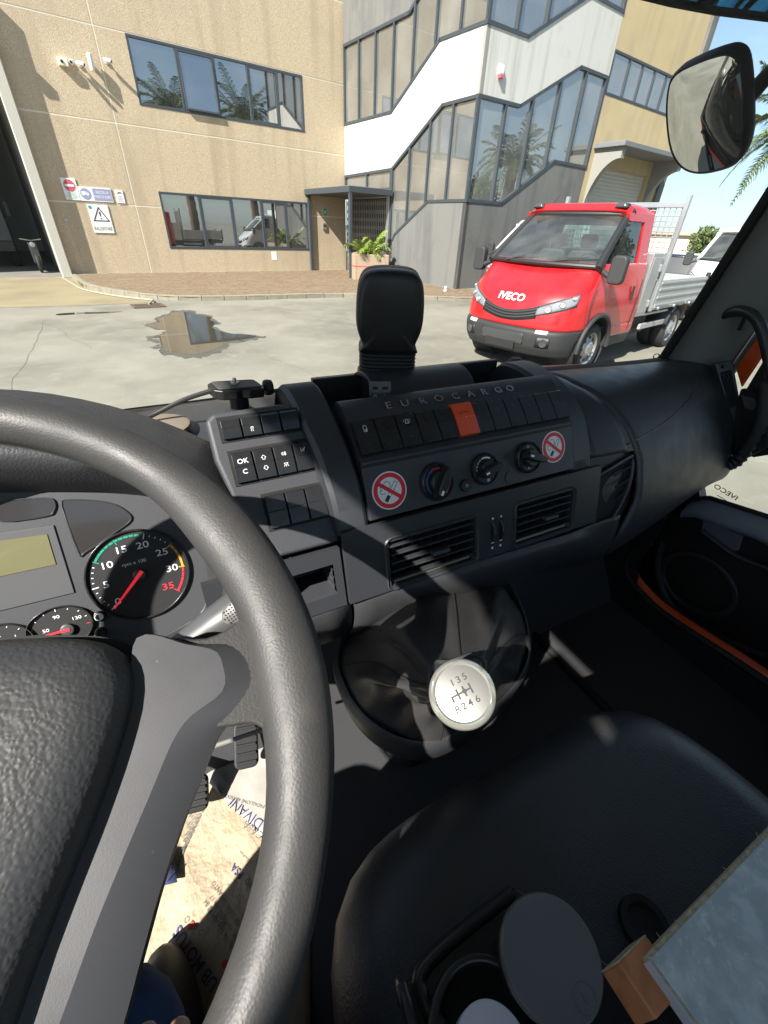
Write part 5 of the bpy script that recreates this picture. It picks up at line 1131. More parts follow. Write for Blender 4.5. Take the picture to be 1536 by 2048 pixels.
b = MB(); b.box((.106, .010, -.04), (.084, .004, .08), BF); b.box((.106, .058, -.04), (.084, .004, .08), BF); b.box((.064, .034, -.04), (.004, .05, .08), BF); b.box((.148, .034, -.04), (.004, .05, .08), BF); b.box((.106, .034, -.08), (.084, .05, .004), BF); build(b, 'bin_lining', M_gran, bn_)
for i in range(3):
    b = MB(); b.box((.1455, .022+.012*i, -.018), (.002, .002, .03), BF); build(b, 'bin_rib', M_sat, bn_)
# ---- auxiliary switch panel left of the console
AF = frame((.0, .43, 1.535), (1, 0, 0), (0, .105, .163))
def lq(px_, py_, F=AF): return loc2(px_, py_, F)
c = [lq(410, 842), lq(425, 826), lq(565, 806), lq(583, 815), lq(612, 862), lq(640, 930), lq(668, 1020), lq(682, 1083), lq(560, 1115), lq(470, 1010), lq(430, 920)]
b = MB(); b.prism([(p[0], p[1]) for p in c], -.03, .0, AF); ax_ = build(b, 'auxiliary_panel', M_gran, da, bev=.006, seg=3, smooth=30)
def bank(q, n_, two=True):
    P = [lq(*p) for p in q]; TL, TR, BR, BL = [V((*p, 0)) for p in P]
    O = (BL+BR)/2; ux = ((TR-TL)+(BR-BL)).normalized(); hgt = ((TL-BL)+(TR-BR)).length/2; wid = ((TR-TL).length+(BR-BL).length)/2
    F = AF @ frame(O, ux, V((0, 0, 1)).cross(ux)); b = MB(); b.box((0, hgt/2, -.0005), (wid+.004, hgt+.004, .003), F); bk = build(b, 'switch_bank', M_blk, da)
    pw_ = wid/n_; me = rocker(pw_-.0024, hgt-.003, .0065).mesh('rocker_key', [M_key], 0); fr = []
    for i in range(n_): put('rocker_switch', me, F @ Tt((-wid/2+pw_*(i+.5), .0015, .0008)), bk); fr.append((F, -wid/2+pw_*(i+.5), hgt, bk))
    return fr
r1 = bank([(429, 840), (583, 820), (602, 859), (445, 884)], 4); r2 = bank([(454, 906), (614, 879), (632, 937), (474, 971)], 4); r3 = bank([(523, 991), (641, 967), (658, 1031), (541, 1061)], 3)
F, x, h_, bk = r1[1]; icon([[(-.5, .4), (-.4, .9), (.4, .9), (.5, .4), (-.5, .4)], [(-.35, .1), (-.6, -.3), (-.3, -.8)], [(.35, .1), (.1, -.3), (.4, -.8)]], F, x, h_*.32, .0074, .0032, bk)
F, x, h_, bk = r2[0]; build(text_mb('OK', .0085, F @ Tt((x, h_*.66, .0078)), 0, sx=1.1, bold=.008), 'switch_lettering', M_mark, bk, smooth=0); build(text_mb('C', .0082, F @ Tt((x, h_*.34, .0074)), 0, sx=1.1, bold=.008), 'switch_lettering', M_mark, bk, smooth=0)
F, x, h_, bk = r2[1]
for s, yy in ((1, .66), (-1, .34)): icon([[(-.9, 0), (0, .9*s), (.9, 0), (.45, 0), (.45, -.7*s), (-.45, -.7*s), (-.45, 0), (-.9, 0)]], F, x, h_*yy, .0077, .0034, bk)
F, x, h_, bk = r2[2]; icon([circ(-.3, 0, .5, 90, 270), [(-.3, .5), (-.3, -.5)], [(.1, .4), (.8, .4)], [(.1, 0), (.8, 0)], [(.1, -.4), (.8, -.4)], [(.45, .7), (.45, -.7)]], F, x, h_*.66, .0078, .0036, bk)
icon([[(-.7, .5), (.7, .5), (.4, 0), (-.4, 0), (-.7, .5)], [(-.5, -.2), (-.8, -.7)], [(0, -.2), (0, -.8)], [(.5, -.2), (.8, -.7)]], F, x, h_*.32, .0074, .0036, bk)
F, x, h_, bk = r2[3]; icon([[(-.8, -.7), (-.7, .8)], [(-.3, -.7), (.1, .2), (.6, .6)], [(.2, -.7), (.5, .1), (.9, .8)], circ(.1, -.1, .3, k=8)], F, x, h_*.68, .0078, .0036, bk); icon([[(-.5, 0), (.5, 0)]], F, x, h_*.34, .0074, .003, bk, M_grey1)
# ---- dash top and passenger side
b = MB(); rows = []
for i in range(29):
    x = lerp(-.77, 1.2, i/28); yb = wsy(x, 1.62)-.004
    rows.append([V((x, y, z)) for y, z in ((yb, 1.615), (yb-.02, 1.634), (yb-.06, 1.640), (.64, 1.642), (.60, 1.636), (.57, 1.60))])
b.grid(rows); build(b, 'top_pad', M_dashf, da, smooth=60, solid=.004)
def seam(x, t): return .775+.05*math.sin(min(1, t*1.15)*math.pi)-.03*t
def pgrid(xa_, xb_, t0, t1, nx, nt, off=0):
    rows = []
    for j in range(nt+1):
        t = lerp(t0, t1, j/nt); xl = xa_(t) if callable(xa_) else xa_; xr = xb_(t) if callable(xb_) else xb_
        rows.append([pas(lerp(xl, xr, i/nx), t) for i in range(nx+1)])
    return rows
sm = lambda t: interp([(0, .70), (.25, .705), (.38, .748), (.5, .772), (.6, .772), (.68, .745), (.76, .735), (1, .735)], t)
b = MB(); b.grid(pgrid(lambda t: sm(t)+.0025, 1.193, 0, 1, 24, 60)); ab = build(b, 'airbag_panel', M_dashf, da, smooth=60, solid=.01)
b = MB(); b.grid(pgrid(.648, lambda t: sm(t)-.002, 0, .475, 5, 34)); build(b, 'storage_lid', M_sat, da, smooth=60, solid=.01)
b = MB(); b.grid(pgrid(.645, lambda t: sm(t)-.001, .47, .73, 6, 20)); b.v = [p+V((0, .012, 0)) for p in b.v]; build(b, 'pocket_frame', M_sat, da, smooth=60, solid=.006)
b = MB(); b.grid(pgrid(.60, 1.19, .02, .98, 8, 30)); b.v = [p+V((0, .035, -.004)) for p in b.v]; build(b, 'carrier', M_blk, da, smooth=60)
# open pocket beside the right vent
b = MB(); pts = []
for j in range(13): pts.append(pas(lerp(.664, .668, j/12), lerp(.52, .70, j/12)))
for j in range(13): t = lerp(.70, .49, j/12); pts.append(pas(lerp(.672, sm(.52)-.008, math.sin(j/12*math.pi/2)), t))
b.tube([p+V((0, .004, 0)) for p in pts], .0035, 8, close=True); pk = build(b, 'pocket_rim', M_sat, da, smooth=60)
b = MB(); c_ = sum(pts, V())/len(pts); b.v = [c_+V((0, .008, 0))]+[p+V((0, .0085, 0)) for p in pts]; b.f = [(0, i+1, (i+1) % len(pts)+1) for i in range(len(pts))]; b.mi = [0]*len(b.f); build(b, 'pocket_shade', M_blk, pk)  # flat black patch stands in for the shade inside the pocket
for i in range(4):
    t = .525+i*.028; b = MB(); b.tube([pas(.712+.004*i, t)+V((0, .003, 0)), pas(.757-.003*i, t-.012)+V((0, .003, 0))], .002, 6); build(b, 'pocket_slat', M_smo, pk)
# crease pressed into the airbag panel
cr = smooth_path([hit(1270, 886, (.75, .43, 1.6), (0, -.9, .45)), hit(1330, 850, (.9, .44, 1.6), (0, -.9, .45)), hit(1380, 795, (1.0, .48, 1.6), (0, -.85, .5)), hit(1402, 735, (1.08, .53, 1.64), (0, -.6, .8))], 8)
def snap(p):
    best = None
    for j in range(1501):
        q = pas(p.x, j/1500); d = ray_d = (q-CAM).normalized().dot((p-CAM).normalized())
        if best is None or d > best[0]: best = (d, q)
    return best[1]
crs = [snap(p) for p in cr]
b = MB(); b.tube([p+V((0, .0009, .0006)) for p in crs], .0018, 6); build(b, 'panel_crease', M_smo, ab, smooth=60)
# end vent at the door
EF = frame((1.160, .488, 1.578), (.60, -.42, -.1), (.02, .30, .85)); b = MB()
EP = [loc2(*p, EF) for p in ((1432, 727), (1465, 722), (1486, 830), (1484, 832), (1463, 850))]
EP = [loc2(*p, EF) for p in ((1430, 728), (1466, 720), (1486, 828), (1462, 855), (1452, 800))]
b.prism(EP, -.02, 0, EF); ev = build(b, 'end_vent', M_grey1, da, bev=.003)
q0 = [V((*loc2(*p, EF), 0)) for p in ((1440, 745), (1461, 740), (1477, 812), (1458, 816))]
b = MB(); b.prism([(p.x, p.y) for p in q0], 0, .0015, EF); build(b, 'vent_opening', M_blk, ev)
for i in range(4):
    s_ = (i+.6)/4.2; b = MB(); b.tube([EF @ (q0[0].lerp(q0[1], s_)+V((0, 0, .003))), EF @ (q0[3].lerp(q0[2], s_)+V((0, 0, .003)))], .0016, 6); build(b, 'vent_slat', M_smo, ev)
q1 = EF @ V((*loc2(1447, 733, EF), .002)); b = MB(); b.lathe([(.005, 0), (.005, .004)], 12, frame(q1, EF.to_3x3().col[0], EF.to_3x3().col[1])); build(b, 'vent_wheel', M_smo, ev)
# round sensor cap on the driver side top
b = MB(); sc_ = hit(312, 856, (0, .62, 1.658), (0, 0, 1)); b.lathe([(.046, 0), (.045, .004), (.040, .006), (0, .006)], 40, Tt((sc_.x, sc_.y+.01, 1.654))); build(b, 'speaker_cap', mat('cap_beige', (.20, .17, .13), .5), da, smooth=40)
# ================================================================== instrument cluster
KF = frame((-.2, .47, 1.539), (1, 0, 0), (0, .5, 1))        # plane y = .47 + .5 (z - 1.539), origin under the middle of the cluster
ic = thing('instrument_cluster', (-.2, .5, 1.5), 'grey instrument cluster with rev counter, lcd and two small gauges', 'instrument cluster')
def kq(px_, py_): return loc2(px_, py_, KF)
rt = [kq(*p) for p in ((0, 984), (120, 982), (240, 985), (322, 998), (372, 1035), (402, 1090), (414, 1150), (412, 1205), (385, 1240), (300, 1282), (180, 1310), (60, 1332))]
right = [p for p in rt if p[0] > .005]
outl = right+[(-x, y) for x, y in right[::-1]]
outl = [(p.x, p.y) for p in smooth_path([(x, y, 0) for x, y in outl], 3, True)]
b = MB(); b.prism(outl, -.01, 0, KF); face = build(b, 'face_panel', M_clus, ic, smooth=0)
# hood rings round the face
def ringp(ex, dz): 
    cx = 0; cy = sum(p[1] for p in outl)/len(outl); out = []
    for x, y in outl:
        d = V((x-cx, (y-cy)*1.6)); d.normalize(); k = max(0, d.y)*.5+.75; out.append(KF @ V((x+d.x*ex*1.0, y+d.y*ex*k, dz)))
    return out
R_ = [ringp(-.001, 0), ringp(.006, .018), ringp(.018, .045), ringp(.028, .056), ringp(.040, .052), ringp(.055, .03), ringp(.075, -.005), ringp(.095, -.06)]
b = MB(); b.grid(R_, closeu=True); build(b, 'hood', M_dash, ic, smooth=60)
b = MB(); b.tube(ringp(.001, .002), .0016, 6, close=True); build(b, 'face_edge', M_sat, ic)
def dial(cxy, r, name, sx=1.0, sy=1.0):
    F = KF @ Tt((*cxy, 0)); b = MB(); b.lathe([(r, 0), (r, .0012), (0, .0012)], 56, F @ Matrix.Diagonal((sx, sy, 1, 1)), cap=False); d = build(b, name, M_dial, ic, smooth=30)
    b = MB(); b.ring(r*.985, r*1.03, 0, .0045, 60, F @ Matrix.Diagonal((sx, sy, 1, 1))); build(b, 'bezel', M_bez, d, bev=.0008); return d, F
c_t = kq(279, 1148); rT = .0545
tach, TF = dial(c_t, rT, 'rev_counter')
def polar(r, a): a = math.radians(a); return r*math.cos(a), r*math.sin(a)
A0, A1 = 222, -42                                           # 0 at lower left, 35 at right
def ta(v): return lerp(A0, A1, v/35)
for v in range(0, 36):
    maj = v % 5 == 0; a = ta(v); m = M_grn if 10 <= v < 20 else M_amb if 25 <= v <= 30 else M_scr if v > 30 else M_mark
    r0, r1 = (.80, .93) if maj else (.86, .90); b = MB(); p, q = V((*polar(rT*r0, a), .0016)), V((*polar(rT*r1, a), .0016)); dn = (q-p).normalized(); b.box((0, 0, 0), ((q-p).length, .0011 if maj else .0009, .0004), TF @ frame((p+q)/2, dn, V((0, 0, 1)).cross(dn))); build(b, 'tick', m, tach, smooth=0)
for a, c, m in ((10.15, 19.3, M_grn), (25.2, 30.0, M_amb), (30.2, 35, M_scr)):
    k = int((c-a)/.9)
    for i in range(k):
        q0, q1 = ta(a+(c-a)*(i+.06)/k), ta(a+(c-a)*(i+.9)/k); b = MB(); b.ring(rT*.865, rT*.91, .0014, .0018, 4, TF, math.radians(q1), math.radians(q0)); build(b, 'scale_segment', m, tach, smooth=0)
for v in range(0, 36, 5):
    x, y = polar(rT*(.66 if v else .72), ta(v)); build(text_mb(str(v), .0115, TF @ Tt((x, y, .0016)), 0, sx=1.25, bold=.006), 'numeral', M_scr if v == 35 else M_mark, tach, smooth=0)
build(text_mb('rpm x 100', .0062, TF @ Tt((-.002, .0155, .0016)), 0, sx=1.0), 'numeral', M_mark, tach, smooth=0)
def needle(F, r, a, par, w_=.0022):
    b = MB(); d = V((*polar(1, a), 0)); s = V((-d.y, d.x, 0)); P = [d*-r*.12-s*w_, d*-r*.12+s*w_, d*r+s*w_*.35, d*r-s*w_*.35]
    b.add([F @ (p+V((0, 0, .0055))) for p in P]+[F @ (p+V((0, 0, .0068))) for p in P], [(3, 2, 1, 0), (4, 5, 6, 7), (0, 1, 5, 4), (1, 2, 6, 5), (2, 3, 7, 6), (3, 0, 4, 7)]); build(b, 'needle', M_red, par, smooth=0)
    b = MB(); b.lathe([(.0068, .001), (.0066, .0055), (.005, .0062), (0, .0062)], 24, F, cap=False); build(b, 'needle_hub', M_smo if False else M_grey1, par)
needle(TF, rT*.86, ta(-.2), tach)
def small(px_, py_, rx, ry, name, lab, ang, dx):
    d, F = dial(kq(px_, py_), rx, name, 1.0, ry/rx)
    for i in range(9):
        a = lerp(190, -10, i/8); x, y = polar(rx*.82, a); b = MB(); p, q = V((x, y*ry/rx, .0016)), V((x*1.1, y*1.1*ry/rx, .0016)); dn = (q-p).normalized(); b.box((0, 0, 0), ((q-p).length*(1.6 if i % 4 == 0 else .8), .0007, .0004), F @ frame((p+q)/2, dn, V((0, 0, 1)).cross(dn))); build(b, 'tick', M_scr if i == 8 else M_mark, d, smooth=0)
    for s_, x, y in lab: build(text_mb(s_, .0056, F @ Tt((x, y, .0016)), 0, sx=1.2), 'numeral', M_mark, d, smooth=0)
    needle(F @ Tt((dx, -.004, 0)), rx*.75, ang, d, .0016); return d, F
dt, F = small(122, 1254, .0315, .0245, 'temperature_gauge', [('50', -.014, .0005), ('90', -.001, .013), ('130', .017, .006)], 178, .006)
icon([[(0, .9), (0, -.3)], [(.1, .8), (.5, .8)], [(.1, .3), (.5, .3)], circ(0, -.5, .25, k=8), [(-.9, -.9), (-.4, -.7), (.1, -.9), (.6, -.7)]], F, -.016, -.011, .0016, .0036, dt)
df_, F = small(0, 1292, .0315, .0245, 'fuel_gauge', [('1', .016, .006), ('1/2', 0, .012)], 178, .006)
icon([[(-.5, -.8), (-.5, .8), (.3, .8), (.3, -.8), (-.5, -.8)], [(.3, .2), (.7, 0), (.7, -.5)], [(-.5, .2), (.3, .2)]], F, .019, -.009, .0016, .0034, df_)
# lcd with its surround, the warning light windows, two push buttons
q = [V((*kq(*p), 0)) for p in ((-40, 1060), (108, 1050), (150, 1185), (-20, 1225))]
b = MB(); b.prism([(p.x, p.y) for p in [V((-.10, q[0].y, 0))]+q[1:3]+[V((-.10, q[3].y, 0))]], 0, .0016, KF); lc = build(b, 'lcd_surround', mat('lcd_surround_grey', (.085, .087, .093), .4), ic, bev=.0012)
q = [V((*kq(*p), 0)) for p in ((-60, 1080), (95, 1068), (113, 1128), (-45, 1160))]
b = MB(); b.prism([(-.09, q[0].y)]+[(p.x, p.y) for p in q[1:3]]+[(-.09, q[3].y)], .0014, .0024, KF); build(b, 'lcd', M_lcd, lc)
for pl_ in (((125, 1012), (142, 999), (215, 1004), (252, 1022), (262, 1040), (230, 1065), (170, 1105), (158, 1105)), ((0, 1005), (92, 996), (110, 1005), (108, 1022), (92, 1032), (0, 1042))):
    Q = [kq(*p) for p in pl_]; Q = [(p.x, p.y) for p in smooth_path([(x, y, 0) for x, y in Q], 3, True)]
    b = MB(); b.prism(Q, 0, .0014, KF); wl = build(b, 'warning_window', M_smoke, ic, smooth=0); b = MB(); b.tube([KF @ V((x, y, .0014)) for x, y in Q], .0008, 5, close=True); build(b, 'window_edge', M_sat, wl)
for px_, py_, m, sy in ((199, 1232, M_bez, 0), (202, 1264, M_bez, 1)):
    F = KF @ Tt((*kq(px_, py_), 0)); b = MB(); b.lathe([(.0066, 0), (.006, .003), (.005, .0055 if sy else .0035), (0, .006 if sy else .0035)], 24, F, cap=False); pb_ = build(b, 'push_button', m, ic, smooth=40)
    if not sy:
        b = MB(); b.ring(.0038, .0046, .0036, .0040, 24, F); b.ring(.0002, .004, .0036, .0039, 12, F, -math.pi/2, math.pi/2); build(b, 'contrast_symbol', M_mark, pb_)
# ================================================================== steering wheel
WT = .534; WC = V((-.193, .186, 1.674)); WF = frame(WC, (1, 0, 0), (0, math.cos(WT), math.sin(WT)))     # z out toward the driver
sw = thing('steering_wheel', WC, 'grey leather steering wheel with wide spokes and padded hub', 'steering wheel')
b = MB(); RW = .225; NP, NS = 120, 22; rows = []
for i in range(NP):
    a = 2*math.pi*i/NP; g_ = sum(math.exp(-((math.degrees((a-c+math.pi) % (2*math.pi)-math.pi))/16)**2) for c in (math.radians(-4), math.radians(184))); g2 = sum(math.exp(-((math.degrees((a-c+math.pi) % (2*math.pi)-math.pi))/14)**2) for c in (math.radians(22), math.radians(158)))
    rr = .0170+.0022*g_+.0018*max(0, -math.sin(a))+.0014*g2; row = []
    for j in range(NS):
        t = 2*math.pi*j/NS; q = RW+rr*1.0*math.cos(t)-((.006*g_+.006*g2)*-math.cos(t) if math.cos(t) < 0 else 0)*-1*-1; row.append(WF @ V((q*math.cos(a), q*math.sin(a), rr*.95*math.sin(t))))
    rows.append(row)
rows.append(rows[0]); b.grid(rows, closeu=True); rim = build(b, 'rim', M_rimL, sw, smooth=70)
b = MB(); b.tube([WF @ V(((RW-.0155)*math.cos(a), (RW-.0155)*math.sin(a), -.006)) for a in [2*math.pi*i/90 for i in range(90)]], .0012, 5, close=True); build(b, 'seam', M_blk, rim)
def mirrorx(P): return [(-x, y) for x, y in P[::-1]]
# spokes: broad satin arms from the hub to the rim, with a leather root on the rim side
sk = [(.143, .030), (.172, .016), (.194, .010), (.203, .000), (.207, -.015), (.203, -.024), (.193, -.031), (.181, -.034), (.171, -.041), (.159, -.057), (.147, -.073), (.133, -.095), (.121, -.117), (.108, -.140), (.085, -.165), (.05, -.18), (.03, -.17), (.05, -.13), (.076, -.111), (.101, -.072), (.116, -.046), (.132, -.014)]
root = [(.150, .026), (.178, .017), (.200, .022), (.214, .040), (.224, .052), (.226, -.062), (.204, -.062), (.200, -.050), (.192, -.040), (.178, -.036), (.165, -.030), (.150, 0)]
for sgn_ in (1, -1):
    f_ = (lambda P: P) if sgn_ > 0 else mirrorx
    P = f_([(p.x, p.y) for p in smooth_path([(x, y, 0) for x, y in root], 4, True)]); b = MB(); b.prism(P, -.012, .004, WF); build(b, 'spoke_root', M_rimL, sw, bev=.006, seg=4, smooth=50)
    # spoke face is creased along its length: a raised inner strip and a lower outer strip
    inner = [(.143, .028), (.168, .015), (.182, .006), (.184, -.004), (.183, -.014), (.178, -.019), (.168, -.022), (.160, -.025), (.152, -.032), (.146, -.040), (.137, -.053), (.127, -.067), (.109, -.093), (.093, -.119), (.072, -.15), (.048, -.168), (.034, -.166), (.052, -.13), (.077, -.110), (.102, -.071), (.117, -.045), (.133, -.013)]
    def resamp(P_, n_=110):
        Q_ = smooth_path([(x, y, 0) for x, y in P_], 6, True); Q_.append(Q_[0]); Ls = [0]
        for p, q in zip(Q_, Q_[1:]): Ls.append(Ls[-1]+(q-p).length)
        out = []; j = 0
        for k in range(n_):
            t = Ls[-1]*k/n_
            while Ls[j+1] < t: j += 1
            out.append(Q_[j].lerp(Q_[j+1], (t-Ls[j])/max(1e-9, Ls[j+1]-Ls[j])))
        return out
    A_, B_ = resamp(sk), resamp(inner); mx_ = sgn_; rows = []
    for src, s_, z_ in ((A_, 1, -.016), (A_, 1, -.004), (A_, .995, .0), (None, .5, .0065), (B_, 1, .0105)):
        rows.append([WF @ V(((a_.lerp(b_, .5).x if src is None else src[i].x)*mx_, (a_.lerp(b_, .5).y if src is None else src[i].y), z_)) for i, (a_, b_) in enumerate(zip(A_, B_))])
    b = MB(); b.grid(rows, closeu=True); b.poly(rows[-1]); build(b, 'spoke', M_spoke, sw, smooth=42)
pad = [(0, .062), (.07, .052), (.118, .036), (.136, .020), (.138, .000), (.128, -.026), (.113, -.054), (.099, -.077), (.086, -.099), (.070, -.128), (.045, -.15), (0, -.158)]
P = pad+[(-x, y) for x, y in pad[::-1][1:-1]]; P = [(p.x, p.y) for p in smooth_path([(x, y, 0) for x, y in P], 3, True)]
cyp = -.045; rows = []
for sc_, zz in ((1.0, -.016), (1.0, .010), (.975, .020), (.93, .0265), (.80, .031), (.55, .034), (.25, .0355), (.02, .036)): rows.append([WF @ V((x*sc_, cyp+(y-cyp)*sc_, zz)) for x, y in P])
b = MB(); b.grid(rows, closeu=True); b.poly(rows[-1]); hub = build(b, 'hub_pad', M_pad, sw, smooth=60)
rows = [[WF @ V((x*s_+d_, cyp+(y-cyp)*s_, zz)) for x, y in P] for s_, d_, zz in ((1.035, 0, -.018), (1.035, 0, -.002))]
b = MB(); b.grid(rows, closeu=True); b.poly(rows[-1]); build(b, 'hub_gap', M_blk, sw, smooth=0)
b = MB(); pc = WF @ V((0, 0, -.02)); b.tube([pc, pc+WF.to_3x3() @ V((0, .0, -.10)), V((-.2, .46, 1.42)), V((-.2, .62, 1.1))], [.05, .055, .06, .05], 20); build(b, 'column', M_smo, sw, smooth=50)
# indicator stalk at the right of the column
st_ = thing('column_stalk', (-.12, .26, 1.62), 'grey column stalk with a dotted oval thumb pad behind the wheel', 'stalk')
pa, pb2 = hit(395, 1275, WC+WF.to_3x3() @ V((0, 0, -.05)), WF.to_3x3().col[2]), hit(500, 1205, WC+WF.to_3x3() @ V((0, 0, -.035)), WF.to_3x3().col[2])
b = MB(); dr = (pb2-pa); b.tube([pa-dr*1.2, pa-dr*.2, pa+dr*.3, pa+dr*.8, pa+dr*1.15], [.008, .011, .014, .016, .012], 16); build(b, 'arm', M_grey1, st_, smooth=60)
qn = -ray(470, 1225); b = MB(); c0 = pa+dr*.82+qn*.0145; b.lathe([(1, 0), (.97, .0015), (.8, .0025), (0, .003)], 30, frame(c0, dr, qn.cross(dr)) @ Matrix.Diagonal((.015, .0085, 1, 1)), cap=False); tp = build(b, 'thumb_pad', M_perf, st_, smooth=50)
b = MB(); Fp = frame(c0, dr, qn.cross(dr))
for i in range(-6, 7):
    for j in range(-3, 4):
        x, y = i*.0021, j*.0021
        if (x/.013)**2+(y/.0072)**2 < 1: b.lathe([(.0006, .0026), (.0006, .0031)], 6, Fp @ Tt((x, y, 0)))
build(b, 'perforation', M_blk, tp)
# ================================================================== gear lever
gl_ = thing('gear_lever', (.29, .33, .95), 'gear lever with silver shift pattern knob in a creased leather boot', 'gear lever')
KC = V((.168, .154, 1.567)); KN = V((-.36, -.30, .885)).normalized()
_gx = V((1, 0, 0))-KN*KN.x; GF = frame(KC, _gx, KN.cross(_gx)) @ Matrix.Scale(.87, 4)
rk_ = .0305
b = MB(); b.lathe([(.012, -.075), (.018, -.06), (.022, -.045), (.029, -.028), (.0325, -.014), (.033, -.004), (.031, .0)], 44, GF); build(b, 'knob', mat('knob_black', (.02, .02, .02), .3), gl_, smooth=50)
b = MB(); b.lathe([(.0335, -.010), (.0338, -.003), (.0325, .003), (.0285, .0055), (.0268, .004), (.0262, .002)], 56, GF, cap=False); build(b, 'clear_ring', M_clear, gl_, smooth=50)
b = MB(); b.lathe([(.0285, .001), (.0282, .0032), (.018, .0042), (0, .0045)], 56, GF, cap=False); kd = build(b, 'shift_plate', M_sil, gl_, smooth=50)
M_shift = mat('shift_print', (.02, .02, .022), .5)
def gt_(s_, x, y, z_=.0048): build(text_mb(s_, .0092, GF @ Tt((x, y, z_)), 0, sx=1.05, bold=.008), 'gear_numeral', M_shift, kd, smooth=0)
for s_, x in (('1', -.0045), ('3', .0025), ('5', .0095)): gt_(s_, x, .0118)
for s_, x in (('R', -.0115), ('2', -.0045), ('4', .0025), ('6', .0105)): gt_(s_, x, -.0118)
b = MB()
for x, y0, y1 in ((-.0115, -.005, 0), (-.0045, -.005, .005), (.0025, -.005, .005), (.0095, -.005, .005)): b.box((x, (y0+y1)/2, .0049), (.0016, y1-y0, .0003), GF)
b.box((-.001, 0, .0050), (.0225, .0016, .0003), GF); b.lathe([(.0022, .0048), (.0022, .0053)], 14, GF @ Tt((.0025, 0, 0)))
build(b, 'shift_gate', M_shift, kd, smooth=0)
# squared hard housing, then a closed leather gaiter drawn up to the knob
BR = [(.122, .340), (.142, .405), (.235, .465), (.36, .458), (.482, .428), (.490, .375), (.455, .300), (.395, .245), (.285, .214), (.195, .218), (.140, .268)]
BP = smooth_path([(x, y, 0) for x, y in BR], 8, True); NB = len(BP); ctr = V((.30, .335, 0)); nk = KC-KN*.048
rows = [[ctr+(p-ctr)*s_+V((dx, dy, z+.10*(p.y-ctr.y))) for p in BP] for z, s_, dx, dy in ((.96, .45, .02, .06), (1.15, .62, .015, .05), (1.25, .84, .005, .02), (1.30, .965, 0, 0), (1.33, 1.0, 0, 0), (1.345, .985, 0, 0), (1.349, .955, 0, 0), (1.342, .93, 0, 0))]
b = MB(); b.grid(rows, closeu=True); build(b, 'housing', M_dash, gl_, smooth=60)
rnd_ = random.Random(11); ph = [rnd_.uniform(0, 6.28) for _ in range(10)]
def fold(i, k):
    a = 2*math.pi*i/NB; return .55*math.sin(4*a+.6+.22*k)+.35*math.sin(7*a+ph[1]-.3*k)+.22*math.sin(13*a+ph[2]+.5*k)+.12*math.sin(22*a+ph[3]-.8*k)
rows = []; NK = 15
for k in range(NK):
    t = k/(NK-1); sc_ = lerp(.95, .085, t**.82); z = lerp(1.338, nk.z+.004, t**1.05)+.022*math.sin(math.pi*t)+.006*math.sin(7*t); am = .013*math.sin(math.pi*min(1, t*1.05+.05))**.8
    cc = ctr.lerp(V((nk.x, nk.y, 0)), t**1.1); row = []
    for i, p in enumerate(BP):
        d = (p-ctr); q = cc+d*sc_*(1+0)+d.normalized()*am*fold(i, k); row.append(V((q.x, q.y, z+am*.7*fold(i+3, k+2)+.10*d.y*(1-t))))
    rows.append(row)
b = MB(); b.grid(rows, closeu=True); bt = build(b, 'gaiter', M_boot, gl_, smooth=80, sub=1)
for i0 in (4, 26, 48, 70):
    i0 %= NB; b = MB(); b.tube([rows[k][i0]+V((0, 0, .0012)) for k in range(0, NK-2)], .0014, 5); build(b, 'stitch_seam', M_blk, bt)
b = MB(); b.tube([p+V((0, 0, .0)) for p in rows[NK-3]], .0035, 6, close=True); build(b, 'collar_cord', M_boot, bt)
b = MB(); b.tube([V((.30, .34, 1.2)), nk, KC-KN*.05], [.012, .011, .011], 10); build(b, 'shaft', M_blk, gl_)
# ================================================================== dash pod on its bellows
pd = thing('dash_pod', (.352, .665, 1.70), 'upright black plastic pod on a ribbed neck behind the lettering strip', 'pod')
PX, PY = .351, .668
PO = [(-.050, 1.7275), (.050, 1.7275), (.051, 1.742), (.060, 1.765), (.0625, 1.785), (.0605, 1.815), (.054, 1.838), (.038, 1.8495), (0, 1.8525), (-.038, 1.8495), (-.054, 1.838), (-.0605, 1.815), (-.0625, 1.785), (-.060, 1.765), (-.051, 1.742)]
PS = smooth_path([(x, z, 0) for x, z in PO], 3, True); rows = []; zc_ = 1.785
for sc_, yy in ((.80, .034), (.96, .030), (1.0, .018), (.985, .016), (1.0, .014), (1.0, .002), (.985, 0), (1.0, -.002), (1.0, -.018), (.975, -.026), (.92, -.030), (.80, -.032), (.4, -.033), (.02, -.033)):
    rows.append([V((PX+p.x*sc_*.87, PY+yy, zc_+(p.y-zc_)*sc_)) for p in PS])
b = MB(); b.grid(rows, closeu=True); b.poly(rows[0]); b.poly(rows[-1]); b.v = [V((PX, PY, 1.73))+(Matrix.Rotation(math.radians(-24), 3, 'Z') @ (Matrix.Rotation(math.radians(6), 3, 'X') @ (p-V((PX, PY, 1.73))))) for p in b.v]
build(b, 'housing', mat('pod_black', (.010, .010, .011), .46, bump=('noise', 900, .1, .0003)), pd, smooth=45)
NM = Tt((PX, PY, 1.695)) @ Matrix.Rotation(math.radians(-24), 4, 'Z')
for i in range(5):
    zz = .006*i; b = MB(); P = rrect(.098, .055, .02, 5); r0 = [NM @ V((x*.95, y*.93, zz)) for x, y in P]; r1 = [NM @ V((x, y, zz+.003)) for x, y in P]; r2 = [NM @ V((x*.95, y*.93, zz+.006)) for x, y in P]; b.grid([r0, r1, r2], closeu=True); b.poly(r0); b.poly(r2); build(b, 'bellows_rib', M_rub, pd, smooth=30)
b = MB(); b.prism(rrect(.104, .062, .02, 5), -.05, .001, NM); build(b, 'foot', M_smo, pd, bev=.004)
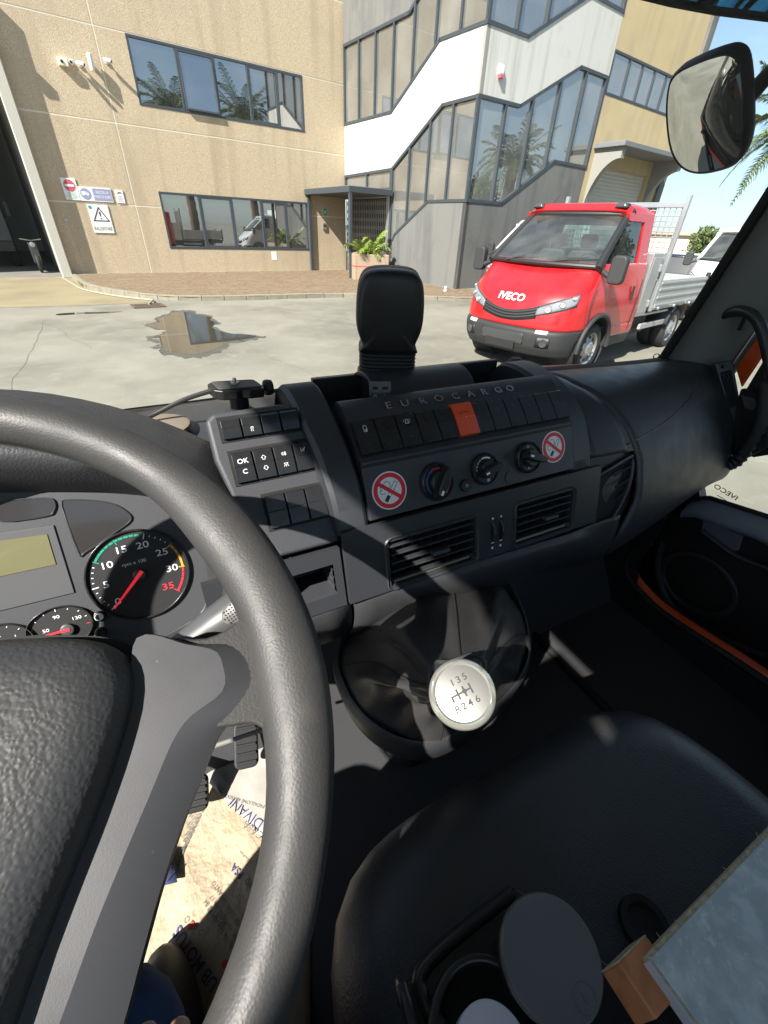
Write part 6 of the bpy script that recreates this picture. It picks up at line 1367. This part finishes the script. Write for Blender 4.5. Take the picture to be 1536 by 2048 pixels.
for px_, py_ in ((756, 617), (788, 633)):
    p = hit(px_, py_, V((PX, PY, 1.78))+V((-.0135, -.0305, 0)), (-.4, -.9, .1)); d = -ray(px_, py_); b = MB(); b.lathe([(.0018, -.004), (.0016, .0015), (0, .002)], 10, frame(p, d.orthogonal(), d.cross(d.orthogonal())), cap=False); build(b, 'screw', M_blk, pd)
# ================================================================== phone mount with quick release plate
pm = thing('phone_mount', (.08, .6, 1.65), 'black tripod plate mount with side knob on a cone foot beside the switch panel', 'phone mount')
c = V((.084, .605, 0)); PMm = Tt((c.x, c.y, 1.709)) @ Matrix.Rotation(math.radians(8), 4, 'Z') @ Matrix.Rotation(math.radians(5), 4, 'Y')
b = MB(); P = [(-.036, -.014), (-.026, -.022), (-.008, -.024), (0, -.019), (.010, -.024), (.030, -.022), (.034, -.012), (.034, .016), (.026, .024), (-.028, .024), (-.036, .014)]; b.prism(P, -.009, .004, PMm); pp_ = build(b, 'clamp_plate', mat('mount_black', (.02, .02, .02), .35, .4), pm, bev=.002)
b = MB(); b.prism(rrect(.060, .036, .006), .004, .0062, PMm); build(b, 'rubber_pad', mat('pad_grey', (.06, .06, .06), .6, bump=('noise', 800, .8, .001)), pm, bev=.0008)
b = MB(); b.lathe([(.006, .006), (.006, .009), (.0025, .009), (.0025, .014)], 14, PMm @ Tt((-.003, 0, 0))); build(b, 'screw', M_steel, pm)
b = MB(); KM = PMm @ Tt((.034, .004, -.003)) @ Matrix.Rotation(math.pi/2, 4, 'Y'); b.lathe([(.004, 0), (.004, .006), (.0105, .007), (.0115, .011), (.0105, .017), (0, .018)], 12, KM, cap=False); build(b, 'knob', M_rub, pm, smooth=25)
b = MB(); b.lathe([(.040, -.052), (.030, -.040), (.018, -.028), (.013, -.026), (.013, -.012), (.016, -.011), (.016, -.008)], 30, Tt((c.x, c.y, 1.709)), cap=False); build(b, 'cone_foot', M_smo, pm, smooth=30)
cb = smooth_path([hit(425, 781, (0, .6, 0), (0, 1, 0)), hit(395, 790, (0, .62, 0), (0, 1, 0)), hit(360, 803, (0, .64, 0), (0, 1, 0)), hit(310, 828, (0, .65, 0), (0, 1, 0)), hit(270, 846, (0, .64, 0), (0, 1, 0)), hit(230, 866, (0, .6, 0), (0, 1, 0))], 5)
b = MB(); b.tube(cb, .0032, 8); tag(build(b, 'cable', M_rub, org=cb[0]), 'thin black cable running from the phone mount across the dash', 'cable')
# ================================================================== wipers outside the screen
for i, (pts, lb) in enumerate(((((120, 852), (240, 828), (380, 810), (560, 784)), 'black wiper blade resting along the base of the windscreen left'), (((1035, 730), (1090, 742), (1150, 736), (1225, 724)), 'black wiper blade at the windscreen base before the red pickup'))):
    Pw = [hit(*p, (0, .845, 0), (0, 1, 0)) if i == 0 else hit(*p, (.8, .84-.0*k, 0), (0, 1, 0)) for k, p in enumerate(pts)]; wp_ = thing('windscreen_wiper', Pw[0], lb, 'wiper')
    sm_ = smooth_path(Pw, 5); b = MB(); b.tube(sm_, .008, 8); build(b, 'arm', M_rub, wp_)
    b = MB(); b.tube([p+V((0, -.012, -.012)) for p in sm_], .0055, 6); build(b, 'blade', M_blk, wp_)
    b = MB(); b.lathe([(.018, -.01), (.018, .012), (.012, .02), (0, .02)], 14, Tt(Pw[0]+V((0, .01, -.004))), cap=False); build(b, 'pivot', M_rub, wp_)
    for k in (4, 8, 12):
        if k < len(sm_): b = MB(); b.box(sm_[k]+V((0, -.006, -.004)), (.03, .012, .012)); build(b, 'bridge', M_blk, wp_, bev=.003)
cw = MB(); cw.grid([[V((lerp(-.75, 1.15, i/24), wsy(lerp(-.75, 1.15, i/24), 1.6)+d, z)) for i in range(25)] for d, z in ((.01, 1.592), (.05, 1.588), (.07, 1.57))]); build(cw, 'cowl', M_rub, cab, smooth=60)
# ================================================================== passenger seat
se = thing('passenger_seat', (.29, -.15, .96), 'wide black vinyl passenger seat cushion with a rounded front', 'seat')
def cushion(x0, x1, y0, y1, zt_, zb, r, dish=.012):
    rows = []; cx, cy, hw, hh = (x0+x1)/2, (y0+y1)/2, (x1-x0)/2, (y1-y0)/2
    prof_ = [(1.0, zb), (1.0, zt_-r*1.2)]+[(None, k) for k in range(9)]
    N = 72
    def sup(a, ex=5.0): c, s_ = math.cos(a), math.sin(a); k = (abs(c)**ex+abs(s_)**ex)**(-1/ex); return c*k, s_*k
    levels = [(0, zb), (0, zt_-r)]+[(r*(1-math.cos(math.radians(11.25*k))), zt_-r+r*math.sin(math.radians(11.25*k))) for k in range(1, 9)]
    for ins, z in levels: rows.append([V((cx+(hw-ins)*sup(2*math.pi*i/N)[0], cy+(hh-ins)*sup(2*math.pi*i/N)[1], z)) for i in range(N)])
    for f_ in (.85, .65, .42, .2, .02): rows.append([V((cx+(hw-r)*f_*sup(2*math.pi*i/N)[0], cy+(hh-r)*f_*sup(2*math.pi*i/N)[1], zt_-dish*(1-f_*f_)+.004*math.sin(9*f_+i*.35))) for i in range(N)])
    return rows
b = MB(); rw = cushion(-.008, .592, -.60, .178, 1.335, 1.12, .075); b.grid(rw, closeu=True); b.poly(rw[-1]); build(b, 'cushion', M_seat, se, smooth=80)
b = MB(); b.box((.30, -.22, 1.03), (.5, .6, .16)); build(b, 'pedestal', M_blk, se, bev=.02)
pbn = hit(1290, 1848, (.3, 0, 1.331), (0, 0, 1)); b = MB(); b.lathe([(.024, -.004), (.023, .0035), (.017, .003), (.014, -.001), (0, -.001)], 30, Tt((pbn.x, pbn.y, 1.330)), cap=False); build(b, 'buckle_grommet', M_blk, se, smooth=40)
b = MB(); b.grid(cushion(-.43, -.015, -.62, .10, 1.35, 1.0, .05), closeu=True); ds = thing('driver_seat', (-.2, -.3, .96), 'black driver seat cushion at the left under the wheel', 'seat'); build(b, 'cushion', M_seat, ds, smooth=80)  # cushion extended forward to keep sun off the floor
b = MB(); b.box((-.22, -.3, 1.03), (.4, .5, .16)); build(b, 'pedestal', M_blk, ds, bev=.02)
# ================================================================== cup console with mug and paper roll
cu_ = thing('cup_console', (.16, 0, 1.33), 'black moulded cup holder console lying on the passenger seat', 'cup holder')
def zp(px_, py_, z): p = hit(px_, py_, (0, 0, z), (0, 0, 1)); return (p.x, p.y)
P = [zp(*p, 1.385) for p in ((1035, 1762), (1065, 1785), (1260, 1950), (1340, 2048), (1380, 2150), (900, 2200), (845, 2048), (800, 1985), (805, 1965))]
b = MB(); b.prism(P, 1.31, 1.372, I4); build(b, 'tray', mat('console_black', (.012, .012, .013), .38, bump=('noise', 1200, .15, .0003)), cu_, bev=.010, seg=4)
P2 = [zp(*p, 1.39) for p in ((1030, 1775), (860, 1915), (850, 1990), (890, 2048))]; b = MB(); b.tube(smooth_path([V((x, y, 1.374)) for x, y in P2], 6), .006, 8); build(b, 'rim', M_smo, cu_, smooth=60)
pr_ = zp(972, 2045, 1.40); b = MB(); b.ring(.040, .047, 1.368, 1.392, 40, Tt((pr_[0], pr_[1]-.008, 0))); build(b, 'cup_ring', M_smo, cu_, bev=.003)
b = MB(); b.lathe([(.0405, 1.3725), (.0, 1.3728)], 36, Tt((pr_[0], pr_[1]-.008, 0)), cap=False); build(b, 'cup_well_shade', M_blk, cu_)  # black disc stands in for the shade down the well
b = MB(); fn = zp(812, 1990, 1.40); b.tube([V((fn[0]-.004, fn[1]-.05, 1.36)), V((fn[0]-.002, fn[1]-.02, 1.388)), V((fn[0], fn[1]+.006, 1.392)), V((fn[0]+.002, fn[1]+.012, 1.37))], [.004, .006, .005, .003], 10); build(b, 'fin', M_smo, cu_, smooth=60)
mg = thing('travel_mug', (.161, -.001, 1.33), 'travel mug with a round matt grey lid standing in the cup console', 'mug'); mc = V((.160, 0, 0)); MF = Tt((mc.x, mc.y, 1.452)) @ Matrix.Rotation(math.radians(-7), 4, 'Y') @ Matrix.Rotation(math.radians(5), 4, 'X')
b = MB(); b.lathe([(.030, -.085), (.0345, -.03), (.0345, -.015)], 44, MF); build(b, 'body', M_smo, mg, smooth=40)
b = MB(); b.lathe([(.035, -.018), (.0368, -.012), (.0368, -.003), (.0358, .0), (.0350, .0004), (.034, -.0002), (0, -.0002)], 56, MF, cap=False); ld = build(b, 'lid', mat('lid_grey', (.10, .103, .103), .48, bump=('noise', 900, .15, .0003), rvar=(60, .05)), mg, smooth=40)
b = MB(); b.ring(.0078, .0083, -.0002, .0001, 28, MF @ Tt((.006, -.026, 0))); b.box((.0055, -.0255, 0), (.0012, .006, .0003), MF @ Tt((0, 0, 0))); build(b, 'embossed_mark', mat('lid_mark', (.085, .088, .088), .5), ld, smooth=0)
rl_ = thing('paper_roll', (pr_[0], pr_[1], 1.36), 'white paper roll standing in the cup well next to the mug', 'paper roll'); b = MB(); RM = Tt((pr_[0]-.004, pr_[1]-.016, 1.345)); b.lathe([(.029, 0), (.029, .048), (.0285, .0485), (.012, .0482), (.012, .03), (0, .03)], 44, RM, cap=False); build(b, 'roll', mat('paper_white', (.74, .73, .76), .8), rl_, smooth=40)
# ================================================================== laminate board on a wooden block
M_lam = mat('grey_laminate', (.34, .385, .385), .42, wear=[(45, (.46, .50, .50), .45, .6), (170, (.54, .57, .57), .55, .7)], bump=('noise', 400, .1, .0003), coat=.15)
M_wood = mat('raw_wood', (.46, .17, .065), .7, var=(60, .3), bump=('noise', 200, .3, .0006)); M_chip = mat('chipboard_edge', (.42, .34, .22), .8, var=(300, .4), bump=('noise', 500, .6, .001))
bd = thing('laminate_board', (.35, -.15, 1.48), 'grey marbled laminate board with raw edges lying over the seat', 'board')
BM = frame((.2015, -.028, 1.5), (1, .012, .0), (0, 1, 0))
b = MB(); b.box((.21, -.17, -.008), (.42, .34, .015), BM); build(b, 'core', M_chip, bd, bev=.0008)
b = MB(); b.box((.211, -.1715, .0002), (.419, .338, .0014), BM); build(b, 'laminate', M_lam, bd, bev=.0004)
b = MB(); b.box((-.0008, -.17, -.006), (.0012, .335, .011), BM); build(b, 'edge_tape', mat('edge_tape', (.45, .45, .48), .35), bd)
rr_ = random.Random(5); b = MB()
for i in range(14):
    x = rr_.uniform(.0, .3); l_ = rr_.uniform(.002, .007); a = rr_.uniform(.6, 2.4); p = BM @ V((x, .0, rr_.uniform(-.006, .0))); b.tube([p, p+V((math.cos(a)*l_, math.sin(a)*l_, rr_.uniform(-.001, .002)))], [.0005, .0001], 4)
tag(build(b, 'splinters', M_chip, bd), kind='stuff')
wb_ = thing('wood_block', (.21, -.04, 1.45), 'small orange brown wooden block wedged under the laminate board', 'wood block')
b = MB(); b.box((.200, -.0365, 1.474), (.030, .028, .034)); build(b, 'block', M_wood, wb_, bev=.0015)
b = MB(); b.box((.200, -.0222, 1.474), (.0295, .001, .033)); build(b, 'sawn_face', mat('sawn_pale', (.40, .32, .20), .8, var=(120, .3)), wb_)
b = MB(); b.box((.30, -.09, 1.39), (.05, .09, .11)); build(b, 'leg', M_wood, wb_)
# ================================================================== passenger door
dr_ = thing('passenger_door', (1.22, .1, 1.0), 'black trimmed passenger door with round speaker and sill tinted with sky sheen', 'door')
DF = Matrix(((0, 0, -1, 1.205), (1, 0, 0, 0), (0, 1, 0, 0), (0, 0, 0, 1)))    # local x = Y, y = Z, z = toward the cabin
def dq(px_, py_): p = hit(px_, py_, (1.205, 0, 0), (1, 0, 0)); return (p.y, p.z)
b = MB(); b.prism([(-.5, .8), (-.5, 1.31), (.28, 1.325), (.45, 1.325), (.50, 1.40), (.66, 1.52), (.66, .8)], -.03, .0, DF); dp_ = build(b, 'door_panel', M_smo, dr_, smooth=0)
b = MB(); sl_ = [(.47, 1.292), (.44, 1.312), (.30, 1.335), (.1, 1.345), (-.4, 1.35)]
rows = [[DF @ V((y, z+dz, zz)) for y, z in sl_] for dz, zz in ((.022, -.03), (.024, -.004), (.016, .012), (-.008, .026), (-.026, .018), (-.032, .0))]
b.grid(rows); build(b, 'window_sill', mat('sill_sky_sheen', (.26, .30, .35), .40), dr_, smooth=60)  # blue-grey is reflected sky put into the sill colour
b = MB(); b.tube([DF @ V((y, z+.026, -.012)) for y, z in sl_], .008, 8); build(b, 'glass_seal', M_rub, dr_)
gp_ = [(.60, 1.36), (.47, 1.325), (.30, 1.352), (-.45, 1.37), (-.45, 2.45), (.36, 2.45), (.46, 2.0), (.56, 1.66)]
b = MB(); b.prism(gp_, -.022, -.018, DF); gls = build(b, 'door_glass', M_wsg, dr_, smooth=0)
pe = hit(1452, 984, (1.224, 0, 0), (1, 0, 0)); etched('IVECO', pe+V((-.002, 0, 0)), (0, 1, .12), (0, -.12, 1), .017, gls)
for k in range(3):
    pe2 = hit(1447-k*1, 998+k*6, (1.222, 0, 0), (1, 0, 0)); b = MB(); b.box((0, 0, 0), (.035-.008*k, .0016, .0004), frame(pe2, (0, 1, .12), (0, -.12, 1))); build(b, 'etched_line', M_markd, gls)
# speaker and pocket mouldings
cs = dq(1395, 1165); SPK = DF @ Tt((cs[0], cs[1], 0)) @ Matrix.Diagonal((1.0, .86, 1, 1))
b = MB(); b.ring(.088, .104, -.002, .012, 56, SPK); spk = build(b, 'speaker_ring', M_sat, dr_, bev=.004)
b = MB(); b.lathe([(.089, .002), (.06, .006), (0, .008)], 44, SPK, cap=False); build(b, 'speaker_mesh', M_blk, spk, smooth=60)
b = MB(); hp_ = [dq(*p) for p in ((1410, 1035), (1490, 1070), (1480, 1100), (1455, 1100), (1405, 1065))]; b.prism(hp_, 0, .012, DF); build(b, 'pull_pocket', mat('pocket_sky_sheen', (.13, .15, .175), .45), dr_, bev=.004, seg=3)  # pocket colour carries the same reflected sky tint
b = MB(); b.tube(smooth_path([DF @ V((*dq(*p), .012)) for p in ((1330, 1080), (1320, 1130), (1340, 1200), (1400, 1250), (1536, 1310))], 6), .010, 8); build(b, 'lower_moulding', M_sat, dr_)
b = MB(); b.tube(smooth_path([DF @ V((*dq(*p), .012)) for p in ((1410, 1060), (1480, 1110), (1560, 1140))], 5), .008, 8); build(b, 'armrest_edge', M_sat, dr_)
# black quarter piece with the orange door frame beyond, convoluted cable boot
b = MB(); qp = [dq(*p) for p in ((1470, 840), (1490, 775), (1540, 790), (1545, 890), (1500, 915), (1465, 905))]; b.prism(qp, .0, .02, DF); build(b, 'mirror_quarter', M_blk, dr_, bev=.004)
b = MB(); qp = [dq(*p) for p in ((1492, 785), (1540, 800), (1540, 825), (1500, 815))]; b.prism(qp, .02, .028, DF); build(b, 'quarter_ledge', mat('ledge_bluegrey', (.06, .07, .085), .45), dr_, bev=.004)
b = MB(); qp = [dq(*p) for p in ((1466, 905), (1470, 820), (1482, 785), (1530, 705), (1565, 640), (1575, 905), (1500, 917))]; b.prism(qp, -.024, -.016, DF); build(b, 'door_frame', M_blk, dr_)
b = MB(); qp = [dq(*p) for p in ((1470, 738), (1514, 672), (1527, 700), (1521, 715), (1481, 775))]; b.prism(qp, -.012, -.002, DF); build(b, 'orange_frame', M_cabo, dr_, bev=.003)
b = MB(); b.tube([DF @ V((*dq(*p), .004)) for p in ((1468, 728), (1512, 664))], .0022, 6); build(b, 'frame_bright_strip', M_steel, dr_)
b = MB(); cvp = smooth_path([DF @ V((*dq(*p), .03)) for p in ((1545, 760), (1538, 830), (1515, 880), (1490, 915), (1470, 925))], 6); rs_ = [.013+(.003 if i % 2 else -.001) for i in range(len(cvp))]; b.tube(cvp, rs_, 12); build(b, 'cable_boot', M_rub, dr_, smooth=50)
# grab handle on the pillar
gh_ = thing('grab_handle', (1.2, .52, 1.72), 'curved black grab handle on the right windscreen pillar', 'grab handle')
def pil_p(px_, py_, x=1.17): return hit(px_, py_, (x, 0, 0), (1, 0, 0))
hpts = [pil_p(1425, 655, 1.165), pil_p(1450, 630, 1.155), pil_p(1480, 622, 1.145), pil_p(1510, 635, 1.145), pil_p(1530, 680, 1.15), pil_p(1545, 760, 1.16)]
b = MB(); b.tube(smooth_path(hpts, 6), [.005+.006*min(1, i/10) for i in range(31)], 14); build(b, 'grip', M_sat, gh_, smooth=60)
b = MB(); b.tube([pil_p(1478, 660, 1.15), pil_p(1492, 628, 1.143)], .004, 8); build(b, 'joint', M_blk, gh_)
# ================================================================== outside mirror
om = thing('front_mirror', (1.05, .72, 2.1), 'black framed convex mirror hanging outside the right of the windscreen', 'mirror')
MC = CAM+ray(1414, 222)*1.28; mn = (-ray(1414, 222)+V((.18, .10, -.34))).normalized()
mo = [(1388, 122), (1440, 103), (1468, 102), (1486, 125), (1494, 200), (1494, 280), (1480, 320), (1450, 338), (1400, 347), (1365, 335), (1343, 300), (1334, 240), (1336, 180), (1350, 145)]
_d = ray(1414, 222); mn = (V((-.55, .30, -.78)).normalized()-_d).normalized(); _mx = V((0, 0, 1)).cross(mn)
MFr = frame(MC, _mx, mn.cross(_mx)); MP = [hit(*q, MC, mn)-MC for q in mo]
inv = MFr.inverted(); ML = [inv @ (p+MC) for p in MP]; ML = smooth_path([(p.x, p.y, 0) for p in ML], 4, True)
def mring(s_, z_): return [MFr @ V((p.x*s_, p.y*s_, z_)) for p in ML]
b = MB(); b.grid([mring(.93, .004), mring(.97, .007), mring(1.0, .002), mring(1.0, -.02), mring(.97, -.03), mring(.8, -.05), mring(.05, -.055)], closeu=True); b.poly(mring(.05, -.055)); build(b, 'housing', M_rub, om, smooth=60)
# convex glass tilted down toward the nose of the truck
tl = Matrix.Rotation(math.radians(25), 3, 'X') 
rows = [[MFr @ V((p.x*s_, p.y*s_, .0035+.020*(1-s_*s_))) for p in ML] for s_ in (.94, .8, .6, .4, .2, .02)]
b = MB(); b.grid(rows, closeu=True); b.poly(rows[-1]); build(b, 'mirror_glass', mat('mirror_silver', (.62, .64, .62), .02, 1.0), om, smooth=80)
ar_ = CAM+ray(1496, 195)*1.30; b = MB(); b.tube([ar_, CAM+ray(1536, 150)*1.33, CAM+ray(1640, 120)*1.36, V((1.32, .56, 2.25))], .016, 12); build(b, 'arm', M_rub, om, smooth=60)
# ================================================================== driver's foot well: papers, pedals, jeans
ZP = .972
def fl_(px_, py_, z=ZP): p = hit(px_, py_, (0, 0, z), (0, 0, 1)); return V((p.x, p.y, z))
M_paper = mat('kraft_paper', (.42, .345, .24), .85, var=(14, .12), bump=('noise', 28, .7, .012), wear=[(9, (.33, .25, .15), .55, .8)]); M_paper2 = mat('flyer_paper', (0.360, 0.345, 0.310), .8, bump=('noise', 20, .3, .006))
BVH = {}
def drape(b, par, h=.0013):
    """lay printed shapes on the crumpled sheet"""
    for i, p in enumerate(b.v):
        q = BVH[par].ray_cast(V((p.x, p.y, 2)), V((0, 0, -1)))[0]
        if q is not None: b.v[i] = V((p.x, p.y, q.z+h+min(.0004, max(0, p.z-.9))*0))
    return b
def crumple(name, corners, z, m, label, amp=.006, n=26, seed=0):
    rnd = random.Random(seed); A, B, C_, D_ = [V((p[0], p[1], 0)) for p in corners]; t = thing(name, (A.x, A.y, z), label, 'paper'); rows = []
    H = [[rnd.uniform(-1, 1) for _ in range(12)] for _ in range(12)]
    def hh(u, v): i, j = u*10, v*10; a, c = int(i), int(j); f_, g2 = i-a, j-c; return lerp(lerp(H[a][c], H[a+1][c], f_), lerp(H[a][c+1], H[a+1][c+1], f_), g2)
    for j in range(n+1):
        v = j/n; rows.append([A.lerp(B, i/n).lerp(D_.lerp(C_, i/n), v)+V((0, 0, z+amp*(.8+hh(i/n*.99, v*.99)))) for i in range(n+1)])
    b = MB(); b.grid(rows); BVH[t] = BVHTree.FromPolygons([tuple(p) for p in b.v], b.f); o = build(b, 'sheet', m, t, smooth=60, solid=.0006); return t
kp_ = crumple('floor_paper', [fl_(120, 2130), fl_(620, 2260), fl_(620, 1560), fl_(380, 1480)], .966, M_paper, 'crumpled tan advertising paper spread over the driver footwell', .006, 30, 1)
fy = crumple('flyer', [fl_(540, 1695), fl_(405, 1555), fl_(445, 1470), fl_(600, 1490)], .982, M_paper2, 'white flyer lying on the tan paper near the pedals', .003, 14, 2)
M_ink = mat('print_navy', (.05, .05, .14), .7); M_ink2 = mat('print_grey', (.16, .15, .14), .8); M_inkr = mat('print_red', (.6, .05, .04), .7)
def print_line(par, s_, a, c, z, m=M_ink, hpx=.75, bold=0.0, nm='print'):
    """lettering on the paper from pixel-traced floor point a to c, standing above the sheet"""
    A, C_ = fl_(*a, z), fl_(*c, z); d = C_-A; key = (s_, 'CENTER', bold); tb = text_mb(s_, 1, I4, 0, bold=bold); wid = max(v.x for v in tb.v)-min(v.x for v in tb.v)
    sz = d.length/max(wid, 1e-3); F = frame((A+C_)/2, d, V((0, 0, 1)).cross(d)); build(drape(text_mb(s_, sz, F, .0, bold=bold), par) if par in BVH else text_mb(s_, sz, F, .0, bold=bold), nm, m, par, smooth=0)
zq_ = .9805
print_line(kp_, 'CLUB MOTUS', (450, 2005), (350, 1855), zq_, bold=.01); print_line(kp_, 'Padiglione 47', (412, 2052), (345, 1948), zq_)
print_line(kp_, 'PRIMA APERTURA: TARANTO', (502, 1885), (424, 1762), zq_, M_ink2); print_line(kp_, 'FOGGIA, Via Napoli, km 17', (486, 1900), (420, 1790), zq_, M_ink2); print_line(kp_, 'BARI, Via Nat. 364 82 B4', (470, 1905), (408, 1800), zq_, M_ink2); print_line(kp_, 'SEDI', (447, 1850), (430, 1826), zq_, M_ink2)
print_line(kp_, 'PSA', (482, 1748), (463, 1728), zq_, bold=.01); print_line(kp_, 'BYD', (506, 1772), (490, 1755), zq_, M_ink2); print_line(kp_, 'CF AutoPoint', (502, 1725), (478, 1700), zq_, M_ink2)
for j in range(13):
    b = MB(); 
    x0, y0 = 425-6*j, 1600+10*j
    A, B = fl_(x0+j*1.0, y0-24, zq_), fl_(x0-48+j*3.5, y0+26, zq_); d = B-A; F = frame((A+B)/2, d, V((0, 0, 1)).cross(d)); x = -d.length/2; rr = random.Random(j)
    while x < d.length/2-.004: l_ = rr.uniform(.003, .009); b.box((x+l_/2, 0, 0), (l_, .0016, .0002), F); x += l_+.0018
    tag(build(drape(b, kp_), 'fine_print', M_ink2, kp_, smooth=0), kind='stuff')
for px_, py_ in ((382, 1846), (388, 1852), (378, 1853)): b = MB(); b.box((0, 0, 0), (.006, .005, .0003), Tt(fl_(px_, py_, zq_)) @ Matrix.Rotation(.8, 4, 'Z')); build(drape(b, kp_), 'red_logo', M_inkr, kp_)
for px_, py_ in ((402, 1862), (372, 1838)): b = MB(); b.ring(.003, .0037, 0, .0003, 16, Tt(fl_(px_, py_, zq_))); build(drape(b, kp_), 'round_logo', M_ink2, kp_)
b = MB(); b.lathe([(.005, 0), (.005, .0003)], 18, Tt(fl_(448, 1926, zq_))); build(drape(b, kp_), 'shield_logo', M_inkr, kp_); b = MB(); P = [(0, .011), (.006, 0), (.004, -.007), (-.004, -.007), (-.006, 0)]; b.prism(P, 0, .0003, Tt(fl_(358, 2022, zq_)) @ Matrix.Rotation(2.2, 4, 'Z')); build(drape(b, kp_), 'drop_logo', M_ink, kp_)
print_line(fy, 'DIVANI', (522, 1648), (462, 1602), .9895, bold=.0); print_line(fy, 'CASA', (525, 1672), (488, 1646), .9895, M_ink2); print_line(fy, 'PADIGLIONE ARREDO', (528, 1612), (450, 1590), .9895, M_ink2)
nt_ = thing('blue_ticket', fl_(345, 1745), 'dark blue ticket with a number peeping from under the spoke', 'ticket'); b = MB(); P = [fl_(*q, .985) for q in ((300, 1790), (322, 1772), (355, 1764), (341, 1708), (300, 1690))]; b.poly(P); build(b, 'card', mat('ticket_blue', (.06, .08, .2), .6), nt_, solid=.001); print_line(nt_, '173', (346, 1752), (322, 1735), .9868, M_blk)
# pedals
def pedal(name, px_, py_, z, label, w_=.07, l_=.09):
    p = fl_(px_, py_, z); t = thing(name, p, label, 'pedal'); F = Tt(p) @ Matrix.Rotation(math.radians(42), 4, 'X') @ Matrix.Rotation(math.radians(-12), 4, 'Z')
    b = MB(); b.prism(rrect(w_, l_, .012), -.008, .006, F); pd_ = build(b, 'pad', M_rub, t, bev=.004, seg=3)
    for i in range(5): b = MB(); b.box((0, -l_*.36+i*l_*.18, .0075), (w_*.8, .005, .004), F); build(b, 'tread_rib', M_rub, pd_, bev=.001)
    b = MB(); b.tube([F @ V((0, .02, -.008)), F @ V((0, .05, -.06)), F @ V((.0, .22, -.06))], .011, 10); build(b, 'arm', M_smo, t)
pedal('brake_pedal', 388, 1588, 1.03, 'black ribbed brake pedal at the edge of the tan paper', .05, .06); pedal('accelerator_pedal', 492, 1488, 1.06, 'black accelerator pedal above the white flyer', .045, .085)
b = MB(); A, B = fl_(428, 1492, 1.25), fl_(540, 1455, 1.25); b.tube([A, B], .0035, 8); build(b, 'wiring_conduit', mat('conduit_grey', (.2, .2, .19), .5), cab)
# seated driver: one continuous skinned body from hips to feet, the rest is outside the picture
pn = thing('person', (-.2, -.2, 1.33), 'seated driver in blue jeans, only the right knee shows below the wheel', 'person')
JX = -.150
def skin(name, chain, m, par, sub=2):
    me = bpy.data.meshes.new(name); vs = [c[0] for c in chain]; es = [(c[2], i) for i, c in enumerate(chain) if c[2] is not None]
    M = WM[par]; me.from_pydata([tuple(M.inverted() @ V(v)) for v in vs], es, []); o = link(name, me, par, M)
    o.modifiers.new('skin', 'SKIN').use_smooth_shade = True
    for i, c in enumerate(chain): d = me.skin_vertices[0].data[i]; d.radius = (c[1], c[1]); d.use_root = (i == 0)
    k = o.modifiers.new('sub', 'SUBSURF'); k.levels = sub; k.render_levels = sub; me.materials.append(m)
    k.use_limit_surface = False; return o
M_denim = mat('denim', (.018, .045, .11), .85, bump=('noise', 900, .5, .0008), var=(30, .25)); M_skin = mat('skin', (.50, .28, .2), .5, var=(40, .08))
ch = [((-.235, -.36, 1.43), .115, None), ((-.175, -.33, 1.43), .095, 0), ((JX-.012, -.10, 1.435), .080, 1), ((JX, .075, 1.430), .066, 2), ((JX-.006, .108, 1.405), .062, 3), ((JX-.03, .10, 1.22), .055, 4), ((JX-.05, .11, 1.05), .046, 5), ((-.295, -.33, 1.43), .095, 0), ((-.335, -.12, 1.435), .080, 7), ((-.35, .06, 1.455), .075, 8), ((-.352, .105, 1.43), .072, 9), ((-.38, .10, 1.2), .055, 10), ((-.40, .10, 1.05), .046, 11)]  # left knee, out of view, posed and thickened to shade the floor
skin('jeans', ch, M_denim, pn)
for x_, y_ in ((JX-.05, .11), (-.40, .10)):
    b = MB(); rows = []
    for s_, z_ in ((1.0, .966), (1.02, .985), (.95, 1.01), (.7, 1.035), (.45, 1.05)): rows.append([V((x_+.045*s_*math.cos(a), y_+.045+(.12*s_ if math.sin(a) > 0 else .09*s_)*math.sin(a), z_)) for a in [2*math.pi*i/24 for i in range(24)]])
    b.grid(rows, closeu=True); b.poly(rows[0]); b.poly(rows[-1]); build(b, 'shoe', M_rub, pn, smooth=60)
# a hand resting on the right thigh, five fingers
HB = V((-.100, .055, 1.470))
hand = [((-.105, -.06, 1.545), .024, None), ((-.102, -.015, 1.530), .023, 0), ((-.100, .02, 1.518), .020, 1)]
n0 = len(hand); base_i = 1
for k, (dx, ln) in enumerate(((-.028, .85), (-.010, 1.0), (.009, .95), (.026, .75))):
    i0 = len(hand); hand += [((-.100+dx*.75, .022, 1.517), .0105, base_i), ((-.100+dx, .048*1+.0, 1.513), .0092, i0), ((-.100+dx*1.05, .048+.024*ln, 1.500), .0085, i0+1), ((-.100+dx*1.05, .048+.038*ln, 1.486), .0075, i0+2)]
i0 = len(hand); hand += [((-.132, -.005, 1.520), .012, 1), ((-.148, .018, 1.508), .0105, i0), ((-.152, .040, 1.498), .009, i0+1)]
skin('hand', [((x-.012, y+.006, z-.004), r_, i_) for (x, y, z), r_, i_ in hand], M_skin, pn)

# look-alikes share a group
for nm, g_ in (('security_camera', 'cameras on the tan wall'), ('palm_tree', 'palms round the yard'), ('pine_tree', 'pines behind the truck'), ('windscreen_wiper', 'wipers at the windscreen base'), ('puddle', None)):
    for o in list(WM):
        if g_ and o.parent is None and o.name.split('.')[0] == nm: o['group'] = g_
